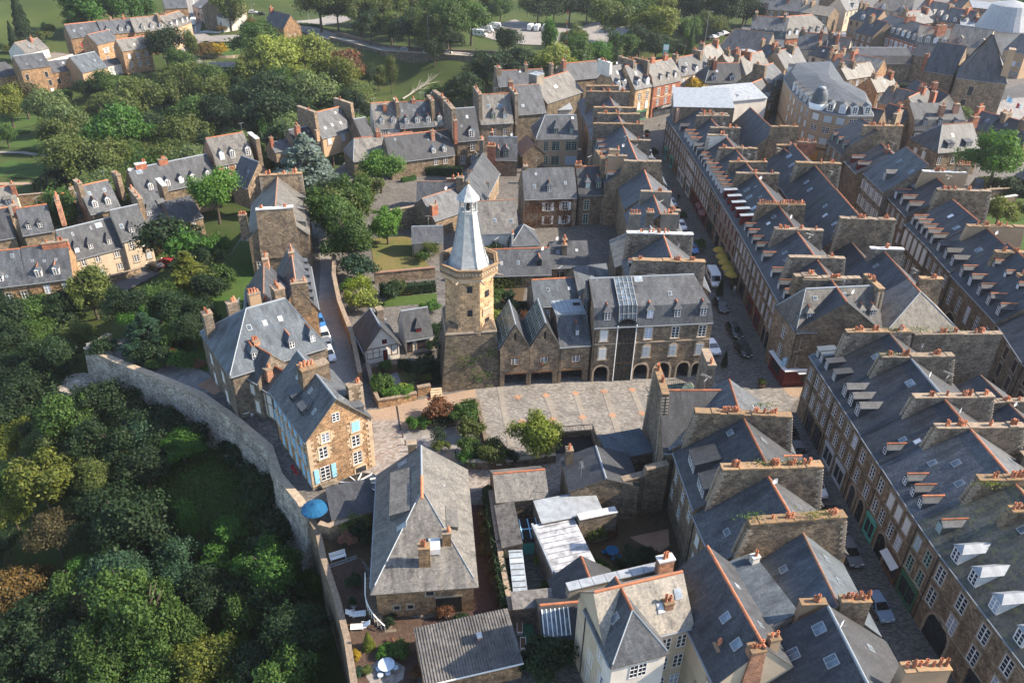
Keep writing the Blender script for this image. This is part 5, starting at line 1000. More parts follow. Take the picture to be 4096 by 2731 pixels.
# twin gables over an open timber beamed market arcade
u8=radians(8.5);UX,UY=cos(u8),sin(u8)
def TW(s,t):return (-1.75+s*UX-t*UY,101.35+s*UY+t*UX)
def glassroof(T,L,D,e,rise):
    b=MB();n=9;m=4
    dz=rise/(D/2)
    def p(s,t,u):return (s,t,e+t*dz+.16+u)
    b.hexa([p(.35,-.1,0),p(L-.25,-.1,0),p(L-.25,D/2-.12,0),p(.35,D/2-.12,0)],[p(.35,-.1,.06),p(L-.25,-.1,.06),p(L-.25,D/2-.12,.06),p(.35,D/2-.12,.06)],0)
    for k in range(n+1):s=.35+(L-.6)*k/n;b.bar(p(s,-.1,.09),p(s,D/2-.12,.09),.045,1)
    for k in range(m+1):t=-.1+(D/2-.02)*k/m;b.bar(p(.35,t,.09),p(L-.25,t,.09),.04,1)
    b.obj('roof_glazing',[M['glass_green'],M['silver']],T)
for i,(s0,lab) in enumerate(((0,'left stone gable of the twin gables with a glazed roof slope'),(4.55,'right stone gable of the twin gables with a glazed roof slope'))):
    a,c=TW(s0,7.5),TW(s0,0)
    T=house(lab,('w',)+a,('w',)+c,7.2,4.5,3.9,zb=3.0,wall='stone',roof='slate_dark',ridge='zinc',oh=.1,og=.25,win=[('R',[.5],1.1,1.1,1.15,'c')],trim='wood',name='gabled_building',cat='building')
    glassroof(T,T['_L'],4.5,4.2,3.9)
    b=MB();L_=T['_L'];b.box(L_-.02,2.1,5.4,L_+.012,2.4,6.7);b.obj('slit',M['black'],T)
    fb=MB();fb.box(-.5,-.32,-.25,.5,0,.05,0)
    for k in range(14):fx,fy,fz=random.uniform(-.5,.5),random.uniform(-.4,0),random.uniform(0,.3);fb.box(fx-.06,fy-.06,fz,fx+.06,fy+.06,fz+.12,random.choice((1,1,2)))
    o=fb.obj('window_box',[M['wood'],M['green'],M['shut_r']],T,loc=(L_+.02,2.25,.95),rz=pi/2)
    ar=arcade(T,4.5,3.0,[(.72 if i == 0 else .35,4.15 if i == 0 else 3.75,2.3,0)],.7);ar.location=(L_-.002,0,-3);ar.rotation_euler=(0,0,pi/2)
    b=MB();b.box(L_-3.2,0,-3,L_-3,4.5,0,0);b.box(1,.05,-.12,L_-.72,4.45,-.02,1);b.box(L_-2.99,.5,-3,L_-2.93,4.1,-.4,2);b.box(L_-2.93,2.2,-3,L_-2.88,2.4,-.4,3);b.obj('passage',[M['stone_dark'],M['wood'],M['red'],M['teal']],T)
a,c=TW(9.15,0),TW(13.95,0.1)
T=house('narrow stone bay with a small dormer and blue zinc flat roof, beside the arcades',('w',)+a,('w',)+c,7.0,7,3.6,zb=2.9,wall='stone',roof='slate',ridge=None,prof='gable',win=[('F',[.55],1.0,1.2,1.2,'c')],dorm=[([.6],1.0,.7,1.0,'hip','c',.8,'slate','ridge')],trim='wood',name='stone_bay',cat='building')
ar=arcade(T,T['_L'],2.9,[(.5,3.9,2.3,0)],.7);ar.location=(0,.002,-2.9)
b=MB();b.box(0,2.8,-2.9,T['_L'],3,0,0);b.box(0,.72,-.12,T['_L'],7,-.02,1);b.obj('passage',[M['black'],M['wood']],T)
b=MB();b.box(-.1,3.2,7.4,4.7,7.6,7.75,0)
for k in range(7):b.box(.1+k*.7,3.2,7.75,.16+k*.7,7.6,7.82,0)
b.box(3.2,5.6,7.76,4.3,6.4,7.84,1);b.obj('flat_roof',[M['zinc'],M['black']],T)
# ---------------------------------------------------------------- gardener's cottage left of the tower
T=house('slate roofed cottage with timber framed front and dark red door, gable wing',(5,190,850),(5,268,1005),2.9,5.6,3.6,wall='render_w',roof='slate_dark',ridge='zinc',oh=.5,og=.5,k=(.5,0),win=[('R',[.58],3.3,.8,.8,'rn')],name='cottage',cat='cottage',chim=[(2.2,1.2,3.6,4.6,.2,2.4,.1,0,'stone_grey','cap')])
b=MB();L_=T['_L']
for k in range(6):b.box(L_+.0,.2+k*1.02,.9,L_+.04,.3+k*1.02,2.7,0)
b.box(L_,.15,.85,L_+.04,5.4,.97,0);b.box(L_,.15,1.9,L_+.035,2.8,1.98,0);b.box(L_,.1,2.7,L_+.05,5.5,2.85,0)
b.box(L_,2.7,0,L_+.06,3.75,2.3,1);b.box(L_+.06,2.85,0,L_+.09,3.6,2.15,2);b.box(L_+.0,0,3.0,L_+.03,.01,3.1,0);b.obj('timber_frame',[M['wood'],M['white'],M['red']],T)
house('slate roofed cottage wing with a pointed dormer, tucked against the tower foot',(5,545,935),(5,725,905),2.9,6,3.6,wall='render_w',roof='slate_dark',ridge='zinc',win=[('F',[.55],.7,1.5,1.7,'b'),('F',[.12],.2,.8,2.1,'b')],dorm=[([.5],.5,1.0,.9,'hip','r',1.1)],name='cottage',cat='cottage')
# ---------------------------------------------------------------- house with quoins and blue shutters, rampart side
T=house('tall brown rubble house with pale quoins, blue shutters and a pointed gable on the square',('w',-32.6,87.8),('w',-25.4,77.3),8.3,8.8,4.7,wall='stone_warm',roof='slate',ridge='zinc',og=.25,trim='trim_light',
   win=[('R',[.21],.9,1.3,2.3,'cobn'),('R',[.22,.73],4.6,1.1,1.75,'c'),('R',[.73],1.6,1.2,2.0,'ca'),('R',[.75],7.0,1.1,1.55,'cxb'),('R',[.28],7.0,1.0,1.4,'c'),('R',[.47],9.6,1.0,1.3,'cn'),('R',[.76],-.2,1.5,1.1,'ka'),
        ('F',[.2,.4,.6,.78,.93],.5,.9,2.2,'cxb'),('F',[.1,.24,.38,.52,.68,.84],3.4,.9,1.9,'cob'),('F',[.1,.24,.38,.52,.68,.84],6.1,.9,1.7,'cxb')],
   dorm=[([.42,.68],1.0,1.5,1.0,'shed','k',2.6,'slate'),([.28],.9,1.7,1.2,'shed','k',1.4,'slate',None,'K'),([.06],.8,1.3,1.1,'shed','k',1.0,'slate',None,'K')],sky=[('F',.28,.6,.7,.9),('F',.6,.62,.7,.9),('F',.72,.4,.6,.9),('F',.85,.42,.6,.9),('K',.9,.7,.6,.8),('K',.86,.62,.6,.8),('K',.2,.55,.5,.8)],
   chim=[(5.6,1.9,2.6,4.6,1.2,5,.2,4,'ashlar_dk','cap_lichen'),(5.4,1.3,4.7,6.4,.9,4,.1,0,'ashlar_dk','cap'),(10.2,.95,7.0,8.9,-.6,6,.1,2,'ashlar_dk','cap',True)],name='gabled_house')
b=MB();L_=T['_L']   # alternating quoins up both gable corners
for k in range(19):
    z=.1+k*.43;l=.85 if k % 2 else .5
    b.box(L_-.3,-.04,z,L_+.05,l,z+.36);b.box(L_-.3,8.8-l,z,L_+.05,8.84,z+.36);b.box(L_-l,-.05,z,L_-.31,.2,z+.36)
b.obj('quoin_stones',M['trim_light'],T,stuff=True)
for tt,z0,hh in ((.21*8.8,.9,2.3),(.22*8.8,4.6,1.75),(.73*8.8,4.6,1.75),(.73*8.8,1.6,2),(.75*8.8,7,1.55),(.28*8.8,7,1.4)):
    b=MB()
    for k in range(int(hh/.34)):
        l=.42 if k % 2 else .2
        b.box(L_+.0,tt-.75-l,z0+k*.34,L_+.04,tt-.72,z0+k*.34+.3);b.box(L_+.0,tt+.72,z0+k*.34,L_+.04,tt+.75+l,z0+k*.34+.3)
    b.obj('window_quoins',M['trim_light'],T,stuff=True)
b=MB();b.box(L_,.9,.55,L_+.9,3.2,.65,1)
for k in range(14):t=.9+2.3*k/13;b.box(L_+.86,t-.015,.65,L_+.9,t+.015,1.55,0)
b.box(L_+.84,.9,1.55,L_+.92,3.2,1.6,0);b.box(L_+.02,.9,1.55,L_+.84,.94,1.6,0);b.box(L_+.02,3.16,1.55,L_+.84,3.2,1.6,0);b.obj('balcony',[M['iron'],M['trim']],T)
# ---------------------------------------------------------------- blue slate mansion and its neighbours along the alley
GA='houses along the sunken alley left of the square'
T=house('mansion with a broad new blue grey hipped slate roof and red and white striped ridges',('w',-39.5,91.8),('w',-27.6,100.2),7.7,14,5.7,wall='stone_grey',roof='slate_new',k=(.8,.45),ridge='zinc',win=[('L',[.3,.7],4.2,1,1.8,'cxw'),('L',[.3,.7],.6,1,2.0,'cxw')],
   dorm=[([.28,.66,.88],.9,1.0,1.3,'hip','c',.7,'slate_new','ridge')],sky=[('F',.34,.62,.7,.9),('F',.5,.62,.7,.9),('F',.66,.62,.7,.9)],group=GA,name='mansion',
   chim=[(4.6,1.6,10.2,11.2,-.2,3.6,.05,2,'stone_grey','cap'),(8.0,1.7,10.2,11.2,.3,2.8,.05,4,'render_tan','cap'),(11.6,1.6,9.4,11.4,.4,6,.1,5,'stone','cap'),(.9,1.3,10.6,12.0,-1.2,5.2,.1,3,'stone_grey','cap')],aer=[(.35,8.6,0,'aerial')])
house('low slate house with an orange ridge between the blue roofed mansion and the gabled house',(13,312,757),(13,440,832),6.6,5.5,3.2,wall='stone_grey',roof='slate_dark',win=[('F',[.3,.75],.8,.9,2,'cxw'),('F',[.6],3.8,.9,1.6,'cxw')],group=GA,sky=[('F',.4,.6,.5,.7)],chim=[(.3,.9,2.6,3.6,.7,2,.1,3,'brickband','cap')])
house('slate roofed link with a red stub chimney below the gabled house',(13,445,850),(13,530,900),5.4,5,2.2,wall='stone_grey',roof='slate_dark',ridge='ridge',win=[('F',2,.6,.9,2.1,'cxw'),('F',2,3,.9,1.4,'cxw')],group=GA,chim=[(1.2,.9,.6,1.5,.6,2,.1,1,'brickband','cap')])
house('house with a steep grey gable and shed dormers, left of the zinc valley roof',('w',-45.2,118.6),('w',-41.6,105.4),7.0,7.0,4.8,wall='stone',roof='slate_dark',ridge='ridge_dull',dorm=[([.25,.6,.85],.5,1.1,1.2,'shed','k',.8)],group=GA,chim=[(13.2,1.8,3.4,4.4,-.4,4,.05,3,'render_tan','cap'),(.4,2.4,3.4,4.3,1.0,4,.05,4,'brickband','cap')])
house('house with a row of shed dormers along the alley, right of the zinc valley roof',('w',-31.9,112.6),('w',-36.6,127.8),7.0,5.6,4.4,wall='stone_warm',roof='slate',ridge='ridge_dull',dorm=[(6,.4,1.2,1.0,'shed','k',.6)],group=GA,chim=[(12,1.5,2.4,3.3,.6,2.5,0,2,'brickband','cap'),(.6,1.3,1.0,3.6,.5,6,.1,4,'stone','cap')])
b=MB();pts=[P(13,400,205,9),P(13,435,95,9),P(13,550,92,9),P(13,632,165,9),P(13,540,200,9)]
b.slab([[(x,y,9) for x,y in pts]],.5,0)
for k in range(7):
    t=k/6;a=Vector(pts[1]).lerp(Vector(pts[2]),t);c=Vector(pts[0]).lerp(Vector(pts[3]),t);b.bar((a.x,a.y,9.05),(c.x,c.y,9.05),.05,0)
o=b.obj('zinc_roof',M['zinc_pale']);tag(o,'pale standing seam zinc valley roof between two steep slate roofs','roof',GA)
house('large house with a broad rubble chimney gable topped in white, above the alley',('w',-54,154),('w',-49.8,136),8,11,5.2,wall='stone',roof='slate_old',ridge='ridge_dull',group=GA,dorm=[(3,.5,1.4,1.2,'shed','k',1,None,None,'K')],win=[('R',[.12],1.5,1,1.6,'c')],chim=[(18.2,1.0,2.2,8.8,.6,10,.5,4,'stone','capw'),(.2,.95,2.0,10.4,.6,9,.2,9,'stone','cap_lichen',True),(17,.9,-1.2,.2,-.8,5,.1,6,'stone','cap')],aer=[(.9,0,0,'satellite_dish')])
# ---------------------------------------------------------------- villa with the hipped roof
VL=house('villa with a broad grey hipped slate roof and red ridge in the walled garden',('w',-16.0,75.0),('w',-13.9,57.4),5.2,10.4,4.0,wall='stone_warm',roof='slate_old',k=(.0,1.9),oh=.5,ridge='zinc',win=[('R',[.2,.34],1.3,.6,.55,'k'),('R',[.55],3.2,.8,.9,'k')],
   dorm=[([.36],1.6,7.0,1.1,'shed','k',2.4,'slate_old'),([.42],1.4,3.0,.7,'shed','k',1.0,'slate_old',None,'K')],sky=[('F',.06,.45,.8,1.4),('F',.66,.45,.8,1.4),('K',.3,.5,.3,.3)],name='villa',cat='villa')
add_ridge(VL,(5.6,5.2,9.4),(9.4,5.2,9.4),'ridge',.16)
add_chimney(VL,15.4,16.3,4.7,5.9,4.6,8.7,.03,.03,2,'stone_warm','cap_lichen');add_chimney(VL,13.5,14.3,7.3,8.2,5,8.6,.03,.03,1,'stone_warm','cap')
add_chimney(VL,-.9,-.1,3.6,4.6,3,9.4,.02,.02,0,'stone_warm','cap');b=MB();b.hexa([(13.9,5.8,6.9),(15.2,5.8,6.5),(15.2,7.0,6.5),(13.9,7.0,6.9)],[(13.9,5.8,7.7),(15.2,5.8,7.3),(15.2,7.0,7.3),(13.9,7.0,7.7)],0);b.hexa([(14.05,5.9,7.7),(15.1,5.9,7.36),(15.1,6.9,7.36),(14.05,6.9,7.7)],[(14.05,5.9,7.72),(15.1,5.9,7.4),(15.1,6.9,7.4),(14.05,6.9,7.72)],1);b.obj('roof_hatch',[M['white'],M['glass_sky']],VL)
L_=VL['_L'];b=MB();b.box(L_,6.2,2.55,L_+.04,9.2,2.85,0);b.box(L_+.0,6.3,0,L_+.02,9.1,2.55,1);b.obj('garage_door',[M['trim'],M['black']],VL)
b=MB()   # curved outside stair with a white balustrade
for k in range(15):
    a=radians(175+k*7.0);r=6.4;cx,cy=-5.0+14,4.6
    x0,y0=17.6-14+9.2*0+14+4.0*0,0
for k in range(15):
    t=k/14;s=L_-3.4+5.2*t;dy=-1.35+1.25*max(0,t-.35)**2*4;z=2.6*(1-t)
    b.box(s-.2,dy,0,s+.2,dy+1.2,max(z,.12),0);b.box(s-.02,dy+.0,z,s+.02,dy+.04,z+.95,1);b.box(s+.16,dy+.02,z-.1,s+.2,dy+.06,z+.85,1)
    if k < 14:
        t2=(k+1)/14;s2=L_-3.4+5.2*t2;dy2=-1.35+1.25*max(0,t2-.35)**2*4;b.bar((s,dy+.02,z+.95),(s2,dy2+.02,2.6*(1-t2)+.95),.05,1)
b.obj('garden_stair',[M['trim_dk'],M['white']],VL)
# ---------------------------------------------------------------- lower quarter at the left edge
GL='houses of the lower quarter at the left'
ZL=-7.0
house('stone house at the left edge, left of the two white orange tipped dormers',(25,0,737),(25,155,719),-1.6,9,5.2,zb=-9,wall='stone_warm',roof='slate',group=GL,win=[('F',[.2,.8],4.0,1,1.7,'c'),('F',[.5],1.2,1,1.7,'c')],dorm=[([.05],.5,1.1,1.3,'gable','c',.6,None,'ridge')],wallb='shut_w',sky=[('F',.6,.75,.6,.8),('F',.3,.2,.5,.5)])
house('stone house with two white orange tipped dormers and a low brick stack',(25,156,719),(25,432,684),-1.6,9,5.4,zb=-9,wall='stone_warm',roof='slate',group=GL,win=[('F',[.4,.8],4.6,1,1.8,'c'),('F',[.05,.55],1.6,1.1,1.9,'c')],dorm=[([.3,.68],.5,1.2,1.5,'gable','c',.7,None,'ridge')],wallb='shut_w',chim=[(6,4.6,3.8,4.8,.6,2,0,4,'brick','cap')],sky=[('F',.2,.55,.5,.5),('F',.45,.5,.5,.5),('F',.7,.5,.5,.5)])
house('cream rendered house with three slate dormers and stone window surrounds',(25,412,585),(25,733,500),-1.4,8.6,5.0,zb=ZL,wall='render',roof='slate',group=GL,ridge='zinc',win=[('F',[.24,.5,.86],3.6,.95,1.4,'c'),('F',[.5],.5,1,1.4,'cxg'),('F',[.86],.7,.95,1.4,'c')],dorm=[([.2,.45,.8],.7,1.1,1.2,'hip','c',1.0,'slate_dark')],sky=[('F',.75,.75,1.3,1.1),('F',.25,.7,.4,.8),('F',.6,.75,.3,.8)])
house('taller cream rendered house with one slate dormer, at the uphill end of its row',(25,727,466),(25,893,426),.2,8.6,5.2,zb=ZL,wall='render',roof='slate',group=GL,ridge='zinc',win=[('F',[.3,.75],4.9,1,1.5,'c'),('F',[.35],1.8,1,1.5,'c'),('F',[.8],1.8,1,1.5,'cxg')],dorm=[([.45],.7,1.3,1.2,'hip','c',1.0,'slate_dark')],sky=[('F',.18,.35,.7,1)])
house('rubble house with stepped chimney walls beside the teal glazed bay',(25,868,360),(25,1000,332),1.0,9,4.6,zb=ZL,wall='stone_warm',roof='slate',group=GL,ridge=None,win=[('F',[.55],4.6,1.1,1.9,'cxw'),('F',[.7],1.2,1,1.9,'c')],dorm=[([.3],.9,1.2,1.3,'hip','c',.9)],chim=[(.2,1.0,0.6,8.4,.6,8,.3,6,'stone','cap'),(6.2,1.0,3.5,9,1.4,7,.3,0,'stone','capw')])
T=house('teal glazed timber bay under a slate roof beside the round clipped tree',(25,985,325),(25,1062,302),1.2,5,3.2,zb=-5,wall='teal',roof='slate',group=GL,ridge=None,k=(0,.6))
b=MB();b.box(.3,-.05,3.2,T['_L']-.3,-.01,5.6);b.obj('bay_glass',M['glass_dark'],T)
house('slate house with two pale dormers and a red ridge between two stacks',(25,540,305),(25,718,262),.6,8.4,5.0,zb=ZL,wall='stone',roof='slate',group=GL,dorm=[([.25,.68],.6,1.1,1.6,'gable','c',.6,None,'ridge')],wallb='shut_w',chim=[(.2,.9,2.6,6,1.2,6,.2,2,'stone','cap'),(8.4,.9,2.4,6,1.2,6,.2,2,'stone','cap')],sky=[('F',.25,.6,.6,.9),('F',.75,.6,.6,.9)],aer=[(.9,4.2,0,'aerial')])
house('small slate house with two cream dormers and a tall terracotta potted stack',(25,135,430),(25,320,400),-1.8,7,4.6,zb=-9,wall='stone',roof='slate',group=GL,dorm=[([.25,.62],.5,1.1,1.2,'gable','c',.6)],chim=[(8.2,.9,1.6,5.0,1.2,6,.2,6,'brickband','cap')],aer=[(.7,4,0,'aerial')])
house('slate roofed house behind the small two dormered house at the left edge',(25,350,330),(25,545,300),-2,8,4.0,zb=-9,wall='stone',roof='slate_dark',group=GL,dorm=[([.6],.5,1.2,1.2,'gable','c',.7,None,'ridge')],chim=[(4,.9,3,5,1.0,4,.1,2,'stone','cap')],k=(0,.6))
house('grey slate house at the left edge with a red tiled dormer cheek',(25,-60,330),(25,125,300),-1.5,9,5,zb=-9,wall='render',roof='slate_old',group=GL,dorm=[([.7],1.5,1.4,1.3,'shed','k',1)],chim=[(6,.9,3,5,.6,3,.1,3,'brick','cap')])
house('dark slate house at the left edge nearest to the river',(25,-90,470),(25,90,440),-2.5,9,5,zb=-9,wall='stone',roof='slate_dark',group=GL,aer=[(.6,3,0,'satellite_dish')],chim=[(7,.9,3,5,.6,3,.1,3,'brick','cap')])
house('long slate roofed house with five white dormers below the brick banded house',(25,830,200),(25,1300,96),2.4,9,4.8,zb=-5,wall='stone',roof='slate',group=GL,ridge='zinc',dorm=[([.17,.38,.55,.70,.9],.5,1.1,1.5,'gable','c',.55)],wallb='shut_w',win=[('F',[.72],4,1.1,1.8,'k')],sky=[('F',.12,.75,1.3,1.1)],chim=[(3,2.4,4,5,1,2.4,0,3,'brick','capw'),(8,2,4,5,1,2.4,0,3,'brick','cap')],aer=[(.02,4,0,'satellite_dish')])
house('dark slate roof falling towards the round clipped tree',(25,1040,370),(25,1210,322),.4,9,3.6,zb=-5,wall='stone',roof='slate_dark',group=GL,ridge=None,win=[('F',[.3,.65],3.8,.8,.9,'cn')])
house('brick banded house with a mansard roof and three tall white dormers',(1,1452,1108),(1,1702,1062),5.4,10,5.0,wall='brickband',roof='slate_old',prof='mansfront',mans=(.9,2.2),group=GL,zb=-3,win=[('F',[.25,.55],5.6,1.1,2.2,'c'),('F',[.3],1.6,1.1,2.2,'c')],dorm=[([.2,.48,.9],.3,1.2,1.9,'gable','c',.6)],wallb='shut_w',trim='trim_light',chim=[(10.8,1.0,0,5.5,-.4,8,.3,0,'stone','capw')],aer=[(.98,5,0,'aerial')])
house('steep slate roof between the brick banded house and the blue cedar',(1,1550,1215),(1,1665,1260),2.6,8,5,zb=-3,wall='stone',roof='slate',group=GL,ridge='zinc',sky=[('F',.7,.5,.5,.6)])
# ---------------------------------------------------------------- valley edge rows, upper centre
GV='slate roofed houses along the valley edge'
house('tan rendered house between two tall chimney gables, beside the blue cedar',(1,2160,926),(2,178,872),5.4,9,5.2,wall='render_tan',roof='slate',group=GV,ridge='ridge',chim=[(-.3,.9,1.0,8.6,1.4,7,.6,2,'stone','cap'),(11.4,.9,1.0,8.4,1.4,7,.6,2,'stone','cap')],sky=[('F',.25,.25,.6,.8),('F',.5,.3,.6,.8),('F',.78,.3,.6,.8),('F',.78,.75,.6,.6)],win=[('F',[.25,.7],3,1.2,2,'cxg')],aer=[(1,6,0,'satellite_dish')])
house('lower slate house with a brick stack and an aerial, left of the tan rendered house',(1,1990,985),(1,2160,950),4.2,7,3.4,wall='stone',roof='slate_dark',group=GV,ridge='zinc',chim=[(1.2,1.1,0,1.4,1.8,5,.05,3,'brick','cap'),(6,.8,-1,.2,0,3,0,0,'render_tan','cap')],sky=[('F',.4,.6,.4,.6),('F',.7,.65,.4,.6),('F',.85,.5,.4,.6)],aer=[(.15,1,0,'satellite_dish'),(.12,2,0,'aerial')])
house('low slate range behind the blue cedar with a brick end stack',(1,1845,1020),(1,1985,990),3,5,1.8,wall='stone',roof='slate',group=GV,ridge=None,chim=[(.2,.8,1,2,1.6,3,0,1,'brick','cap')])
house('rubble house with red brick window dressings and a hipped slate roof, behind the round tree',(2,190,1082),(2,697,1016),4.6,9,4.0,wall='stone',roof='slate_old',trim='brick',group=GV,k=(.4,.6),ridge='ridge',win=[('F',[.6],.3,1.0,2.2,'p'),('F',[.86],.3,1.0,2.0,'p'),('F',[.6,.87],2.5,1.0,1.6,'g'),('F',[.7],.3,1.2,2.2,'g')],chim=[(8,1.1,4,5,1.2,2,0,2,'brick','cap'),(15.5,.8,5.5,6.5,-.4,3,0,1,'brick','cap')])
house('long dark slate roof with a terracotta ridge behind the brick dressed house',(2,440,1090),(2,872,1035),4.6,8.6,5.0,wall='stone',roof='slate_dark',group=GV,ridge='ridge',dorm=[([.68,.85],.5,1.0,1.4,'gable','c',.5,'zinc_pale')],wallb='shut_w',win=[('F',[.7,.85],2.4,1,1.4,'c')],sky=[('F',.15,.8,.5,.6),('F',.65,.65,.4,.6),('F',.85,.7,.4,.6)],chim=[(12.2,.9,2.6,3.8,.6,4,0,1,'brickband','cap')])
house('white rendered house with two dormers, at the left end of the valley edge row',(2,335,862),(2,505,850),7,9,5.2,wall='render_w',roof='slate_old',group=GV,prof='mansfront',mans=(.8,1.9),rf=.55,win=[('F',[.4,.85],4.2,1.1,2,'c')],dorm=[([.3,.75],.3,1.1,1.6,'gable','c',.5)],wallb='shut_w',chim=[(3.4,.9,2.4,4,.2,3,0,1,'brick','cap'),(6.6,.9,1,6.2,.8,6,.3,4,'stone','cap')],aer=[(.1,4,0,'aerial'),(.95,5,0,'satellite_dish')],sky=[('F',.3,.5,.4,.5),('F',.75,.5,.4,.5)])
house('slate house with three pale dormers, second in the valley edge row',(2,507,858),(2,742,841),7,9,5.4,wall='stone',roof='slate',group=GV,dorm=[([.2,.5,.82],.5,1.15,1.5,'gable','c',.6,None,'ridge')],wallb='shut_w',chim=[(9.2,.9,1,7,.8,7,.5,2,'stone','cap'),(4.6,1,4,5,.6,2,0,2,'brick','cap')],sky=[('F',.12,.6,.5,.6),('F',.45,.6,.5,.6),('F',.75,.6,.5,.6)],aer=[(.8,4.4,0,'aerial')])
house('narrow slate house with one pale dormer, third in the valley edge row',(2,742,842),(2,805,835),7,9,5.2,wall='stone',roof='slate_old',group=GV,dorm=[([.55],.4,1.2,1.7,'gable','c',.6,None,'ridge')],wallb='shut_w',chim=[(3.0,1.0,.6,9,1.6,9,.6,6,'stone_grey','cap')],aer=[(.9,7,0,'satellite_dish')])
house('tall steep dark slate house with a single white dormer between stepped chimney walls',(2,885,945),(2,1042,932),7.4,10,6.6,wall='stone',roof='slate_dark',group=GV,ridge='zinc',win=[('F',[.68],4.4,1.1,1.9,'c'),('F',[.25,.7],1.2,1.1,2,'c')],dorm=[([.65],.3,1.4,1.9,'gable','c',.7)],wallb='shut_w',chim=[(-.4,1.1,1.0,9.4,1.2,11,.8,3,'stone_grey','cap'),(-.4,.8,-1.0,.2,-1.2,6,0,2,'brick','cap')],sky=[('F',.3,.4,.4,.5),('F',.6,.65,.7,.9)])
house('dark zinc edged roof at the left of the valley edge row',(2,245,920),(2,325,905),5.6,8,3.6,wall='stone',roof='slate_dark',group=GV,ridge='zinc',win=[('F',[.6],2.8,1.3,1.4,'cn')])
# ---------------------------------------------------------------- hillside across the valley (upper left)
GH='houses on the far hillside at the upper left'
ZH=-8.0
def hh(label,A,B,ze,D,rise,**k):return house(label,A,B,ze,D,rise,zb=k.pop('zb',ZH-1),group=GH,gut=False,**k)
hh('hillside stone house with red shutters at the left end of its terrace',(1,475,258),(1,690,234),1.0,10,4.4,wall='stone_warm',roof='slate',win=[('F',[.3,.65],6.2,1.2,1.8,'rxr'),('F',[.3,.7],3.0,1.2,2.0,'rxr')],sky=[('F',.2,.4,.8,1),('F',.45,.5,1.0,1)])
hh('hillside terrace house with a blue grey roof and three dormers, second in its terrace',(1,690,236),(1,905,214),1.0,10,4.6,wall='stone_warm',roof='slate',win=[('F',[.55,.75,.95],5.4,1.1,1.8,'c'),('F',[.55,.75],2.4,1.1,1.8,'c')],dorm=[([.2,.6,.85],.6,1.3,1.6,'hip','c',.8)],wallb='shut_w',chim=[(5.5,1,4.5,5.6,1,3,0,2,'stone','cap'),(10.6,1,4.5,5.6,1,3,0,2,'brick','cap')],aer=[(.95,5,0,'aerial')])
hh('hillside terrace house with three dormers under an orange ridge',(1,908,218),(1,1148,196),1.2,10,4.8,wall='stone_warm',roof='slate_old',win=[('F',[.2,.5,.8],5.4,1.2,1.9,'cxw'),('F',[.2,.5,.8],2.4,1.1,1.8,'c')],dorm=[([.25,.5,.75],.6,1.3,1.6,'hip','c',.8)],wallb='shut_w',chim=[(11,.9,2,8,.6,4,.1,3,'stone','cap')])
hh('hillside terrace corner house with warm ashlar front and four dormers beside the road',(1,1150,196),(1,1285,150),1.2,10,4.4,wall='render_tan',roof='slate_old',win=[('F',4,6.2,1.1,1.8,'cn'),('F',4,3.2,1.1,1.8,'cn'),('R',3,6,1.1,1.8,'cn')],dorm=[([.12,.38,.66,.9],.6,1.2,1.5,'gable','c',.7)],wallb='shut_w',chim=[(4,.9,4,6,.8,3,0,3,'stone','cap')])
hh('tall hillside stone house with white windows below the terrace',(1,652,302),(1,792,268),.2,8,3.4,wall='stone_warm',roof='slate',win=[('F',[.35,.8],5.4,1.1,1.9,'cow'),('F',[.35,.8],2.2,1.1,1.9,'c')])
hh('three storey hillside stone house with eight white windows beside the dark trees',(1,822,346),(1,1012,318),-.2,8,3.6,wall='stone_warm',roof='slate_old',win=[('F',[.2,.5,.8],5.6,1.0,1.8,'c'),('F',[.2,.5,.8],2.4,1.0,1.9,'c')],sky=[('F',.5,.3,.7,.9)],chim=[(8,.9,4,5,.6,2,0,2,'brick','cap')])
hh('white rendered two storey hillside house with a slate lean-to roof',(1,722,446),(1,856,418),-5.4,6,1.6,zb=-11,wall='render_w',roof='slate_dark',ridge=None,win=[('F',[.15,.3,.72],3.2,1,1.4,'cn'),('F',[.1,.5,.9],.6,1.0,1.8,'cn')])
hh('hillside house with a blue slate roof and a red painted balcony',(1,552,490),(1,722,452),-4.2,11,5.0,zb=-11,wall='render_tan',roof='slate_new',ridge='zinc',win=[('F',[.7],2.4,1.2,1.8,'cn')],sky=[('F',.2,.3,.6,.9),('F',.75,.45,.6,.9)])
hh('big three storey stone house with dark windows at the left of the hillside',(1,138,470),(1,336,442),-1.0,10,3.8,zb=-12,wall='stone_warm',roof='slate',ridge='zinc',win=[('F',[.15,.8],7.2,1.0,1.9,'k'),('F',[.2,.85],4.2,1.0,1.8,'k'),('F',[.25,.85],1.2,1.0,1.8,'cxw'),('F',[.5],.6,1.1,1.9,'r')],sky=[('F',.3,.25,.6,.8),('F',.8,.4,.6,.8)])
hh('lower stone annex with two dark windows, right of the big three storey hillside house',(1,340,490),(1,518,468),-4.4,9,3.2,zb=-12,wall='stone_warm',roof='slate',ridge=None,win=[('F',[.22,.75],3.4,1.2,1.8,'k'),('F',[.42],4,.5,.6,'k')],sky=[('F',.6,.6,.8,.9)])
hh('hillside slate roof with a brick chimney behind the flat white house',(1,170,360),(1,325,325),0,9,3.4,wall='render_w',roof='slate_old',ridge='ridge_dull',chim=[(6.5,.9,3,4,1,3,0,1,'brick','cap')],sky=[('F',.4,.4,.7,.9)])
hh('flat roofed white hillside house with a strip of windows',(1,300,415),(1,490,365),-3.2,9,0.2,wall='render_w',roof='render_grey',prof='flat',win=[('F',[.2,.45,.8],.8,2.0,1.6,'cn')])
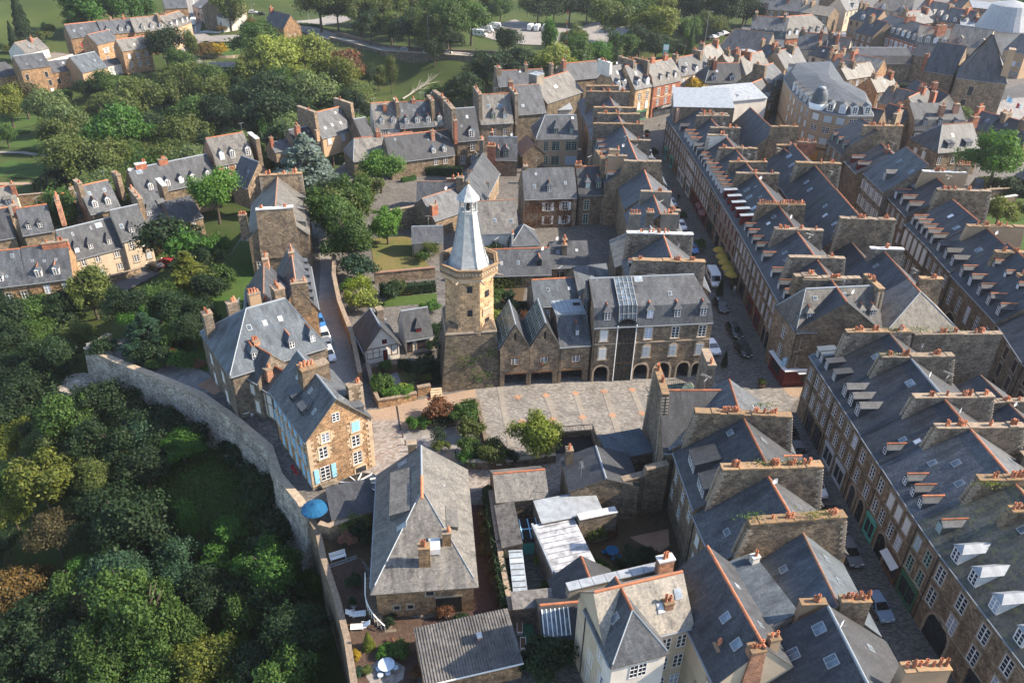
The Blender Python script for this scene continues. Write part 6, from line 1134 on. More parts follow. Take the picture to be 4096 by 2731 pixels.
hh('small stone hillside house with a hipped slate roof at the left edge',(1,0,520),(1,140,498),-4.6,9,4,zb=-12,wall='stone_warm',roof='slate_dark',ridge=None,k=(0,.6),win=[('F',[.45],3,1.2,1.9,'cn'),('F',[.5],.4,1.1,1.5,'cn')])
hh('stone house beside the small car park above the dark trees',(1,1775,160),(1,1905,195),-1,9,5.2,wall='stone_warm',roof='slate',ridge='ridge_dull',win=[('F',[.3,.7],3,1,1.8,'cn'),('R',[.3,.6],4.6,.7,.7,'cn')],chim=[(.4,1.2,3.6,5.4,1.2,3,0,3,'brick','cap')],aer=[(.7,4,0,'aerial')])
hh('low slate house at the top of the hillside road',(1,1105,60),(1,1262,52),0,10,4,wall='stone_warm',roof='slate',ridge='zinc',chim=[(6,.8,4,5,.6,2,0,1,'render_w','cap')])
hh('long white shop terrace along the upper road',(1,1290,40),(1,1490,120),-1,12,3,wall='render_w',roof='slate_old',ridge=None,win=[('F',8,4,1.1,1.6,'k'),('F',8,1,1.1,1.6,'k')])
hh('stone building at the upper road, right of the white shop terrace',(1,1500,65),(1,1650,25),2,12,4,wall='stone',roof='slate',win=[('F',4,6,1,1.6,'k'),('F',4,3,1,1.6,'k')])
# ---------------------------------------------------------------- upper right: apartment blocks, hotel, old roofs
GU='old slate roofed houses in the upper right quarter'
def flatblock(label,pts,z,wall,m,mh,zb=0,roofm='slate',name='apartment_block',cat='apartment building',bands=()):
    cx=sum(p[0] for p in pts)/len(pts);cy=sum(p[1] for p in pts)/len(pts)
    T=thing(name,label,cat,(cx,cy,zb));q=[(x-cx,y-cy) for x,y in pts];e=z-zb
    b=MB();b.prism(q,0,e,0)
    for zc in bands:b.prism([(x*1.004,y*1.004) for x,y in q],zc-.05,zc+.05,1)
    b.obj('wall',[M[wall],M['trim_light']],T)
    f=lambda d:[(x*(1-d),y*(1-d)) for x,y in q]
    b=MB();b.hexa([(x,y,e+.0) for x,y in f(-.012)],[(x,y,e+.3) for x,y in f(-.012)],1);b.hexa([(x,y,e+.3) for x,y in f(0)],[(x,y,e+mh) for x,y in f(m)],0);b.hexa([(x,y,e+mh) for x,y in f(m)],[(x,y,e+mh+1.4) for x,y in f(.8)],0)
    b.obj('roof',[M[roofm],M['zinc']],T);return T,q,e
c=lambda x,y,z:P(3,x,y,z)
ZC=13.0
pl=[c(875,430,ZC),c(838,500,ZC),c(880,570,ZC),c(945,640,ZC),c(1010,685,ZC),c(1085,708,ZC),c(1240,735,ZC),c(1400,735,ZC)]
far=[(pl[-1][0]+4,pl[-1][1]+13),(pl[5][0]+14,pl[5][1]+24),(pl[0][0]+14,pl[0][1]+4)]
T,q,e=flatblock('tan rendered curved corner apartment block with white dormers and a lead dome',pl+far,ZC,'render_tan',.16,2.8,bands=(4.2,7.2,10.2))
for i,(n,kk) in {0:(1,'cn'),2:(3,'cn'),3:(2,'cn'),5:(2,'cn'),6:(2,'cn'),4:(1,'cn')}.items():
    p0,p1=Vector(q[i]),Vector(q[i+1]);d=p1-p0;an=atan2(d.y,d.x)
    for z in (4.8,7.8,10.7):
        for k in range(n):
            m=p0+d*((k+.5)/n);big=i >= 4;add_window(T,random.choice(('cxw','cn','cxg','cn')),2.0 if big else 1.1,1.7,(m.x,m.y,z),an)
    for k in range(n):
        m=(p0+d*((k+.5)/n))*.985;dm=inst(cached('bigdorm',lambda:dormer_mesh(1.7,2.1,'gable',1.6,2.2,.6,'slate','shut_w')),'dormer',T,(m.x,m.y,e+.5),an);add_window(dm,'cn',1.2,1.7,(0,-.02,.2),0)
b=MB();m=Vector(q[4]).lerp(Vector(q[5]),.5)*.93;b.lathe([(2.3,e+.4),(2.4,e+2.0),(2.1,e+2.1),(2.05,e+3.0),(1.85,e+4.2),(1.45,e+5.2),(.95,e+5.7),(1.0,e+5.9),(.1,e+6.1)],20,[1,0,0,0,0,0,2,2],m.x,m.y);b.obj('dome',[M['slate_new'],M['white'],M['zinc_pale']],T,smooth=True)
b=MB();pz=[Vector(q[i])*1.01 for i in range(1,8)]
for p0,p1 in zip(pz,pz[1:]):
    b.hexa([(p0.x,p0.y,3.2),(p1.x,p1.y,3.2),(p1.x*.99,p1.y*.99,3.2),(p0.x*.99,p0.y*.99,3.2)],[(p0.x,p0.y,3.9),(p1.x,p1.y,3.9),(p1.x*.99,p1.y*.99,3.9),(p0.x*.99,p0.y*.99,3.9)])
b.obj('canopy_band',M['wood'],T)
p0,p1=Vector(q[4]),Vector(q[5]);an=atan2((p1-p0).y,(p1-p0).x);m=(p0+p1)/2*1.005
b=MB();b.box(-3.2,-.1,.2,3.2,0,2.9);b.obj('garage_door',plain('orange_door',(.42,.2,.05)),T,loc=(m.x,m.y,0),rz=an)
house('flat topped stone and peach rendered block with standing seam zinc roof, at the street end',('w',43.5,226),('w',40.6,206.5),14.8,15,.6,wall='ashlar_dk',roof='zinc_pale',prof='shed',ridge=None,name='apartment_block',cat='apartment building',win=[('F',5,4,1.1,2,'c'),('F',5,7.4,1.1,2,'c'),('F',5,11,1.1,1.8,'c')],group=None,shops=[('F',[.8],4,3.4,'teal')])
house('grey walled block with a long standing seam zinc roof, behind the peach rendered wall',('w',53.5,219.5),('w',70,226),12.6,13,2.6,wall='render_w',roof='zinc_pale',ridge=None,name='apartment_block',cat='apartment building',k=(0,.2),sky=[('F',.35,.2,.8,1.2),('F',.5,.2,.8,1.2)])
b=MB();b.box(0,0,0,13,.3,14.6);o=b.obj('rendered_wall',M['render_pink'],None,loc=(41.2,206.0,0),rz=radians(22));tag(o,'peach rendered end wall of the flat topped block','wall')
CT=house('massive stone tower house with a steep pyramid slate roof and a tall slab chimney',(3,1925,484),(3,2238,522),11.5,17,12,wall='stone',roof='slate',k=(.8,.95),ridge=None,win=[('F',[.35],6.4,1.4,2.8,'k'),('F',[.27],2.2,1.4,2.8,'k')],name='tower_house',cat='tower')
add_chimney(CT,CT['_L']-2.2,CT['_L']-.4,1.2,4.6,8,21,.2,.2,0,'render_tan','cap')
house('stone range with a steep slate roof joined to the left of the massive tower house',(3,1720,440),(3,1905,470),9.5,14,8,wall='stone',roof='slate',ridge='ridge_dull',name='house')
house('long brick and white hotel with a row of dormers on its mansard roof',(23,716,124),(23,890,180),8.5,14,5.6,zb=-1,wall='brick',trim='white',roof='slate',prof='mansfront',mans=(1.0,2.6),ridge='ridge',win=[('F',9,5.6,1.4,2.3,'c'),('F',9,1.8,1.4,2.3,'c')],dorm=[(8,.3,1.5,1.9,'gable','c',.6)],wallb='shut_w',floorband=(4.4,),chim=[(12,1.6,5,9,1.6,4,0,6,'brick','cap'),(30,1.6,5,9,1.6,4,0,6,'brick','cap')],name='hotel',cat='hotel')
house('second brick and white range with four dormers, at the right end of the hotel',(23,890,182),(23,1022,196),8.5,14,5.4,zb=-1,wall='brick',trim='white',roof='slate_old',prof='mansfront',mans=(1.0,2.6),ridge='ridge',win=[('F',6,5.6,1.4,2.3,'c'),('F',6,1.8,1.4,2.3,'c')],dorm=[(4,.3,1.6,1.9,'gable','c',.6)],wallb='shut_w',floorband=(4.4,),name='hotel',cat='hotel')
house('plain slate roofed building with two dormers leading to the metal drum roof',(23,1022,182),(23,1185,204),8.5,14,6,zb=-1,wall='render',roof='slate_old',ridge='zinc',win=[('F',6,5,1.4,1.8,'b')],dorm=[([.3,.85],1.0,1.8,1.8,'gable','c',.6)])
T=thing('round_building','round building with a shiny truncated metal cone roof','building',P(23,1232,215,0)+(0,));b=MB();b.lathe([(10.5,-2),(10.5,9.5)],28,0);b.obj('wall',M['render_w'],T);b=MB();b.lathe([(11.4,9.3),(11.4,9.8),(8.8,15.5),(7.6,18.6),(5.6,19.2),(.4,20.4)],28,0);b.obj('roof',M['silver'],T,smooth=False)
house('stone building with brown windows at the right edge beyond the metal drum roof',(23,1262,205),(23,1350,225),9,14,5,zb=-1,wall='render_tan',roof='slate',ridge='ridge_dull',win=[('F',4,5,1.5,1.7,'cn'),('F',4,1.6,1.5,1.7,'cn')])
house('brick and grey mansard house with six dormers and an orange ridge beside the far street',(23,356,158),(23,531,142),8.5,14,6.4,zb=-1,wall='brick',roof='slate_old',prof='mansfront',mans=(1,2.4),k=(0,.5),trim='trim_light',win=[('F',6,5,1.3,2,'c'),('F',6,1.8,1.3,2,'c')],dorm=[(6,.3,1.5,1.8,'gable','c',.6)],group=GU)
house('cream house with green dormers, left of the brick and grey mansard house',(23,205,150),(23,352,162),8.5,14,6.4,zb=-1,wall='render_w',roof='slate',prof='mansfront',mans=(1,2.4),trim='trim_light',win=[('F',4,5,1.3,2,'c')],dorm=[(4,.3,1.5,1.8,'gable','g',.6)],chim=[(1,1,5,8,1.6,4,0,2,'stone','cap'),(12,1,5,8,1.6,4,0,2,'stone','cap')],group=GU)
house('long stone hall with a plain slate roof and pale gable, below the wooded road',(23,78,196),(23,268,222),5,15,6,zb=-2,wall='stone_grey',roof='slate',ridge='ridge_dull',k=(.4,0),group=GU)
house('low flat white roofed market building',(23,225,240),(23,440,222),4.4,16,1.2,wall='render_w',roof='zinc_pale',ridge=None,name='market_building',cat='building')
house('long dark slate range backing onto a bare brick party wall',(3,1290,395),(3,1640,395),6.5,12,4,wall='stone_dark',roof='slate_dark',prof='mansfront',mans=(.8,2.2),ridge='zinc',win=[('F',[.4],3,1.4,2.6,'c')],group=GU)
house('range with a tall bare brick and rubble rear wall and two brick flues',(3,1640,340),(3,1895,385),9.2,9,2.5,wall='stone',roof='slate_dark',ridge=None,chim=[(5.5,1.4,-.4,.3,-1.5,6,0,2,'brick','cap'),(13.5,1.4,-.4,.3,-1.5,6,0,2,'brick','cap')],group=GU)
house('mansard house with three white dormers and two tall brick flues near the flags',(3,1655,808),(3,1972,810),7.0,12,5.4,wall='stone',roof='slate',trim='white',prof='mansfront',mans=(.8,2.2),ridge=None,win=[('F',[.1,.5,.8],3.4,1.2,2.2,'c')],dorm=[([.2,.5,.8],.3,1.3,1.5,'gable','c',.5)],chim=[(7.5,1.4,1.6,2.8,.4,4.5,0,2,'brickband','cap'),(12,1.4,2.6,3.8,.6,4.5,0,2,'brickband','cap')],group=GU)
house('L shaped stone house with slate dormers beside the big round tree',(3,1805,955),(3,2075,935),6.8,11,5.2,wall='stone',roof='slate',ridge='ridge',k=(.7,0),win=[('F',[.1,.42,.64],3.4,1.2,2.2,'c'),('L',[.3,.6],3.4,1.2,2,'cxw')],dorm=[([.3,.72],.5,2.0,1.4,'shed','c',1.2),([.3],.5,1.1,1.2,'gable','c',.5)],chim=[(14,1.8,5.4,6.6,1.4,3,0,4,'brick','cap')],sky=[('F',.45,.5,.8,1)],group=GU)
house('small square rendered lodge with a pointed slate roof in the walled garden',(3,1965,1225),(3,2070,1250),4.4,6,3.6,wall='render_grey',roof='slate',k=(.95,.95),ridge=None,win=[('F',[.5],2.2,1.2,1.5,'c')],group=GU)
house('slate house with a white dormer in front of the curved apartment block',(3,1400,775),(3,1550,822),5.6,10,5,wall='render_tan',roof='slate_dark',ridge='ridge',dorm=[([.6],.5,1.4,1.6,'gable','c',.6)],group=GU,chim=[(3,1.4,5,6,.5,3,0,3,'brick','cap')])
house('house with a stepped stone gable and brick topped chimney, below the tower house',(3,1690,735),(3,1825,665),6.6,9,4.6,wall='stone_warm',roof='slate_dark',ridge='ridge',group=GU,chim=[(10,1.6,3.6,5.4,1.6,3,.1,5,'brick','cap')])
house('slate roof with a terracotta ridge above a row of tan back walls',(3,1430,640),(3,1640,690),7,9,4,wall='render_tan',roof='slate_old',ridge='ridge',group=GU,chim=[(2,1,3,5,.8,5,0,2,'stone','cap'),(14,1.4,3,4.5,1.6,5,0,3,'brick','cap')])
house('dark house with an orange ridge and brick chimneys behind the curved block',(3,1560,590),(3,1760,690),7,9,4.4,wall='render',roof='slate_dark',ridge='ridge',group=GU,chim=[(10,1.2,3.6,5,1.6,5,0,3,'brick','cap')])
house('stone house with an orange ridged gable roof right of the row of the second street',(3,1205,800),(3,1395,840),9,11,5,wall='stone',roof='slate_dark',ridge='ridge',group=GU,chim=[(.4,1,1,6,.8,5,.2,8,'stone','cap'),(12,1,1,6,.8,5,.2,8,'stone','cap')])
house('stone house with green framed dormers and open shutters above a cafe terrace',(3,755,570),(3,860,530),8.5,12,5.5,wall='stone',roof='slate',prof='mansfront',mans=(.9,2),win=[('F',[.3,.7],5,1,1.8,'g'),('F',[.3,.7],2,1,1.8,'g')],dorm=[([.3,.7],.3,1.1,1.4,'gable','g',.5)],group=GU,chim=[(.4,1.2,3,7,1.4,5,.2,4,'stone','cap')])
house('stone house with two white dormers beside the zinc roofed block',(3,700,640),(3,770,610),7,9,4.6,wall='stone_warm',roof='slate_dark',win=[('F',[.4,.8],3.6,1,1.8,'c')],dorm=[([.3,.75],.4,1.2,1.4,'gable','c',.5)],wallb='shut_w',group=GU)
# small old roofs: x, y (eave, left end), x2, y2, eave height, depth, rise, roof, chimney kind, label
OLD=[(195,480,395,440,8,10,4.6,'slate','stone','slate house with three dark dormers behind the yellow tree',3,3),
 (345,520,575,520,8,11,4.8,'slate_dark','brick','dark slate house with pale dormers, right of the yellow tree',3,2),
 (360,400,480,360,7,9,4.6,'slate_old','brick','pale old roof with a brick stack at the bend of the wooded road',3,0),
 (510,460,665,430,7,10,5.2,'slate_old','brick','steep gabled old roof in front of the white flat roofs',3,1),
 (600,470,760,420,7,9,4.6,'slate_old','brick','long pale roof with an orange ridge beside the white flat roofs',3,0),
 (640,350,850,400,6,9,4,'slate','brick','slate roof beside the stone hall gable',3,0),
 (845,430,985,400,7,10,4.8,'slate','stone','slate roof with a brick stack left of the curved block',3,0),
 (920,305,1100,320,6.5,11,5,'slate','brick','slate roof with white gutters by the far street mouth',3,0),
 (1100,330,1235,345,6.5,11,5,'slate_dark','brick','dark hipped roof with one dormer by the far street mouth',3,1),
 (1000,345,1120,375,6,8,3,'slate_dark','stone','low dark roof before the far street mouth',3,0),
 (1050,420,1200,470,8,9,3.6,'slate_lich','brick','pale lichened roof behind the left shoulder of the curved block',3,0),
 (1150,410,1420,460,8,9,3.8,'slate_lich','brick','wide pale roof behind the dome',3,0),
 (1235,500,1425,470,7.5,8,3.4,'slate_old','stone','flat topped pale roof with a roof terrace behind the dome',3,0),
 (1425,580,1560,560,7,8,3.6,'slate_old','brick','pale gabled roof right of the curved block',3,0),
 (1290,200,1400,230,8,12,5,'slate_dark','stone','dark slate house left of the hotel',3,0),
 (1250,115,1400,150,8,10,5,'slate','stone','tall stone house at the far street, right side, first from the square',3,1),
 (1230,70,1330,50,9,10,5,'slate','stone','stone house at the far street, right side, second from the square',3,1),
 (1180,25,1260,10,9,10,5,'slate','stone','stone house at the far street, right side, near the top edge',3,0),
 (930,75,1120,105,9,10,3,'render_grey','stone','dark walled block at the far street, left side',3,0),
 (740,60,940,75,8,12,4,'slate','brick','slate roof behind the brick and grey mansard house',3,0),
 (680,20,900,30,8,12,3,'slate_dark','stone','stone walled building at the edge of the wood, top',3,0),
 (1400,60,1640,80,8,12,5,'slate_old','brick','brick chimneyed terrace house at the top edge, left end',3,2),
 (1660,80,1830,110,8,12,5,'slate_old','brick','terrace house with four dormers at the top edge',3,4),
 (1810,130,2000,160,8,12,5,'slate','brick','slate house with white dormers behind the hotel',3,3),
 (1830,60,1930,80,8,11,5,'slate_old','brick','brick stacked house right of the terrace with four dormers',3,1),
 (1640,155,1800,140,7,10,4.4,'slate','brick','dark slate house directly behind the hotel ridge',3,0),
 (1940,40,2130,60,8,16,2,'zinc_pale',None,'large white metal roofed hall at the top edge',3,0),
 (2050,80,2220,110,6,12,3,'slate_old',None,'grey hipped roof right of the white metal hall',3,0),
 (1950,180,2110,190,7,12,3,'zinc_pale','brick','pale flat roof with skylights behind the drum roof',3,0),
 (2090,140,2260,160,7,12,4.6,'slate','brick','slate house beyond the drum roof, right',3,2),
 (2170,190,2320,220,7,12,4.6,'slate_old','brick','old roof with red stack at the right edge beyond the drum roof',3,0),
 (2190,60,2300,70,5,10,2,'brick',None,'red roofed shed near the top right corner',3,0),
 (2270,140,2346,150,6,10,4,'slate_dark','stone','dark roof at the right edge near the top corner',3,0),
 (2120,830,2260,870,5,9,4,'slate_dark','stone','dark slate roof above the paved square with flags',3,0),
 (2250,880,2346,905,5,9,4,'slate_dark','stone','dark slate roof at the right edge above the round tree',3,0),
 (1970,790,2110,830,5,9,4,'slate','brick','slate roof with orange ridges between the flags and the L shaped house',3,0),
 (2290,1100,2400,1150,4,9,3,'slate_new',None,'blue slate garden building right of the round tree',3,0)]
for x,y,x2,y2,ze,D,rise,rf_,ck,lab,cc,nd_ in OLD:
    L=hypot(*(Vector(P(cc,x,y,ze))-Vector(P(cc,x2,y2,ze))));nw=max(2,int(L/3))
    house(lab,(cc,x,y),(cc,x2,y2),ze,D,rise,zb=-2,wall=random.choice(('stone','stone_warm','render','render_tan','stone')),roof=rf_,ridge=random.choice(('ridge','ridge','ridge_dull')) if 'slate' in rf_ else None,gut=False,group=GU,
          win=[('F',nw,ze-2.6+2,1.2,1.8,random.choice(('c','c','b'))),('F',nw,ze-5.6+2,1.2,1.8,'c')],dorm=[(nd_,.4,1.4,1.6,'gable','c',.6)] if nd_ else [],wallb='shut_w' if nd_ else None,
          chim=[(random.uniform(.1,.9)*L,1.1,D*.3,D*.3+random.uniform(1.6,4),1.3,4,0,4,ck,'cap'),(random.uniform(.0,.2)*L,1.0,D*.4,D*.6,1.2,4,0,3,'stone','cap')] if ck else [],sky=[('F',random.uniform(.3,.7),.5,.8,1)] if 'slate' in rf_ else [],k=(random.choice((0,0,.5)),0))
# ---------------------------------------------------------------- foliage
def leafmat(name,c1,c2,tr=.35):
    m,nt,b=newmat(name);out=nt.nodes['Material Output'];tc=nd(nt,'ShaderNodeTexCoord').outputs['Object']
    isl=nd(nt,'ShaderNodeNewGeometry').outputs['Random Per Island']
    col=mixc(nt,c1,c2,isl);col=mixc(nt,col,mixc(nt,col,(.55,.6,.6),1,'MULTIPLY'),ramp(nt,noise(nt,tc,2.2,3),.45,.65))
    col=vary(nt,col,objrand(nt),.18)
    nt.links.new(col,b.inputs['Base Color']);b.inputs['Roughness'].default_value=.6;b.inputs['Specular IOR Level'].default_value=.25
    t=nd(nt,'ShaderNodeBsdfTranslucent');nt.links.new(mixc(nt,col,(1.2,1.3,.5),1,'MULTIPLY'),t.inputs[0])
    mx=nd(nt,'ShaderNodeMixShader',i_0=tr);nt.links.new(b.outputs[0],mx.inputs[1]);nt.links.new(t.outputs[0],mx.inputs[2]);nt.links.new(mx.outputs[0],out.inputs[0])
    return m
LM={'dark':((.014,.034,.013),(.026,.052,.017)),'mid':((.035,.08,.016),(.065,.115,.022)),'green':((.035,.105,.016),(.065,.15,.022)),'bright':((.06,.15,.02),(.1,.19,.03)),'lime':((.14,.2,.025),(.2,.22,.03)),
      'yellow':((.14,.155,.024),(.09,.115,.02)),'gold':((.5,.33,.02),(.36,.24,.02)),'olive':((.065,.095,.024),(.105,.125,.03)),'silver':((.12,.165,.06),(.09,.13,.045)),'willow':((.15,.19,.035),(.2,.22,.045)),'blue':((.024,.06,.034),(.036,.078,.04)),
      'cedar':((.17,.215,.20),(.12,.165,.155)),'orange':((.17,.095,.024),(.09,.075,.024)),'brown':((.08,.06,.028),(.06,.06,.024)),'redbrown':((.16,.06,.03),(.1,.055,.03)),'pink':((.35,.1,.12),(.1,.12,.04))}
LMAT={k:leafmat('leaves_'+k,*v) for k,v in LM.items()}
M['bark']=plain('bark',(.085,.065,.048),.95,nscale=4);M['bark_pale']=plain('pale_bark',(.3,.28,.25),.9,nscale=4)
def leaves(cen,out,sz,flat=.5,rng=RNG):
    """quads at cen (n,3) roughly facing out (n,3)"""
    n=len(cen);nr=out+rng.normal(0,flat,(n,3));nr /= np.linalg.norm(nr,axis=1)[:,None]+1e-9
    t=np.cross(nr,rng.normal(0,1,(n,3)));t /= np.linalg.norm(t,axis=1)[:,None]+1e-9;u=np.cross(nr,t)
    s=(sz*rng.uniform(.6,1.3,n))[:,None];a=t*s;c=u*s*.62
    v=np.stack([cen-a,cen-c*.9+a*.1,cen+a,cen+c*.9-a*.1],1).reshape(-1,3);return v
def leafmesh(name,v):
    n=len(v)//4;me=bpy.data.meshes.new(name);me.vertices.add(len(v));me.vertices.foreach_set('co',v.astype(np.float32).ravel())
    me.loops.add(len(v));me.loops.foreach_set('vertex_index',np.arange(len(v),dtype=np.int32));me.polygons.add(n);me.polygons.foreach_set('loop_start',np.arange(0,len(v),4,dtype=np.int32));me.update(calc_edges=True)
    me.materials.append(LMAT['mid']);return me
def crown_mesh(seed,kind,n):
    rng=np.random.default_rng(seed);V=[]
    if kind in ('round','loose','column','bush'):
        nl={'round':34,'loose':26,'column':18,'bush':16}[kind]
        d=rng.normal(0,1,(nl,3));d /= np.linalg.norm(d,axis=1)[:,None];d[:,2]=np.abs(d[:,2])*1.05-.3 if kind != 'loose' else d[:,2]*.85
        rad=rng.uniform(.3,.86,nl)[:,None];L=d*rad*(1+.18*np.sin(3*np.arctan2(d[:,1],d[:,0])+seed))[:,None];lr=rng.uniform(.14,.36,nl) if kind != 'loose' else rng.uniform(.1,.32,nl)
        if kind == 'column':L *= (.5,.5,1.05)
        if kind == 'bush':L[:,2] *= .65
        L=np.vstack([L,[[0,0,0]]]);lr=np.append(lr,.42)
        per=np.maximum((lr**2/np.sum(lr**2)*n).astype(int),20)
        for c,r,k in zip(L,lr,per):
            st=rng.uniform(.65,1.4,3);o=rng.normal(0,1,(k,3));o /= np.linalg.norm(o,axis=1)[:,None];rr=r*(rng.uniform(0,1,k)**.35)*(1+.38*np.abs(rng.normal(0,1,k)))
            p=c+o*rr[:,None]*st*(1,1,.8);keep=np.ones(k,bool)
            for c2,r2 in zip(L,lr):
                if r2 == r:continue
                keep &= np.linalg.norm(p-c2,axis=1) > r2*.55
            p,o=p[keep],o[keep];V.append(leaves(p,o*.6+p*.6+np.array([0,0,.35]),np.full(len(p),.05 if kind != 'bush' else .075),.7,rng))
        if kind != 'column':
            v=np.vstack(V)
        else:v=np.vstack(V)
        return leafmesh('crown',v)
    if kind == 'cedar':# layered, drooping sprays
        for k in range(34):
            z=-.8+1.75*k/33;r=(1.0-((z+.8)/1.75)**1.5*.86)*rng.uniform(.72,1.12);a=k*2.4+rng.uniform(-.4,.4);m=n//34
            t=rng.uniform(.1,1,m)**.7;wd=.22*r*(1-.3*t);off=rng.normal(0,1,m)*wd;zz=z+.12*t-.2*t*t+rng.normal(0,.025,m)
            p=np.stack([cos(a)*r*t-sin(a)*off,sin(a)*r*t+cos(a)*off,zz],1);V.append(leaves(p,np.tile((0,0,1.0),(m,1)),np.full(m,.052),.45,rng))
        return leafmesh('crown',np.vstack(V))
    if kind == 'cone':
        m=n;z=rng.uniform(-1,1,m);r=(1-(z+1)/2)**.75*.75*(1+.12*np.sin(z*22))*rng.uniform(.75,1.08,m);a=rng.uniform(0,2*pi,m)
        p=np.stack([np.cos(a)*r,np.sin(a)*r,z],1);return leafmesh('crown',leaves(p,np.stack([np.cos(a),np.sin(a),.5+0*a],1),np.full(m,.065),.5,rng))
    if kind == 'thin':
        for k in range(26):
            a=rng.uniform(0,2*pi);e=rng.uniform(.2,1.3);q=np.array([cos(a)*cos(e),sin(a)*cos(e),sin(e)])*rng.uniform(.5,1);q[2]=q[2]*1.3-.6;m=n//26
            p=q+rng.normal(0,.13,(m,3));V.append(leaves(p,rng.normal(0,1,(m,3))+(0,0,.6),np.full(m,.06),.5,rng))
        return leafmesh('crown',np.vstack(V))
KN={'round':(6,15000),'loose':(5,12000),'column':(2,7000),'bush':(4,4200),'cedar':(2,7000),'cone':(2,4000),'thin':(2,1800)}
CR_={k:[crown_mesh(100+i*7+len(k),k,n) for i in range(c)] for k,(c,n) in KN.items()}
def trunk_mesh(seed,limbs=6):
    rng=random.Random(seed);b=MB();p=Vector((0,0,0));r=.085
    pts=[p];
    for k in range(4):p=p+Vector((rng.uniform(-.05,.05),rng.uniform(-.05,.05),.35));pts.append(p)
    for k in range(4):b.tube(pts[k],pts[k+1],r*(1-.18*k),r*(1-.18*(k+1)),7,cap=(k == 3))
    for k in range(limbs):
        a=rng.uniform(0,6.28);s=pts[2].lerp(pts[4],rng.random());e=s+Vector((cos(a)*rng.uniform(.35,.6),sin(a)*rng.uniform(.35,.6),rng.uniform(.3,.6)));m=s.lerp(e,.5)+Vector((0,0,-.05))
        b.tube(s,m,.038,.026,5,cap=False);b.tube(m,e,.026,.01,5)
    return b.mesh('trunk',[M['bark']],smooth=True,uv=False)
TR_=[trunk_mesh(i) for i in range(4)]
NAMES={'round':('broadleaf_tree','tree'),'loose':('broadleaf_tree','tree'),'column':('poplar_tree','tree'),'bush':('shrub','shrub'),'cedar':('cedar_tree','tree'),'cone':('conifer_tree','tree'),'thin':('slender_shrub','shrub')}
COLN={'dark':'dark green','mid':'mid green','green':'fresh green','bright':'bright green','lime':'lime green','yellow':'yellow green','gold':'golden yellow','olive':'olive green','silver':'silvery green','willow':'pale yellow green','blue':'bluish green','cedar':'blue grey','orange':'orange autumn','brown':'brownish','redbrown':'reddish brown','pink':'pink flowering'}
TREES=[]
def plant(x,y,z,r,hh,col,kind,label,group,trunk=None):
    """crown radius r, half height hh, bottom of the trunk at z"""
    nm,cat=NAMES[kind];th=trunk if trunk is not None else (hh*.3 if kind in ('round','loose','column','cone') else 0)
    T=thing(nm,label,cat,(x,y,z),0,group);me=random.choice(CR_[kind])
    c=inst(me,'crown' if cat == 'tree' else 'foliage',T,(0,0,th+hh*.92),random.uniform(0,6.28));c.scale=(r,r*random.uniform(.9,1.1),hh)
    c.material_slots[0].link='OBJECT';c.material_slots[0].material=LMAT[col]
    if cat == 'tree':
        h=(th+hh*1.2);t=inst(random.choice(TR_),'trunk',T,(0,0,-.3),random.uniform(0,6.28));t.scale=(max(r*.75,.6),max(r*.75,.6),h/1.4)
    TREES.append((x,y,r));return T
def tp(c,x,y,d,col,kind='round',label=None,group=None,zg=None,vs=None,trunk=None):
    """a tree whose crown centre is seen at crop pixel (x, y), crown width d crop pixels"""
    vs=vs or {'round':1.0,'loose':1.1,'column':2.1,'bush':.95,'cedar':.75,'cone':2.0,'thin':1.2}[kind]
    z=0.0 if zg is None else zg;r=4.0
    for _ in range(5):
        zc=z+r*vs*(1.2 if kind in ('round','loose','column','cone') else .92);X,Y=P(c,x,y,zc);z=ground_z(X,Y) if zg is None else zg
        dep=Y*cos(TH)-(zc-H)*sin(TH);r=(.74 if kind == 'bush' else .55 if c == 2 else .68 if c in (1,4) else .62)*d*CR[c][2]*dep/FPX
    return plant(X,Y,z,r,r*vs,col,kind,label or '%s %s' % (COLN[col],'shrub' if kind == 'bush' else 'tree'),group,trunk)
GF='trees of the dark wood below the rampart';GVT='trees filling the valley at the upper left';GW2='trees of the wood behind the valley road';GPL='trees and shrubs around the square';GGD='garden trees among the old houses';GHT='trees on the far hillside'
ORD=('leftmost','second from the left','third from the left','fourth from the left','fifth from the left','sixth from the left','seventh from the left','eighth from the left','ninth from the left','tenth from the left') + tuple('number %d from the left' % k for k in range(11,60))
def many(c,L,where,group,zg=None):
    made={}
    for q in L:
        x,y,d,col=q[:4];kind=q[4] if len(q) > 4 else 'round';w_={'bush':'shrub','thin':'thin shrub','column':'columnar tree','cone':'conical conifer','cedar':'layered conifer','loose':'loose crowned tree'}.get(kind,'tree')
        lb=q[5] if len(q) > 5 and q[5] else '%s %s %s' % (COLN[col],w_,where);made.setdefault(lb,[]).append((x,tp(c,x,y,d,col,kind,lb,group,zg)))
    for lb,T in made.items():
        if len(T) > 1:
            for k,(x,o) in enumerate(sorted(T,key=lambda q:q[0])):o['label']=lb+', '+ORD[k]
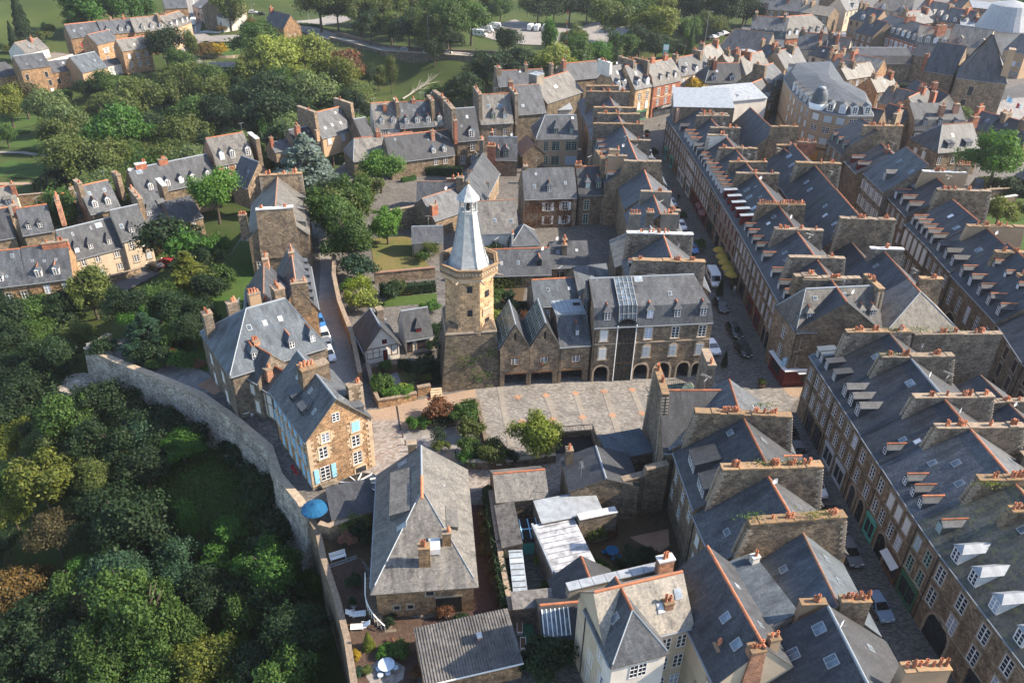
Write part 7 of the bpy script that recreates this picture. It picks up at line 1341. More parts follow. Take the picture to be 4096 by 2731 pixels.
many(16,[(70,90,210,'yellow'),(310,90,210,'silver','loose','pale silvery tree at the left of the dark wood, below the rampart'),(540,110,280,'dark','loose'),(240,330,340,'yellow','loose','broad yellow green tree at the left edge of the dark wood'),(575,310,240,'olive'),(320,650,270,'brown','round','greyish brown tree behind the orange one in the dark wood'),(70,530,190,'yellow'),(800,520,420,'dark'),(640,480,260,'dark'),(960,640,260,'dark'),
    (90,1010,330,'orange','round','orange autumn tree at the left edge of the dark wood'),(700,900,300,'blue'),(850,910,220,'blue'),(500,850,140,'green'),(900,1160,400,'mid','loose','large pale crowned tree in the middle of the dark wood'),(1000,1010,120,'yellow','loose'),(560,1080,220,'brown','loose','brown half bare tree in the dark wood'),(200,1250,380,'dark'),(600,1350,330,'mid'),(380,1420,300,'dark'),(1250,1460,330,'yellow','round','bright yellow green tree at the bottom of the dark wood'),(950,1450,320,'mid'),(1410,1280,170,'bright','loose','fresh bright green young tree low in the dark wood'),(1490,1120,250,'mid','loose'),
    (1640,880,320,'green'),(1250,990,260,'dark'),(1850,1250,330,'dark'),(1800,1500,340,'mid','loose'),(1600,1450,300,'dark'),(1155,590,150,'green','column'),(1330,800,170,'green','bush'),(1590,400,230,'dark'),(1650,600,220,'dark','bush'),(1480,980,220,'dark','bush'),(120,1480,320,'dark'),(880,250,260,'dark'),(900,80,260,'blue','loose'),(1100,120,200,'green'),(720,200,220,'dark','loose'),(30,700,160,'dark'),(480,640,200,'dark'),(760,1300,300,'mid','loose'),(1120,1250,260,'mid'),(1700,1080,260,'dark'),(1900,950,160,'green','bush'),(1780,600,110,'green','bush'),(1400,640,130,'green','bush'),(1440,150,160,'dark','bush'),(1560,250,170,'dark','bush'),(1650,330,130,'dark','bush')],'in the dark wood below the rampart',GF)
many(4,[(100,640,260,'dark'),(250,590,220,'mid'),(400,540,230,'dark'),(600,430,260,'olive','loose','tall silver birch beside the lower car park'),(540,750,200,'olive','round','olive tree beside the rampart corner'),(360,880,250,'dark','loose'),(80,960,220,'dark'),(130,780,200,'dark','loose'),(230,740,200,'mid'),(60,820,180,'dark'),(420,650,180,'dark','bush'),(230,1020,220,'dark'),(340,1100,230,'dark','bush'),(140,1150,260,'dark'),(480,1110,130,'dark','bush'),(650,1200,260,'dark'),(820,1180,220,'dark','bush'),(930,1300,260,'dark'),(450,1280,300,'mid','loose'),(1130,1290,230,'dark','bush'),(1250,1420,220,'dark','bush'),(770,1400,280,'dark','loose'),(1080,1440,240,'dark'),(300,1330,200,'dark'),(60,1300,220,'dark'),(760,1100,130,'dark','bush'),(1000,1200,150,'dark','bush')],'between the rampart and the lower quarter',GF)
many(4,[(1260,330,330,'yellow','cedar','broad layered golden conifer in the rampart garden'),(980,740,330,'blue','cedar','bluish layered conifer beside the rampart walk'),(850,560,230,'dark'),(940,610,180,'green'),(800,520,160,'dark'),(1210,900,130,'green','bush','rounded rose shrub on the lawn by the rampart walk'),(1350,930,60,'pink','bush','small pink flowering shrub beside the pink terrace'),(1160,70,270,'dark','bush','round clipped dark shrub below the teal glazed bay'),(1230,150,240,'green','bush'),(1120,880,90,'pink','bush'),(1380,220,160,'dark'),(1050,930,90,'mid','bush'),(1290,700,200,'dark'),(1000,860,160,'dark','bush'),(1150,560,220,'dark'),(1330,600,200,'dark'),(1180,720,180,'mid'),(1400,420,200,'dark'),(1050,500,200,'mid'),(1330,330,150,'dark','bush'),(1450,330,150,'mid','bush'),(1420,130,150,'green','bush'),(1430,640,120,'dark','bush')],'in the garden behind the rampart',GGD,0)
many(1,[(330,730,230,'silver'),(470,830,230,'silver','loose'),(450,930,250,'olive','loose','olive willow leaning over the park path'),(560,860,160,'olive'),(790,870,320,'green','round','large fresh green tree right of the park lawn'),(1245,920,270,'olive','round','brownish olive tree behind the long dormered roof'),(1010,860,190,'dark'),(960,660,230,'olive'),(1080,640,200,'dark'),(1195,630,200,'olive','loose','pale stemmed tree in the middle of the valley'),(1310,760,220,'mid'),(1440,630,220,'olive','loose'),(1440,500,200,'mid'),(1280,430,200,'olive','loose'),(1275,290,100,'olive','column','narrow tall tree left of the roundabout'),(1100,310,200,'dark'),(1730,270,220,'mid'),(1970,260,200,'dark'),(1850,400,300,'willow','round','big pale willow, left of the pair in the valley centre'),(2050,390,270,'willow','round','big pale willow, right of the pair in the valley centre'),(1690,430,220,'willow','loose'),(1780,620,300,'dark'),(2110,640,280,'silver','round','silvery willow behind the tan rendered house'),(2260,520,240,'yellow','loose','yellow tipped poplar left of the mown slope'),(2320,350,210,'redbrown','loose','reddish brown tree beside the valley road'),(2160,180,240,'olive'),(2120,310,120,'silver'),(1830,780,320,'dark'),(1650,640,150,'mid'),(40,690,220,'yellow'),(150,640,200,'brown'),(30,900,130,'mid'),(520,1090,300,'olive'),(740,1090,260,'olive','loose'),(880,1060,180,'mid'),(1310,1000,130,'gold','bush','yellowing shrub left of the brick banded house'),(1785,920,100,'green','column','slim green tree right of the brick banded house'),(1060,1010,170,'olive'),(1180,800,150,'dark'),(1500,800,220,'dark'),(700,540,170,'mid','round','round garden tree below the red balcony'),(570,580,120,'dark'),(930,510,60,'dark','bush'),(800,720,220,'olive','loose'),(640,760,160,'olive'),(1600,540,160,'dark'),(1900,560,200,'mid'),(2020,540,200,'willow'),(1960,780,260,'dark'),(1990,640,180,'olive'),(2200,760,140,'silver'),(430,620,90,'mid','bush'),(820,570,100,'olive','bush'),(330,1230,150,'dark'),(430,1180,160,'dark'),(680,1000,170,'mid'),(350,900,150,'olive'),(1120,460,180,'olive','loose'),(1200,380,150,'mid')],'in the valley',GVT)
many(1,[(120,80,130,'dark','cone','tall dark conifer on the hillside lawn'),(20,40,90,'dark','cone','dark conifer at the top left corner'),(5,150,60,'yellow','bush'),(600,70,260,'green'),(740,50,260,'green'),(870,50,240,'green'),(980,50,140,'mid'),(410,30,140,'cedar','cedar','bluish conifer above the hillside terrace'),(1530,50,170,'olive','loose','weeping birch beside the road junction'),(240,80,80,'olive','bush'),(310,140,80,'olive','bush'),(520,130,140,'green'),(1360,330,100,'orange','bush','orange and yellow flower bed on the roundabout'),(1460,330,90,'gold','bush','golden flower bed on the roundabout'),(1480,195,50,'orange','bush'),(1690,150,60,'orange','bush')],'on the far hillside',GHT)
many(2,[(430,300,110,'olive','column','tall poplar at the left end of the viaduct wall'),(360,510,140,'olive','loose'),(930,400,240,'dark'),(1080,380,280,'dark','round','broad dark tree at the right end of the viaduct wall'),(1260,400,270,'dark'),(1380,400,220,'dark'),(1230,270,180,'dark'),(1540,400,250,'willow','round','big yellow green tree left of the radio mast'),(1700,350,240,'mid'),(1505,240,150,'green','column','conical green tree in front of the camper vans'),(1680,260,180,'olive'),(1840,360,170,'green'),(1950,370,130,'silver'),(2010,310,190,'mid'),(1920,140,280,'olive'),(2060,120,260,'mid'),(2230,170,260,'yellow','round','yellow tinged tree by the wooded road'),(2120,260,180,'dark'),(1430,50,190,'dark'),(1540,50,190,'dark'),(1650,45,190,'dark'),(1760,45,190,'dark'),(1870,50,190,'dark'),(80,60,220,'dark'),(230,70,240,'olive'),(390,80,220,'olive'),(510,60,150,'olive','column','pale tall poplar behind the viaduct, left'),(590,30,120,'olive','column','pale tall poplar behind the viaduct, right'),(560,190,240,'dark'),(690,190,240,'olive','loose'),(820,140,300,'mid'),(980,130,260,'mid'),(840,260,170,'dark'),(730,270,150,'dark'),(1180,60,180,'mid'),(1120,20,160,'olive'),(300,170,200,'dark'),(440,170,200,'olive'),(870,30,240,'olive'),(690,30,220,'mid'),(850,620,170,'olive'),(740,640,130,'mid'),(1060,580,110,'silver'),(960,620,120,'dark'),(150,450,160,'dark'),(120,600,220,'mid'),(220,640,220,'silver'),(280,330,160,'dark'),(600,120,180,'mid'),(330,40,180,'mid'),(2310,60,180,'dark'),(2180,60,200,'mid'),(2000,30,200,'mid')],'in the wood behind the valley road',GW2)
many(3,[(90,60,170,'yellow'),(240,190,140,'mid'),(350,150,150,'olive'),(430,160,110,'olive'),(500,60,200,'dark'),(610,90,150,'dark'),(600,30,160,'dark'),(410,50,180,'mid'),(290,40,180,'dark'),(170,30,160,'dark'),(60,190,150,'olive'),(40,290,150,'dark'),(170,310,90,'dark','bush'),(260,260,80,'mid','cone'),(350,310,80,'dark','bush'),(2320,40,90,'green'),(2280,10,90,'mid')],'along the wooded road in the upper right',GW2)
many(3,[(2185,990,310,'bright','round','big dense round green tree in the walled garden at the right'),(2200,1320,170,'yellow','round','yellow green small tree in the walled garden at the right edge'),(298,560,140,'gold','round','small golden yellow tree behind the zinc roofed block'),(1960,720,110,'silver','round','pale green tree beside the massive tower house'),(20,955,50,'dark','bush','potted shrub at the upper end of the upper street'),(2100,1140,70,'olive','bush'),(2250,1150,110,'dark','bush'),(2310,1200,100,'dark','bush'),(2160,1140,80,'mid','bush'),(2320,1300,90,'olive','bush'),(2240,1210,70,'dark','bush')],'in the walled gardens at the right',GGD,0)
many(1,[(1440,1310,250,'bright','round','bright green tree left of the white capped chimney gable'),(2050,1100,400,'cedar','cedar','large blue grey cedar beside the valley houses'),(2260,1400,260,'olive','round'),(2230,1290,150,'dark'),(2150,1310,120,'dark','bush')],'above the alley',GGD,0)
many(2,[(365,1130,270,'bright','round','dense round bright green tree in front of the brick dressed house'),(180,1330,330,'mid','loose','tall olive tree left of the spire, biggest of the alley group'),(60,1420,300,'mid','loose'),(280,1290,220,'olive','loose')],'left of the spire',GGD,0)
many(5,[(60,120,300,'mid','loose'),(170,250,280,'mid','loose'),(415,150,200,'bright','loose','tall bright tree on a bare trunk behind the cottage'),(230,450,170,'blue','bush'),(250,590,160,'lime','thin','feathery yellow bamboo clump by the alley wall'),(250,660,150,'willow','bush'),(170,560,90,'bright','bush'),(1140,780,100,'lime','bush','round bright clipped shrub right of the tower'),(1135,640,100,'mid','bush'),(1130,690,80,'silver','bush'),(1230,640,90,'dark','bush'),(1270,720,110,'dark','bush'),(710,710,90,'green','bush'),(1345,790,90,'redbrown','thin'),(700,330,110,'olive','thin'),(660,380,80,'mid','bush'),(430,600,130,'dark','bush'),(500,580,100,'olive','bush'),(760,870,110,'dark','bush'),(740,960,90,'dark','bush'),(660,1100,150,'dark','bush'),(385,1220,120,'mid','bush'),(400,1110,70,'mid','bush'),(690,1190,60,'yellow','bush'),(520,1110,80,'dark','bush'),(1100,350,100,'dark','bush'),(1170,340,90,'dark','bush'),(620,110,90,'mid','bush'),(720,1120,90,'dark','bush'),(760,1200,60,'dark','bush')],'in the gardens around the tower',GGD,0)
many(9,[(1350,530,310,'lime','round','lime yellow round tree on the square'),(830,370,165,'mid','bush'),(855,480,155,'olive','bush'),(660,340,170,'redbrown','bush','reddish brown shrub bed above the forecourt'),(730,350,90,'redbrown','bush'),(840,600,130,'mid','bush'),(860,680,110,'green','bush'),(940,650,120,'dark','bush'),(1040,650,170,'olive','bush'),(1140,670,120,'dark','bush'),(640,530,120,'dark','thin','spindly dark shrub in the middle of the forecourt'),(650,600,80,'olive','bush'),(470,430,90,'green','bush'),(540,420,90,'green','bush'),(610,415,90,'dark','bush'),(690,410,80,'dark','bush'),(1000,600,90,'brown','thin'),(240,140,130,'mid','bush'),(330,200,90,'bright','bush'),(400,210,90,'bright','bush'),(280,220,80,'bright','bush'),(440,205,60,'lime','bush'),(890,720,80,'dark','bush')],'around the square',GPL,0)
many(7,[(470,580,130,'olive','bush'),(540,560,100,'mid','bush'),(430,690,90,'pink','bush'),(520,620,110,'dark','bush'),(580,680,80,'dark','bush'),(480,935,80,'dark','bush'),(470,1070,60,'dark','thin'),(745,1360,90,'mid','bush'),(780,1370,60,'bright','bush'),(660,1370,70,'green','bush'),(490,1390,50,'gold','bush','yellow flowering clump by the garden wall'),(715,1320,50,'pink','bush'),(560,1490,50,'olive','bush'),(500,1500,50,'blue','bush'),(1030,1120,80,'redbrown','bush','purple leaved potted shrub beside the villa door'),(1140,1180,90,'dark','bush'),(860,1500,70,'redbrown','bush'),(1290,560,90,'brown','bush'),(1310,660,90,'brown','bush'),(1330,760,90,'brown','bush'),(1345,860,90,'brown','bush'),(1370,960,90,'brown','bush'),(1300,610,70,'dark','bush'),(1400,1050,80,'dark','bush'),(1640,1390,240,'dark','bush','large dark shrub against the white rendered house'),(1560,1440,150,'dark','bush'),(1780,1340,130,'mid','bush'),(610,1010,60,'dark','bush'),(640,1090,60,'gold','thin'),(700,1190,60,'dark','bush'),(1640,980,70,'mid','bush'),(1600,820,60,'lime','thin'),(1930,640,120,'olive','bush'),(2000,920,130,'mid','bush'),(2080,980,130,'green','bush'),(2240,930,110,'bright','bush'),(2160,800,110,'dark','bush'),(2250,780,90,'dark','bush'),(2050,640,80,'redbrown','bush'),(1980,850,70,'mid','bush')],'in the villa garden and courtyard',GGD,0)
many(19,[(40,170,80,'dark','bush','potted shrub at the far kerb of the upper street, left side'),(370,890,90,'dark','bush','bushy dark potted tree beside the parked cars'),(300,810,60,'dark','bush','smaller dark potted shrub beside the silver car'),(560,1210,120,'mid','bush','large leafy potted tree beside the blue car')],'in the upper street',GPL,0)
# woods filled behind and between the trees above
def fill(poly,n,cols,kinds,rr,label,group,mind=.75,avoid=()):
    Q=[P(*p,-8) for p in poly];xs=[q[0] for q in Q];ys=[q[1] for q in Q];k=t=0
    while k < n and t < n*40:
        t += 1;x,y=random.uniform(min(xs),max(xs)),random.uniform(min(ys),max(ys))
        if not bool(inside(np.float64(x),np.float64(y),Q)) or bool(inside(np.float64(x),np.float64(y),PLAT)):continue
        r=random.uniform(*rr)
        if any((x-a)**2+(y-b_)**2 < ((r+c)*mind)**2 for a,b_,c in TREES):continue
        if any((x-a)**2+(y-b_)**2 < c*c for a,b_,c in avoid):continue
        plant(x,y,ground_z(x,y),r,r*random.uniform(.9,1.2),random.choice(cols),random.choice(kinds),label,group,r*.2);k += 1
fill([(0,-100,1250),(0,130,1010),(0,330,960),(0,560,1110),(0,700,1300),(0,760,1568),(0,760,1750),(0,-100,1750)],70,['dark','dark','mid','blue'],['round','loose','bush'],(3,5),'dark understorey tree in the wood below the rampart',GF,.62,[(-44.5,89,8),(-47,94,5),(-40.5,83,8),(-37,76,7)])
fill([(0,150,560),(0,250,400),(0,480,330),(0,600,240),(0,830,250),(0,860,330),(0,600,420),(0,420,470)],46,['olive','mid','dark','silver'],['round','loose'],(4.5,8),'tree in the thick of the valley woodland',GVT,.6)
fill([(0,690,40),(0,900,95),(0,1060,70),(0,1250,10),(0,1700,60),(0,1750,-70),(0,600,-90),(0,640,10)],70,['mid','olive','dark','olive'],['round','loose','round'],(6,9.5),'tree of the wood along the top of the view',GW2,.7,[(15,405,46),(45,420,42),(-128,392,28),(-97,410,26),(-57,354,16),(-28,350,16),(-85,372,14),(0,350,14)])
fill([(0,-60,60),(0,260,20),(0,380,-60),(0,-60,-80)],12,['green','mid','olive'],['round'],(4,7),'tree high on the far hillside',GHT,.8)
# hedges
def hedge(label,pts,w_,h_,col,group=None,z=0,dens=70,name='hedge',cat='hedge'):
    V=[];cx,cy=pts[0]
    for (x0,y0),(x1,y1) in zip(pts,pts[1:]):
        L=hypot(x1-x0,y1-y0);n=int(L*(w_+2*h_)*dens/3);d=np.array([(x1-x0)/L,(y1-y0)/L,0]);nn=np.array([-d[1],d[0],0])
        s=RNG.uniform(0,L,n);u=RNG.uniform(-1,1,n);f=RNG.uniform(0,1,n) < w_/(w_+2*h_);bump_=.12*np.sin(s*2.1)+.1*np.sin(s*5.3)
        side=np.where(f,u,np.sign(u));zz=np.where(f,h_+bump_,RNG.uniform(.05,1,n)*h_)+RNG.normal(0,.05,n)
        p=np.array([x0-cx,y0-cy,0])+d*s[:,None]+nn*(side*w_/2+RNG.normal(0,.06,n))[:,None];p[:,2]=zz
        o=np.where(f[:,None],np.array([0,0,1.0]),nn*np.sign(u)[:,None]+np.array([0,0,.4]));V.append(leaves(p,o,np.full(n,.17),.5))
    me=leafmesh('hedge',np.vstack(V));o=inst(me,name,None,(cx,cy,z));o.material_slots[0].link='OBJECT';o.material_slots[0].material=LMAT[col];tag(o,label,cat,group)
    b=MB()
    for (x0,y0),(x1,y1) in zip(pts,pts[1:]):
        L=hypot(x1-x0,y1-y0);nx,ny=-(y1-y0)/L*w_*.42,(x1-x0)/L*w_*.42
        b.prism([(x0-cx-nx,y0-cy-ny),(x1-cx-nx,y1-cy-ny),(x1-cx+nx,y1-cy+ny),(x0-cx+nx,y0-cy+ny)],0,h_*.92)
    b.obj('dark_core',LMAT['dark'],o,uv=False);return o  # dark filler box added inside the hedge so no light shows through
hedge('tall clipped yellow green hedge right of the tower',W_(5,[(1095,590),(1340,575)]),1.6,2.6,'yellow')
hedge('dark green hedge behind the lawn left of the tower',W_(5,[(370,640),(560,630),(745,610)]),1.4,2.0,'dark')
hedge('bright clipped hedge in the terraced garden behind the spire',W_(2,[(920,1255),(1010,1250)]),1.4,1.6,'bright')
hedge('dark tall hedge left of the clipped bright hedge',W_(2,[(680,1170),(920,1185)]),2.2,2.2,'dark')
hedge('clipped green box hedge in front of the brick dressed house',W_(2,[(515,1225),(610,1205)]),1.2,1.0,'green')
hedge('ivy clad planting strip between driveway and yard roofs',[P(7,1295,410,1),P(7,1325,620,1),P(7,1370,880,1),P(7,1418,1130,1)],1.4,2.3,'dark')
hedge('box hedge parterre row in the garden right of the tower',W_(5,[(1180,740),(1250,690),(1240,640)]),.6,.7,'mid')
hedge('vine trained over the sunlit cottage garden wall',W_(14,[(430,470),(640,420),(870,400)]),1.8,1.3,'lime')
hedge('dark clipped hedge enclosing the lower lawn beside the teal bay',W_(4,[(1130,170),(1240,190),(1380,130)]),2.2,2.4,'dark')
hedge('hedge at the foot of the bare brick party wall',W_(3,[(1560,560),(1850,590)]),2.4,2.0,'dark')
hedge('roadside hedge right of the stone house at the car park',[P(1,2010,165,-4),P(1,2150,175,-4)],2.4,1.6,'green',z=-5)
# ivy and creeper on walls: real leaves standing proud of the masonry
def creeper(name,label,o0,ux,w_,h_,col,n,nrm,cover=.55):
    s=RNG.uniform(0,w_,n);z=RNG.uniform(0,h_,n);m=(np.sin(s*1.3+z*.9)+np.sin(s*.55-z*1.7+2)+RNG.normal(0,.7,n)) > (1-2*cover);s,z=s[m],z[m]
    p=np.array(o0)+np.array([ux[0],ux[1],0])*s[:,None]+np.array([0,0,1])*z[:,None]+np.array(nrm)*RNG.uniform(.04,.2,len(s))[:,None]
    me=leafmesh(name,leaves(p-np.array(o0),np.tile(np.array(nrm)+(0,0,.5),(len(s),1)),np.full(len(s),.15),.5));o=inst(me,name,None,tuple(o0));o.material_slots[0].link='OBJECT';o.material_slots[0].material=LMAT[col];tag(o,label,'climbing plant');return o
a_,b_2=P(22,520,1422,7),P(22,1065,1402,7);L_=hypot(b_2[0]-a_[0],b_2[1]-a_[1]);u_=((b_2[0]-a_[0])/L_,(b_2[1]-a_[1])/L_)
creeper('creeper','reddening creeper on the white shuttered stone house',(a_[0],a_[1],0),u_,L_*.92,6.9,'redbrown',5200,(u_[1],-u_[0],0),.5)
creeper('ivy','green ivy climbing the left corner of the tower base',(-11.4,101.2,0),(.1,1),6,8,'dark',1800,(-1,0,0),.6)
creeper('ivy','sparse ivy on the front of the tower base',(-9.5,100.25,.3),(cos(radians(9)),sin(radians(9))),7,7,'mid',900,(.15,-1,0),.2)
# tufts growing on the old chimney caps
for k,(x,y,z) in enumerate([(30,76.2,15.9),(27.5,66.3,15.6),(31,66.6,15.6),(24.5,58.8,15.0),(31,59.2,15.0),(52,94.0,16.3),(56,94.2,16.3),(60,94.6,16.1),(49.5,87.6,16.3),(50,62.5,16.6)]):
    p=RNG.normal(0,1,(150,3))*(.9,.3,.18)+(0,0,.12);o=inst(leafmesh('wall_weeds',leaves(p,np.tile((0,0,1.),(150,1)),np.full(150,.11),.8)),'wall_weeds',None,(x,y,z));o.material_slots[0].link='OBJECT';o.material_slots[0].material=LMAT[random.choice(('olive','yellow','mid'))];o['kind']='stuff';o['label']='tuft of weeds on an old chimney cap'
# slope grass below the rampart
pts=RNG.uniform((-56,62),(-29,98),(15000,2));zz_=hill(pts[:,0],pts[:,1]);p=np.stack([pts[:,0],pts[:,1],zz_+.15],1)
o=inst(leafmesh('slope_grass',leaves(p,np.tile((0,0,1.),(15000,1)),np.full(15000,.2),.9)),'slope_grass');o.material_slots[0].link='OBJECT';o.material_slots[0].material=LMAT['green'];o['kind']='stuff'
# ---------------------------------------------------------------- yard roofs and sheds in the foreground
YR='sheds and yard roofs in the foreground'
def yard(label,A,B,ze,D,rise,**k):k.setdefault('gut',False);k.setdefault('wall','stone_grey');return house(label,A,B,ze,D,rise,group=YR,name=k.pop('name','shed'),cat=k.pop('cat','shed'),**k)
yard('long corrugated shed roof at the bottom, white fascia and small stub flue',(7,912,1568),(7,1502,1432),2.7,5.9,.8,roof='corr',prof='shed',ridge=None,wall='stone_warm',chim=[(6.2,.4,3.0,3.5,.3,1.6,0,0,'brickband','capw')])
CO=[o for o in bpy.data.objects if o.get('label','').startswith('long corrugated')][0];b=MB();L_=CO['_L']
for k in range(int(L_/.3)):x=.15+k*.3;b.hexa([(x-.08,-.25,2.77),(x+.08,-.25,2.77),(x+.08,5.9,3.6),(x-.08,5.9,3.6)],[(x-.03,-.25,2.85),(x+.03,-.25,2.85),(x+.03,5.9,3.68),(x-.03,5.9,3.68)])
b.obj('corrugation',M['corr'],CO,stuff=True);b=MB();b.box(-.1,-.36,2.6,L_+.1,-.3,2.78);b.obj('fascia',M['white'],CO)
yard('slate yard roof with an orange ridge beside the villa driveway',(7,1345,462),(7,1662,432),3.4,5.6,1.9,roof='slate_old',wall='stone_dark')
yard('low corrugated lean-to strip along the ivy clad wall',(7,1342,470),(7,1392,745),2.9,2.2,.4,roof='corr',prof='shed',ridge=None)
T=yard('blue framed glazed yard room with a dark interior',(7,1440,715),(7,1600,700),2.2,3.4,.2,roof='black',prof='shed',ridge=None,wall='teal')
b=MB()
for k in range(4):b.box(.3+k*1.0,.1,2.5,.4+k*1.0,3.3,2.62)
b.box(.2,1.6,2.5,3.6,1.7,2.6);b.obj('roof_beam',M['shut_b'],T,stuff=True)
yard('pale grey ribbed yard roof below the bare yard wall',(7,1622,592),(7,1990,520),4.0,3.2,.5,roof='zinc_pale',prof='shed',ridge=None)
M['patched']=plain('patched_bitumen',(.42,.43,.46),.75,nscale=1.1,c2=(.13,.135,.15))
PT=yard('flat yard roof patched in white and grey bitumen strips',(7,1690,905),(7,1950,846),3.4,7.4,.25,roof='patched',prof='shed',ridge=None)
b=MB();L_=PT['_L']
for k in range(9):z=3.5+.25*(k+.3)/9;b.box(.1,k*.8+.25,z+.06,L_-.1,k*.8+.30,z+.1)
b.box(-.1,-.2,3.5,.15,7.5,3.95);b.obj('roof_seam',M['zinc_pale'],PT,stuff=True)
yard('dark slate yard house with a short terracotta ridge',(7,1672,935),(7,1722,1085),3.2,6.8,2.8,roof='slate_dark',wall='render_grey')
yard('small corrugated roof at the left of the dark slate yard house',(7,1450,1112),(7,1720,1085),2.8,1.9,.3,roof='corr',prof='shed',ridge=None)
T=yard('low slate roof with a terracotta ridge over a glass fronted sun room',(7,1630,1305),(7,1885,1280),2.6,5.4,2.0,roof='slate_dark',wall='stone_grey')
b=MB();b.hexa([(.15,.05,2.75),(2.9,.05,2.75),(2.9,2.2,4.42),(.15,2.2,4.42)],[(.15,.05,2.9),(2.9,.05,2.9),(2.9,2.2,4.56),(.15,2.2,4.56)],0)
for k in range(7):x=.15+2.75*k/6;b.bar((x,.02,2.94),(x,2.22,4.6),.045,1)
b.obj('sloped_glazing',[M['glass_sky'],M['white']],T)
T=yard('narrow glass roofed passage between two yard walls',(7,1455,1040),(7,1535,1035),2.4,6.2,.4,roof='glass_sky',prof='shed',ridge=None)
b=MB()
for k in range(8):b.box(0,.2+k*.8,2.55+.05*k,T['_L'],.27+k*.8,2.68+.05*k)
b.obj('glazing_bar',M['silver'],T,stuff=True)
yard('dark slate lean-to roof beside the blue parasol terrace',(7,345,570),(7,615,512),2.5,4.2,1.4,roof='slate_dark',prof='shed',ridge=None)
B1=yard('ruinous stone outbuilding with dark sagging slate roofs below the square',(9,1535,690),(9,1597,930),5.4,8.5,1.6,roof='slate_dark',wall='stone',ridge='zinc',name='outbuilding',cat='building',chim=[(1.2,.9,.2,1.0,.9,4,.1,2,'stone','cap')],aer=[(.75,1.5,0,'aerial')])
yard('dark felted flat roof joining the ruinous outbuilding to the tall gable',(9,1890,700),(9,2200,640),5.2,4.5,.3,roof='slate_new',prof='shed',ridge=None,wall='stone',name='outbuilding',cat='building')
# turf yard, planters, white door panel
patch('artificial_turf',M['green'],[(7,1508,1200),(7,1560,1195),(7,1600,1370),(7,1520,1372)])
def box_thing(name,label,cat,c,x,y,z,sx,sy,sz,mats,rz=0,parts=()):
    X,Y=P(c,x,y,z);T=thing(name,label,cat,(X,Y,z),rz);b=MB();b.hexa([(-sx/2,-sy/2,0),(sx/2,-sy/2,0),(sx/2,sy/2,0),(-sx/2,sy/2,0)],[(-sx/2*1.04,-sy/2*1.04,sz),(sx/2*1.04,-sy/2*1.04,sz),(sx/2*1.04,sy/2*1.04,sz),(-sx/2*1.04,sy/2*1.04,sz)],0);b.obj('body',M[mats],T)
    for nm,q,mt in parts:b=MB();b.box(*q);b.obj(nm,M[mt],T)
    return T
box_thing('planter','white trough planter on the green turf, upper of the two','planter',7,1488,1240,0,.6,1.6,.5,'white',0,[('earth',(-.25,-.7,.5,.25,.7,.52),'wood')])
box_thing('planter','white trough planter on the green turf, lower of the two','planter',7,1508,1340,0,.6,1.4,.5,'white',0,[('earth',(-.25,-.6,.5,.25,.6,.52),'wood')])
box_thing('wooden_bin','brown wooden bin box against the rubble wall at the bottom of the square','bin',9,1077,755,0,1.5,1.2,1.5,'wood',radians(4),[('lid',(-.85,-.7,1.5,.85,.7,1.65),'wood'),('notice',(-.35,-.64,.9,.35,-.62,1.1),'white')])
# ---------------------------------------------------------------- underground passage entrance and glass pyramid on the square
T=thing('passage_entrance','sunken arched passage entrance with railings at the bottom of the square','entrance',P(9,1630,650)+(0,),u8)
b=MB();b.box(-3.3,-.3,0,-2.9,3.6,1.0,0);b.box(2.9,-.3,0,3.3,3.6,1.0,0);b.box(-2.9,3.3,0,2.9,3.6,1.0,0);b.box(-2.9,0,.045,2.9,3.3,.06,1)
n=10
for k in range(n):
    a0,a1=pi*k/n,pi*(k+1)/n;b.poly([(2.4*cos(a0),3.28,.05+.75*sin(a0)),(2.4*cos(a0),3.28,.98),(2.4*cos(a1),3.28,.98),(2.4*cos(a1),3.28,.05+.75*sin(a1))][::-1],0)
b.obj('retaining_wall',[M['stone'],M['black']],T);b=MB()
for (x0,y0),(x1,y1) in (((-3.1,3.45),(3.1,3.45)),((-3.1,-.2),(-3.1,3.45)),((3.1,-.2),(3.1,3.45))):
    b.bar((x0,y0,2.0),(x1,y1,2.0),.04);m=int(hypot(x1-x0,y1-y0)/.22)
    for k in range(m+1):t=k/m;b.bar((x0+(x1-x0)*t,y0+(y1-y0)*t,1.0),(x0+(x1-x0)*t,y0+(y1-y0)*t,2.0),.018)
b.obj('railing',M['iron'],T)
b=MB()
for k in range(3):b.box(4.2,1.0-k*.35,.036,7.5,1.35-k*.35,.45-.13*k)
struct(b.obj('steps',M['trim'],None,loc=P(9,1630,650)+(0,),rz=u8))
b=MB()
for k in range(4):b.box(-.9,-.4+k*.38,0,.9,k*.38,.2+.2*k)
struct(b.obj('steps',M['trim_light'],None,loc=P(14,1165,455)+(0,),rz=radians(12)))
X,Y=P(11,560,165,1.0);T=thing('glass_pyramid','low green glass pyramid roof light with a railing beside the square','roof light',(X,Y,0),radians(12));b=MB();s=2.3
b.box(-s-.2,-s-.2,0,s+.2,s+.2,.9,2)
for k in range(4):
    a=[(-s,-s,.9),(s,-s,.9),(s,s,.9),(-s,s,.9)];p,q=Vector(a[k]),Vector(a[(k+1) % 4]);ap=Vector((0,0,2.7));b.poly([p,q,ap],0);b.bar(p,ap,.06,1)
    for t in (.25,.5,.75):b.bar(p.lerp(q,t),ap.lerp(p.lerp(q,t),.05),.03,1)
    for t in (.35,.7):b.bar(p.lerp(ap,t),q.lerp(ap,t),.03,1)
b.obj('glazing',[M['glass_green'],M['frame_k'],M['trim']],T);b=MB()
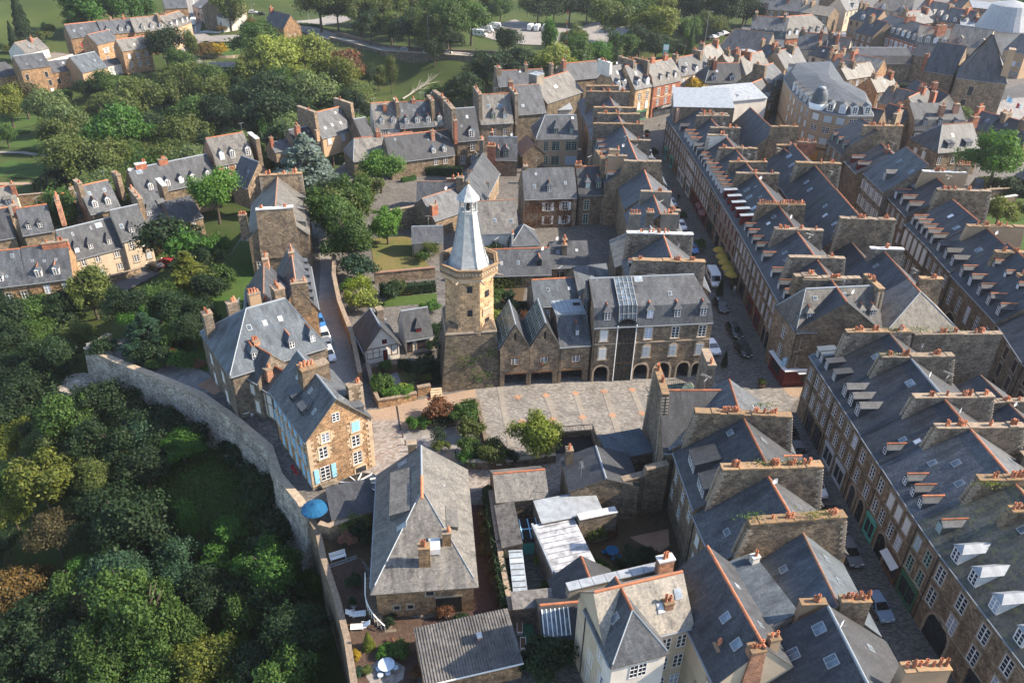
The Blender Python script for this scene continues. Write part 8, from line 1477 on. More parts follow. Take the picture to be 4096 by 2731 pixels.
for k in range(4):
    a=[(-3,-3),(3,-3),(3,3),(-3,3)];p,q=a[k],a[(k+1) % 4];b.bar(p+(1.3,),q+(1.3,),.035)
    for i in range(18):t=i/18;b.bar((p[0]+(q[0]-p[0])*t,p[1]+(q[1]-p[1])*t,.05),(p[0]+(q[0]-p[0])*t,p[1]+(q[1]-p[1])*t,1.3),.016)
b.obj('railing',M['iron'],T)
# ---------------------------------------------------------------- vehicles
def carpaint(n,c):M['car_'+n]=plain('paint_'+n,c,.3,.1,namt=.05,coat=.6)
for n,c in dict(black=(.012,.013,.015),white=(.72,.72,.72),silver=(.4,.41,.42),grey=(.12,.125,.135),blue=(.04,.16,.42),steel=(.2,.27,.36),red=(.32,.02,.02)).items():carpaint(n,c)
M['tyre']=plain('tyre',(.015,.015,.015),.9);M['lamp']=plain('lamp_lens',(.6,.6,.58),.2);M['tail']=plain('tail_lens',(.3,.01,.01),.3)
def vehicle_meshes(kind,col):
    L,W,Hh={'car':(4.2,1.75,1.48),'suv':(4.5,1.82,1.65),'van':(5.4,2.0,2.45),'camper':(6.8,2.25,2.9),'truck':(7.0,2.3,3.1)}[kind]
    h=L/2
    if kind in ('car','suv'):low=[(-h,.35),(-h+.04,.72),(-h+.12,.9),(-h+.9,.98),(h-1.2,.95),(h-.35,.78),(h-.03,.6),(h,.35)];cab=[(-h+.15,.93),(-h+.6,Hh-.06),(-h+1.2,Hh),(h-2.0,Hh-.02),(h-1.15,.97)]
    else:low=[(-h,.4),(-h,1.15),(h-1.0,1.15),(h-.25,1.0),(h,.75),(h,.4)];cab=[(-h+.02,1.15),(-h+.05,Hh),(h-1.75,Hh),(h-1.5,Hh-.25),(h-.85,1.17)]
    b=MB()
    def loft(pr,w0,w1,z0,z1,m):
        f=lambda z:w0+(w1-w0)*min(max((z-z0)/(z1-z0),0),1)
        b.hexa([(x,-f(z)/2,z) for x,z in pr],[(x,f(z)/2,z) for x,z in pr],m)
    loft(low,W*.94,W,.35,.75,0);loft(cab,W*.97,W*(.74 if kind in ('car','suv') else .92),.95,Hh,0)
    body=b.mesh('body',[M['car_'+col]],uv=False);b=MB()
    t=.74 if kind in ('car','suv') else .92
    wz=lambda z:W*(.97+(t-.97)*(z-.95)/(Hh-.95))/2+.012
    if kind in ('car','suv'):
        for s in (-1,1):
            q=[(-h+.5,1.0),(-h+.75,Hh-.14),(h-2.05,Hh-.14),(h-1.45,1.0)];b.poly([(x,s*wz(z),z) for x,z in (q if s < 0 else q[::-1])][::-1])
        for (x0,z0),(x1,z1) in (((h-1.2,1.0),(h-1.95,Hh-.06)),((-h+.19,1.02),(-h+.58,Hh-.1))):
            o=.03 if x0 > 0 else -.03;q=[(x0+o,-wz(z0)*.9,z0),(x0+o,wz(z0)*.9,z0),(x1+o,wz(z1)*.9,z1),(x1+o,-wz(z1)*.9,z1)];b.poly(q if x0 > 0 else q[::-1])
    else:
        q=[(h-.83,-W*.42,1.25),(h-.83,W*.42,1.25),(h-1.46,W*.4,Hh-.32),(h-1.46,-W*.4,Hh-.32)];b.poly(q)
        for s in (-1,1):
            for x0,x1 in (((h-2.0,h-1.35),) if kind == 'truck' else ((h-2.0,h-1.35),(-h+1.2,-h+2.2),(-.6,.5))):
                y=s*(W*.475+.012);q=[(x0,y,1.35),(x1,y,1.35),(x1,y,1.95),(x0,y,1.95)];b.poly(q if s < 0 else q[::-1])
    win=b.mesh('windows',[M['glass_dark']],uv=False);b=MB()
    r=.32 if kind in ('car','suv') else .36
    for k in range(2):b.tube((0,-.11,0),(0,.11,0),r,n=14)
    wh=b.mesh('wheel',[M['tyre']],uv=False);b=MB();b.tube((0,-.115,0),(0,.115,0),r*.62,n=10);b.tube((0,.115,0),(0,-.115,0),r*.62,n=10);rim=b.mesh('rim',[M['silver']],uv=False)
    b=MB();b.box(-.04,-.2,-.08,.04,.2,.08);hl=b.mesh('headlight',[M['lamp']],uv=False);b=MB();b.box(-.03,-.16,-.1,.03,.16,.1);tl=b.mesh('tail_light',[M['tail']],uv=False)
    b=MB();b.box(-.015,-.26,-.06,.015,.26,.06);pl=b.mesh('number_plate',[M['white']],uv=False)
    b=MB();b.box(-.08,-.09,-.06,.08,.09,.06);mi=b.mesh('mirror',[M['tyre']],uv=False)
    return L,W,body,win,wh,rim,hl,tl,pl,mi,r
def vehicle(kind,col,c,x,y,deg,label,z=None,name=None,cat=None,zg=0.0):
    L,W,body,win,wh,rim,hl,tl,pl,mi,r=cached(('veh',kind,col),lambda:vehicle_meshes(kind,col));zz0=zg if z is None else z
    X,Y=P(c,x,y,zz0)
    nm=name or {'car':'parked_car','suv':'parked_car','van':'van','camper':'camper_van','truck':'truck'}[kind]
    T=thing(nm,label,cat or {'car':'car','suv':'car','van':'van','camper':'camper van','truck':'truck'}[kind],(X,Y,zz0+.02),radians(deg),{'camper':'camper vans in the car park'}.get(kind,'parked cars and vans'))
    inst(body,'body',T);inst(win,'windows',T);h=L/2
    for sx in (-h+.8,h-.85):
        for sy in (-1,1):o=inst(wh,'wheel',T,(sx,sy*(W/2-.1),r));inst(rim,'rim',o)
    for sy in (-1,1):inst(hl,'headlight',T,(h-.08,sy*W*.34,.68));inst(tl,'tail_light',T,(-h+.03,sy*W*.36,.8));inst(mi,'mirror',T,(h-1.5,sy*(W/2+.06),1.0))
    inst(pl,'number_plate',T,(h,0,.48))
    return T
V=[('suv','black',15,525,385,-84,'black car parked alone below the potted conifer in the upper street'),('suv','black',15,685,680,-82,'black car, rear one of the two parked nose to tail in the upper street'),('suv','black',15,785,890,-82,'black car, front one of the two parked nose to tail in the upper street'),('car','white',15,425,870,-80,'white car half hidden behind the arcaded building corner'),
 ('car','silver',19,240,770,-86,'silver car parked in front of two dark potted shrubs'),('car','white',19,352,1030,-86,'pale car beside the white capped chimney wall'),('car','blue',19,480,1290,-86,'blue car beside the large leafy potted tree'),('car','black',19,195,650,-86,'black car with its door side to the walking person'),('car','black',19,160,570,-86,'black car, farthest of the row in the upper street'),('car','grey',19,122,490,-86,'grey car at the head of the row in the upper street'),
 ('suv','black',11,1580,590,-86,'black car at the top of the lower street, by the quoined chimney wall'),('car','grey',11,1665,770,-86,'dark grey car below the orange stub ridge in the lower street'),('suv','white',11,1825,1095,-86,'white car in the lower street beside the longest chimney wall'),('suv','black',11,2010,1430,-86,'black car in the lower street beside the third chimney wall'),('suv','grey',12,965,235,-84,'grey estate car in the lower street beside the grey lit roof'),('car','steel',12,1195,660,-82,'blue grey car nearest to the bottom of the lower street'),
 ('car','red',3,2180,795,10,'red car parked on the paved square with the flags'),('car','white',3,1060,1090,110,'white car in the second street below the curved apartment block'),('car','white',3,405,242,40,'white car, second in the row along the wooded road'),('car','black',3,380,250,40,'black car, first in the row along the wooded road'),('car','silver',3,440,228,40,'silver car, third in the row along the wooded road'),('car','white',3,470,217,40,'white car, last in the row along the wooded road'),
 ('van','white',3,1210,245,70,'white van at the mouth of the far street'),('car','white',3,1137,62,70,'white car far up the far street'),('car','red',3,1128,18,70,'red car at the top of the far street'),('van','steel',3,1160,250,70,'pale blue van beside the white one in the far street'),
 ('car','blue',13,868,432,-68,'blue car at the top of the alley, beside the mansion roof'),('car','white',13,905,528,-68,'white car, second in the alley row'),('car','grey',13,920,598,-68,'grey car, third in the alley row'),('car','white',13,935,655,-68,'white car nearest to the gabled house in the alley')]
for q in V:vehicle(*q)
VAN=vehicle('van','white',15,440,85,-88,'white van with a black round g logo on its bonnet in the upper street')
def text(name,body,size,loc,rz,rx,mt,par=None,lab=None,cat=None,ext=.01):
    cu=bpy.data.curves.new(name,'FONT');cu.body=body;cu.size=size;cu.align_x='CENTER';cu.extrude=ext;cu.materials.append(M[mt])
    q=bpy.data.objects.new(name,cu);COL.objects.link(q);me=bpy.data.meshes.new_from_object(q.evaluated_get(bpy.context.evaluated_depsgraph_get()));bpy.data.objects.remove(q)
    o=inst(me,name,par,loc,rz,rx);return o
b=MB();b.lathe([(.24,0),(.24,.012)],16);e_=b.obj('logo',M['black'],VAN);e_.location=(2.42,.5,1.06);e_.rotation_euler=(0,radians(20),0);text('logo_letter','g',.42,(.03,0,.02),pi/2,0,'white',e_)
def zveh(kind,col,c,x,y,deg,label,zp,**k):
    X,Y=P(c,x,y,zp);vehicle(kind,col,c,x,y,deg,label,zg=max(float(hill(X,Y)),float(hill(X+1.5,Y)))+.33,**k)
for q in [('suv','silver',2,543,345,-9,'silver pickup driving on the valley road',-4),('suv','white',2,695,355,-9,'white car driving behind the silver pickup on the valley road',-4),('car','white',2,822,362,-9,'white car next to the dark trees on the valley road',-4),('suv','white',1,1702,92,10,'white car parked above the stone house at the junction',-5),('car','black',1,1757,103,10,'black car right of the white one at the junction car park',-5),('car','white',1,1588,112,10,'white car left of the black one at the junction flower bed',-5),('car','black',1,1612,124,10,'black car at the junction flower bed',-5),('suv','grey',1,1350,72,110,'dark grey car waiting on the junction road',-7),('car','black',1,1346,103,110,'black car coming down to the junction',-7),('truck','white',1,1305,165,100,'white box van at the hillside terrace corner',-7.5),
  ('camper','white',2,1150,195,-15,'white camper van, rear one of the left cluster in the car park',-7.6),('camper','white',2,1090,215,-15,'white camper van with an awning strip, middle one of the left cluster',-7.6),('camper','white',2,1040,243,-12,'white camper van nearest to the dark tree in the left cluster',-7.6),('camper','white',2,1382,203,75,'white camper van, left one of the trio standing side by side',-7.6),('camper','white',2,1428,206,75,'white camper van, middle one of the trio standing side by side',-7.6),('camper','white',2,1482,206,75,'white camper van, right one of the trio standing side by side',-7.6),('camper','white',2,1700,225,80,'white camper van alone under the trees',-7.6),
  ('car','black',25,930,630,150,'dark car parked beside the cream houses',-6),('car','red',25,1003,605,160,'dark red car beside the round clipped shrub',-6),('car','silver',25,610,745,100,'silver car half hidden by the birch at the lower car park',-6.8)]:zveh(*q)
# ---------------------------------------------------------------- street furniture
def lamp(c,x,y,z,h,label,arm=1.4,rz=0.0):
    X,Y=P(c,x,y,z);T=thing('street_lamp',label,'street lamp',(X,Y,z),rz,'street lamps by the valley road');b=MB();b.tube((0,0,-1.5),(0,0,h),.11,.06,6);b.obj('pole',M['silver'],T);b=MB();b.tube((0,0,h),(arm*.5,0,h+.35),.05,n=5);b.tube((arm*.5,0,h+.35),(arm,0,h+.4),.05,n=5);b.obj('arm',M['silver'],T);b=MB();b.box(arm-.1,-.12,h+.32,arm+.5,.12,h+.45);b.obj('lamp_head',M['lamp'],T)
for q in [(2,198,195,-4.5,10,'tall street lamp, first from the left along the valley road'),(2,471,292,-4.5,9,'tall street lamp at the parapet behind the silver pickup'),(2,697,372,-4,15,'tallest street lamp, standing on the viaduct wall'),(2,838,300,-4.5,8,'street lamp at the dark tree beside the valley road'),(2,1878,345,-4,9,'street lamp among the trees right of the radio mast'),(3,345,260,-2,12,'tall curved street lamp beside the row of cars'),(1,2075,140,-5,10,'street lamp behind the stone house at the junction'),(1,1290,115,-7,8,'street lamp beside the white box van'),(1,1700,135,-5,7,'street lamp at the junction flower bed')]:lamp(*q)
X,Y=P(2,1610,480,8);T=thing('radio_mast','tall slender lattice radio mast behind the slate roofs','mast',(X,Y,6));b=MB()
for k in range(14):
    for a in range(3):
        t=a*2.1;p=lambda q,z:(.22*cos(q),.22*sin(q),z);b.bar(p(t,k*1.5),p(t,k*1.5+1.5),.03,k % 2);b.bar(p(t,k*1.5),p(t+2.1,k*1.5+1.5),.02,k % 2)
b.obj('lattice',[M['silver'],M['shut_r']],T)
for k,(x,y) in enumerate([(712,1005),(745,1105),(790,1195),(872,1285),(1130,1365),(1280,1355),(1462,1335)]):
    X,Y=P(14,x,y);T=thing('bollard','dark iron bollard on the forecourt, number of its row counted from the path: %s' % ('first','second','third','fourth','fifth','sixth','seventh')[k],'bollard',(X,Y,0),0,'iron bollards on the forecourt');b=MB();b.lathe([(.13,0),(.13,.1),(.08,.16),(.075,.7),(.11,.74),(.11,.82),(.03,.92)],8);b.obj('post',M['frame_b'],T)
for x0,y0,x1,y1,lab in ((630,585,680,905,'long dark steel gutter strip across the path'),(1410,1175,1432,1305,'short dark steel strip set in the sanded paving')):
    a,c_=P(14,x0,y0),P(14,x1,y1);d=Vector(c_)-Vector(a);L=d.length;b=MB();b.box(0,-.09,0,L,.09,.09);o=b.obj('steel_strip',M['iron'],None,loc=a+(.0,),rz=atan2(d.y,d.x));tag(o,lab,'steel strip')
def sign(c,x,y,h,lab):X,Y=P(c,x,y);T=thing('road_sign',lab,'sign',(X,Y,0));b=MB();b.tube((0,0,0),(0,0,h),.035,n=6);b.obj('post',M['silver'],T);b=MB();b.tube((0,-.04,h-.25),(0,-.07,h-.25),.26,n=14,m=0);b.box(-.16,-.085,h-.29,.16,-.075,h-.21,1);b.obj('sign_plate',[M['shut_r'],M['white']],T)
sign(14,1068,625,2.2,'round red road sign on a post beside the path');sign(22,1915,740,2.6,'round sign on a post at the end of the upper street')
X,Y=P(3,95,355,0);T=thing('information_board','teal and white information board beside the wooded road','sign',(X,Y,0));b=MB();b.box(-1.1,-.1,0,1.1,.1,4.6,0);b.box(-1.0,-.12,2.4,1.0,-.1,4.4,1);b.obj('board',[M['teal'],M['white']],T)
for (x,y,mt,lab) in ((2192,760,'shut_b','blue flag on a pole in the paved square'),(2248,800,'shut_r','red and white flag on a pole in the paved square')):
    X,Y=P(3,x,y,0);T=thing('flagpole',lab,'flag',(X,Y,0));b=MB();b.tube((0,0,0),(0,0,8),.07,.05,6);b.obj('pole',M['white'],T);b=MB();n=6
    for k in range(n):b.poly([(.1+k*.3,.1*sin(k),6.0-.06*k),(.1+k*.3+.3,.1*sin(k+1),6.0-.06*(k+1)),(.1+k*.3+.3,.1*sin(k+1),7.6-.14*(k+1)),(.1+k*.3,.1*sin(k),7.6-.14*k)],1 if (mt == 'shut_r' and k > 2) else 0)
    b.obj('flag',[M[mt],M['white']],T)
# cafe parasols and tables
M['straw']=plain('yellow_canvas',(.47,.34,.07),.9,nscale=5);M['parablue']=plain('blue_canvas',(.006,.085,.19),.85,nscale=3)
def parasol(c,x,y,z,r,h,mt,label,group=None):
    X,Y=P(c,x,y,z+h);T=thing('parasol',label,'parasol',(X,Y,z),0,group);b=MB();b.tube((0,0,0),(0,0,h+.1),.04,n=6);b.obj('pole',M['wood'],T);n=16;b=MB()
    b.lathe([(r,h-.35),(r*.95,h-.22),(r*.6,h+.12),(r*.25,h+.36),(.03,h+.5)],n,0)
    for k in range(n):a=2*pi*k/n;b.bar((r*.97*cos(a),r*.97*sin(a),h-.22),(.1*cos(a),.1*sin(a),h+.5),.018,0)
    b.obj('canopy',M[mt],T);return T
for k,(x,y) in enumerate([(795,1270),(828,1345),(858,1410),(893,1477),(935,1547)]):parasol(19,x,y,0,1.35,2.4,'straw','straw yellow parasol, %s of five along the upper street cafe' % ('farthest','second farthest','middle','second nearest','nearest')[k],'yellow parasols along the cafe')
parasol(7,240,495,1.0,1.65,2.2,'parablue','big blue ribbed parasol on the rampart terrace')
def table(c,x,y,z,r,mt,label,stools=(),smt=None,sr=.2,h=.74):
    X,Y=P(c,x,y,z);T=thing('garden_table',label,'table',(X,Y,z));b=MB();b.lathe([(r*.97,h-.05),(r,h-.03),(r,h),(.02,h+.002)],20);b.obj('table_top',M[mt],T);b=MB()
    for k in range(3):a=2.1*k;b.tube((r*.6*cos(a),r*.6*sin(a),0),(r*.25*cos(a),r*.25*sin(a),h-.04),.035,n=5)
    b.obj('pedestal',M[mt],T)
    for k,(x2,y2,lab) in enumerate(stools):
        X,Y=P(c,x2,y2,z);S=thing('stool',lab,'stool',(X,Y,z),0);b=MB();b.lathe([(sr,.42),(sr,.46),(.02,.47)],12);b.obj('seat',M[smt or mt],S);b=MB()
        for q in range(3):a=2.1*q;b.tube((sr*.9*cos(a),sr*.9*sin(a),0),(sr*.5*cos(a),sr*.5*sin(a),.42),.025,n=5)
        b.obj('legs',M[smt or mt],S)
M['paleblue']=plain('pale_blue_stone',(.42,.5,.6),.7)
table(7,680,1480,.03,.85,'paleblue','round pale blue stone table on the circular terrace',[(692,1450,'pale stool on the circular terrace, behind the table'),(735,1487,'pale stool on the circular terrace, right of the table'),(688,1520,'pale stool on the circular terrace, in front of the table'),(643,1533,'pale stool on the circular terrace, front left of the table'),(632,1495,'pale stool on the circular terrace, left of the table'),(643,1462,'pale stool on the circular terrace, back left of the table')],sr=.3)
table(10,955,250,.05,.8,'parablue','round turquoise table in the shaded courtyard',[(887,248,'turquoise stool left of the courtyard table'),(968,305,'turquoise stool in front of the courtyard table'),(1017,287,'turquoise stool right of the courtyard table'),(1043,358,'white stool alone in the shaded courtyard')],sr=.28)
table(13,355,1060,.0,.75,'white','round white table on the rampart terrace behind the wall',[(318,1052,'white stool left of the round terrace table'),(400,1072,'white stool right of the round terrace table')])
table(19,798,1450,0,.4,'white','small white cafe table beside the yellow parasols');table(6,470,315,0,.4,'white','small white cafe table near the nearest yellow parasol')
def lounger(c,x,y,rz,label,z=.02):
    X,Y=P(c,x,y,z);T=thing('sun_lounger',label,'sun lounger',(X,Y,z),radians(rz));b=MB()
    for k in range(9):b.box(-.95+k*.15,-.32,.33,-.83+k*.15,.32,.37)
    b.obj('seat',M['white'],T,stuff=True);b=MB()
    for k in range(6):b.hexa([(.42+k*.13,-.32,.36+k*.1),(.53+k*.13,-.32,.44+k*.1),(.53+k*.13,.32,.44+k*.1),(.42+k*.13,.32,.36+k*.1)],[(.41+k*.13,-.32,.4+k*.1),(.52+k*.13,-.32,.48+k*.1),(.52+k*.13,.32,.48+k*.1),(.41+k*.13,.32,.4+k*.1)])
    b.obj('backrest',M['white'],T,stuff=True)
    for sx in (-.8,.35):
        for sy in (-.3,.3):b=MB();b.box(sx-.03,sy-.03,0,sx+.03,sy+.03,.34);b.obj('leg',M['white'],T)
    b=MB();b.box(-.95,-.36,.28,.5,-.32,.36);b.box(-.95,.32,.28,.5,.36,.36);b.box(.2,-.42,.55,.8,-.36,.6);b.box(.2,.36,.55,.8,.42,.6);b.obj('frame',M['white'],T)
lounger(7,500,1158,190,'white slatted garden lounger, upper of the two by the wall');lounger(7,515,1235,5,'white slatted garden lounger, lower of the two by the wall')
def bench(c,x,y,rz,mt,label,L=1.9,z=.02):
    X,Y=P(c,x,y,z);T=thing('garden_bench',label,'bench',(X,Y,z),radians(rz));b=MB()
    for k in range(4):b.box(-L/2,-.25+k*.13,.42,L/2,-.15+k*.13,.46)
    b.obj('seat',M[mt],T,stuff=True);b=MB()
    for k in range(4):b.box(-L/2,.26+.03*k,.52+k*.13,L/2,.29+.03*k,.62+k*.13)
    b.obj('backrest',M[mt],T,stuff=True)
    for sx in (-L/2+.08,L/2-.08):b=MB();b.box(sx-.04,-.26,0,sx+.04,-.2,.62);b.box(sx-.04,.24,0,sx+.04,.3,.95);b.box(sx-.04,-.26,.6,sx+.04,.28,.66);b.obj('leg',M[mt],T)
bench(7,385,815,25,'white','white slatted garden bench beside the ladder');bench(4,660,815,40,'silver','stone bench on the rampart corner terrace',3.2);bench(5,545,640,8,'wood','wooden bench on the lawn left of the tower')
X,Y=P(7,415,835,.0);T=thing('ladder','aluminium ladder lying beside the white garden bench','ladder',(X,Y,.12),radians(28));b=MB()
for s in (-.2,.2):b.box(-1.7,s-.03,0,1.7,s+.03,.08)
b.obj('rail',M['silver'],T);b=MB()
for k in range(11):b.box(-1.55+k*.31,-.17,.02,-1.5+k*.31,.17,.06)
b.obj('rung',M['silver'],T,stuff=True)
X,Y=P(7,572,1355,0);plant(X,Y,0,.95,1.35,'yellow','cone','tall clipped dome shaped yew in the villa garden',GGD,0)
for c,x,y,lab in ((7,480,1105,'white flower pot beside the upper lounger'),(7,1048,1165,'white square pot under the purple leaved shrub'),(6,700,1020,'dark pot with a clipped bush at the street crossing'),(6,1740,160,'pot at the second street door'),(22,1795,775,'big red flower pot at the end of the upper street')):
    X,Y=P(c,x,y);T=thing('flower_pot',lab,'flower pot',(X,Y,.02));b=MB();r=.7 if c == 22 else .35 if c == 7 else .55;b.lathe([(r*.7,0),(r,r*1.1),(r*1.08,r*1.15),(r*.9,r*1.05)],12);b.obj('pot',M['car_red' if c == 22 else 'white' if c == 7 else 'wood'],T)
    q=inst(CR_['bush'][0],'plant',T,(0,0,r*1.9));q.scale=(r*1.2,r*1.2,r*1.3);q.material_slots[0].link='OBJECT';q.material_slots[0].material=LMAT['mid' if c != 6 else 'olive']
X,Y=P(15,565,1065);plant(X,Y,0,.75,1.5,'dark','cone','potted conical conifer behind the detached chimney',GPL,.3);X,Y=P(15,515,235);plant(X,Y,0,.85,1.9,'dark','cone','dark potted conifer beside the lone black car',GPL,.3)
# white spoked glass roof beside the gabled house
X,Y=P(7,500,355,3.0);T=thing('glass_canopy','fan shaped white spoked glass roof at the foot of the gabled house','glass roof',(X,Y,0),radians(36));b=MB();n=12;R_=2.6
for k in range(n):
    a0,a1=2*pi*k/n,2*pi*(k+1)/n;p0,p1=(R_*1.15*cos(a0),R_*.85*sin(a0),2.5),(R_*1.15*cos(a1),R_*.85*sin(a1),2.5);b.poly([(0,0,3.2),p0,p1],0);b.bar((0,0,3.24),(p0[0],p0[1],2.54),.06,1);b.bar(p0,p1,.07,2);b.poly([(p0[0],p0[1],0),(p1[0],p1[1],0),p1,p0],3)
b.obj('glazing',[M['glass_dark'],M['white'],M['frame_k'],M['stone']],T)
for c,x,y,lab in ((13,690,1450,'pink folding chair in the passage beside the gabled house'),(13,712,1482,'second pink folding chair in the passage, lower one')):
    X,Y=P(c,x,y);T=thing('folding_chair',lab,'chair',(X,Y,.02),1);b=MB();b.box(-.22,-.22,.42,.22,.22,.46);b.obj('seat',M['shut_r'],T);b=MB();b.box(-.22,.2,.46,.22,.24,.9);b.obj('backrest',M['shut_r'],T)
    for sx in (-.2,.2):b=MB();b.bar((sx,-.2,0),(sx,.2,.44),.02);b.bar((sx,.2,0),(sx,-.2,.44),.02);b.obj('leg',M['shut_r'],T)
X,Y=P(14,255,980,0);T=thing('beach_flag','red feather flag standing at the corner of the gabled house','flag',(X,Y,0));b=MB();b.tube((0,0,0),(0,0,3.0),.03,n=5);b.obj('pole',M['silver'],T);b=MB()
for k in range(8):w0,w1=.6*sin(.3+k*.3),.6*sin(.3+(k+1)*.3);b.hexa([(.03,-.01,.7+k*.28),(.03+w0,-.01,.7+k*.28),(.03+w1,-.01,.98+k*.28),(.03,-.01,.98+k*.28)],[(.03,.01,.7+k*.28),(.03+w0,.01,.7+k*.28),(.03+w1,.01,.98+k*.28),(.03,.01,.98+k*.28)])
b.obj('flag',M['car_red'],T)
# red corner shop front with cafe fascia and hanging signs
CB=[o for o in bpy.data.objects if o.get('label','').startswith('corner building with a pale')][0];b=MB()
b.box(-.35,-.35,0,5.6,-.02,3.0,0);b.box(-.35,-.02,0,-.02,5.2,3.0,0);b.box(-.6,-.7,3.0,5.8,0,3.18,1);b.box(-.7,0,3.0,-.02,5.4,3.18,1);b.box(2.6,-.38,.8,5.2,-.34,2.6,2);b.box(-.38,1.4,.8,-.34,4.4,2.6,2);b.box(1.6,-1.0,2.6,5.4,-.36,2.75,1);b.box(-.37,-.38,.75,5.6,-.36,.82,3)
b.obj('shopfront',[M['red'],M['whitepl'],M['glass_dark'],M['ridge']],CB);b=MB();b.box(2.2,-.12,3.25,6.2,-.02,3.85,0);b.box(2.2,-.14,3.85,6.2,-.02,3.95,1);s_=b.obj('fascia_sign',[M['red'],M['ridge']],CB);text('lettering','Café des',.5,(4.0,-.13,3.36),0,pi/2,'trim_light',s_)
b=MB();b.box(-.95,.2,3.7,-.15,.3,5.1,0);b.hexa([(-.9,.5,4.4),(-.55,.5,3.8),(-.2,.5,4.4),(-.55,.5,5.0)],[(-.9,.42,4.4),(-.55,.42,3.8),(-.2,.42,4.4),(-.55,.42,5.0)],1);b.box(-.7,.18,4.6,-.4,.2,4.95,2);b.box(-.62,.18,4.2,-.48,.2,4.4,2);b.box(-.62,.18,3.85,-.48,.2,4.05,2);b.obj('hanging_sign',[M['shut_b'],M['shut_r'],M['white']],CB)
BH=[o for o in bpy.data.objects if o.get('label','').startswith('red brick house with stone')][0];s_=[o for o in BH.children if o.name.startswith('shopfront')][0];b=MB();b.box(-4.4,-.9,2.5,4.4,-.2,3.2);f_=b.obj('fascia_sign',M['frame_k'],s_);text('lettering',"L'ENTRACTE",.85,(0,-.93,2.58),0,pi/2,'white',f_)
# bare fallen tree on the mown slope
X,Y=P(2,520,640,-13);T=thing('fallen_tree','bare pale dead tree lying on the mown slope below the viaduct','dead tree',(X,Y,ground_z(X,Y)+.4),0);b=MB();rq=random.Random(3)
b.tube((0,0,0),(9,14,3),.35,.12,6)
for k in range(14):t=.25+.05*k;p=Vector((9*t,14*t,3*t+.3));q=p+Vector((rq.uniform(1,6),rq.uniform(1,7),rq.uniform(-.5,3.5)));b.tube(p,q,.12,.04,5);b.tube(p.lerp(q,.5),q+Vector((rq.uniform(-2,2),rq.uniform(-1,3),rq.uniform(-.5,1))),.07,.03,4)
b.obj('branches',M['bark_pale'],T,uv=False)
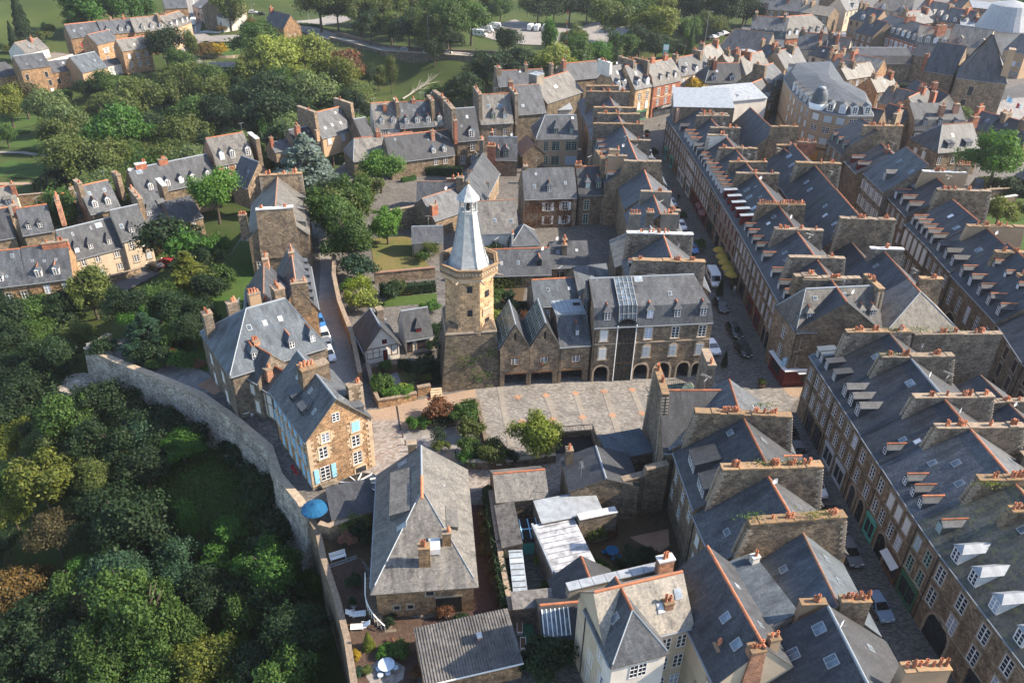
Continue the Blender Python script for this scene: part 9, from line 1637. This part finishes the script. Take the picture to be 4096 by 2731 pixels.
# people in the upper street
def person(c,x,y,rz,label,top,leg,skin=(.5,.32,.22)):
    X,Y=P(c,x,y);T=thing('person',label,'person',(X,Y,.02),radians(rz),None)
    jt=[((0,0,.95),.15),((0,0,1.2),.16),((0,0,1.42),.15),((0,0,1.52),.06),((0,.02,1.62),.1),((0,.02,1.74),.085),((-.2,0,1.42),.06),((-.26,.05,1.15),.048),((-.24,.16,.9),.04),((.2,0,1.42),.06),((.26,-.05,1.15),.048),((.24,-.1,.9),.04),((-.1,0,.88),.1),((-.1,.1,.48),.07),((-.1,.06,.06),.05),((-.1,.2,.04),.04),((.1,0,.88),.1),((.1,-.04,.48),.07),((.1,-.22,.08),.05),((.1,-.1,.04),.04)]
    ed=[(0,1),(1,2),(2,3),(3,4),(4,5),(2,6),(6,7),(7,8),(2,9),(9,10),(10,11),(0,12),(12,13),(13,14),(14,15),(0,16),(16,17),(17,18),(18,19)]
    def skinned(name,keep,grow,mt):
        ids=sorted({i for e in keep for i in e});me=bpy.data.meshes.new(name);me.from_pydata([jt[i][0] for i in ids],[(ids.index(a),ids.index(b_)) for a,b_ in keep],[]);me.materials.append(mt)
        o=inst(me,name,T);md=o.modifiers.new('skin','SKIN')
        for k,i in enumerate(ids):me.skin_vertices[0].data[k].radius=(jt[i][1]*grow,)*2
        me.skin_vertices[0].data[0].use_root=True;o.modifiers.new('sub','SUBSURF').levels=1;return o
    for o_ in ('body',):
        me=bpy.data.meshes.new('body');me.from_pydata([j[0] for j in jt],ed,[]);me.materials.append(M['skin']);o=inst(me,'body',T);o.modifiers.new('skin','SKIN')
        if not me.skin_vertices:me.skin_vertices.new() if hasattr(me.skin_vertices,'new') else None
        if me.skin_vertices:
            for k,j in enumerate(jt):me.skin_vertices[0].data[k].radius=(j[1],)*2
            me.skin_vertices[0].data[0].use_root=True
        o.modifiers.new('sub','SUBSURF').levels=1
    b=MB();b.lathe([(.19,.86),(.2,1.1),(.23,1.36),(.2,1.48),(.08,1.53)],12);b.tube((-.2,0,1.43),(-.27,.05,1.13),.085,.07,8);b.tube((-.27,.05,1.13),(-.24,.15,.93),.07,.055,8);b.tube((.2,0,1.43),(.27,-.05,1.13),.085,.07,8);b.tube((.27,-.05,1.13),(.24,-.1,.93),.07,.055,8);b.obj('jacket',M[top],T,smooth=True,uv=False)
    b=MB();b.tube((-.1,0,.95),(-.1,.1,.48),.12,.09,8);b.tube((-.1,.1,.48),(-.1,.06,.08),.09,.07,8);b.tube((.1,0,.95),(.1,-.04,.48),.12,.09,8);b.tube((.1,-.04,.48),(.1,-.22,.1),.09,.07,8);b.obj('trousers',M[leg],T,smooth=True,uv=False)
    b=MB();b.lathe([(.1,1.66),(.115,1.74),(.09,1.83),(.02,1.86)],10,0,0,-.01);b.obj('hair',M['wood'],T,smooth=True,uv=False);return T
M['skin']=plain('skin',(.5,.31,.22),.6)
person(19,320,715,200,'person in dark clothes walking up the upper street','black','grey' if 'grey' in M else 'frame_k');person(19,245,655,90,'person in a red top beside the black car','shut_r','frame_k');person(15,650,185,150,'person in a black jacket by the red shop door','black','frame_k');person(15,685,215,60,'person in pale clothes beside the red shop door','shut_w','shut_g')
# ---------------------------------------------------------------- thin air between the camera and the far quarter
b=MB();b.box(-475,-40,-60,485,1020,76);hz=b.obj('haze',[],None,uv=False);hz['kind']='stuff';hz.data.materials.clear()
m=bpy.data.materials.new('haze_air');m.use_nodes=True;nt=m.node_tree;nt.nodes.remove(nt.nodes['Principled BSDF']);v=nd(nt,'ShaderNodeVolumePrincipled',i_Density=.00008,i_Anisotropy=.2);v.inputs['Color'].default_value=(.85,.9,1,1)
nt.links.new(v.outputs[0],nt.nodes['Material Output'].inputs['Volume']);hz.data.materials.append(m);SC.cycles.volume_bounces=0
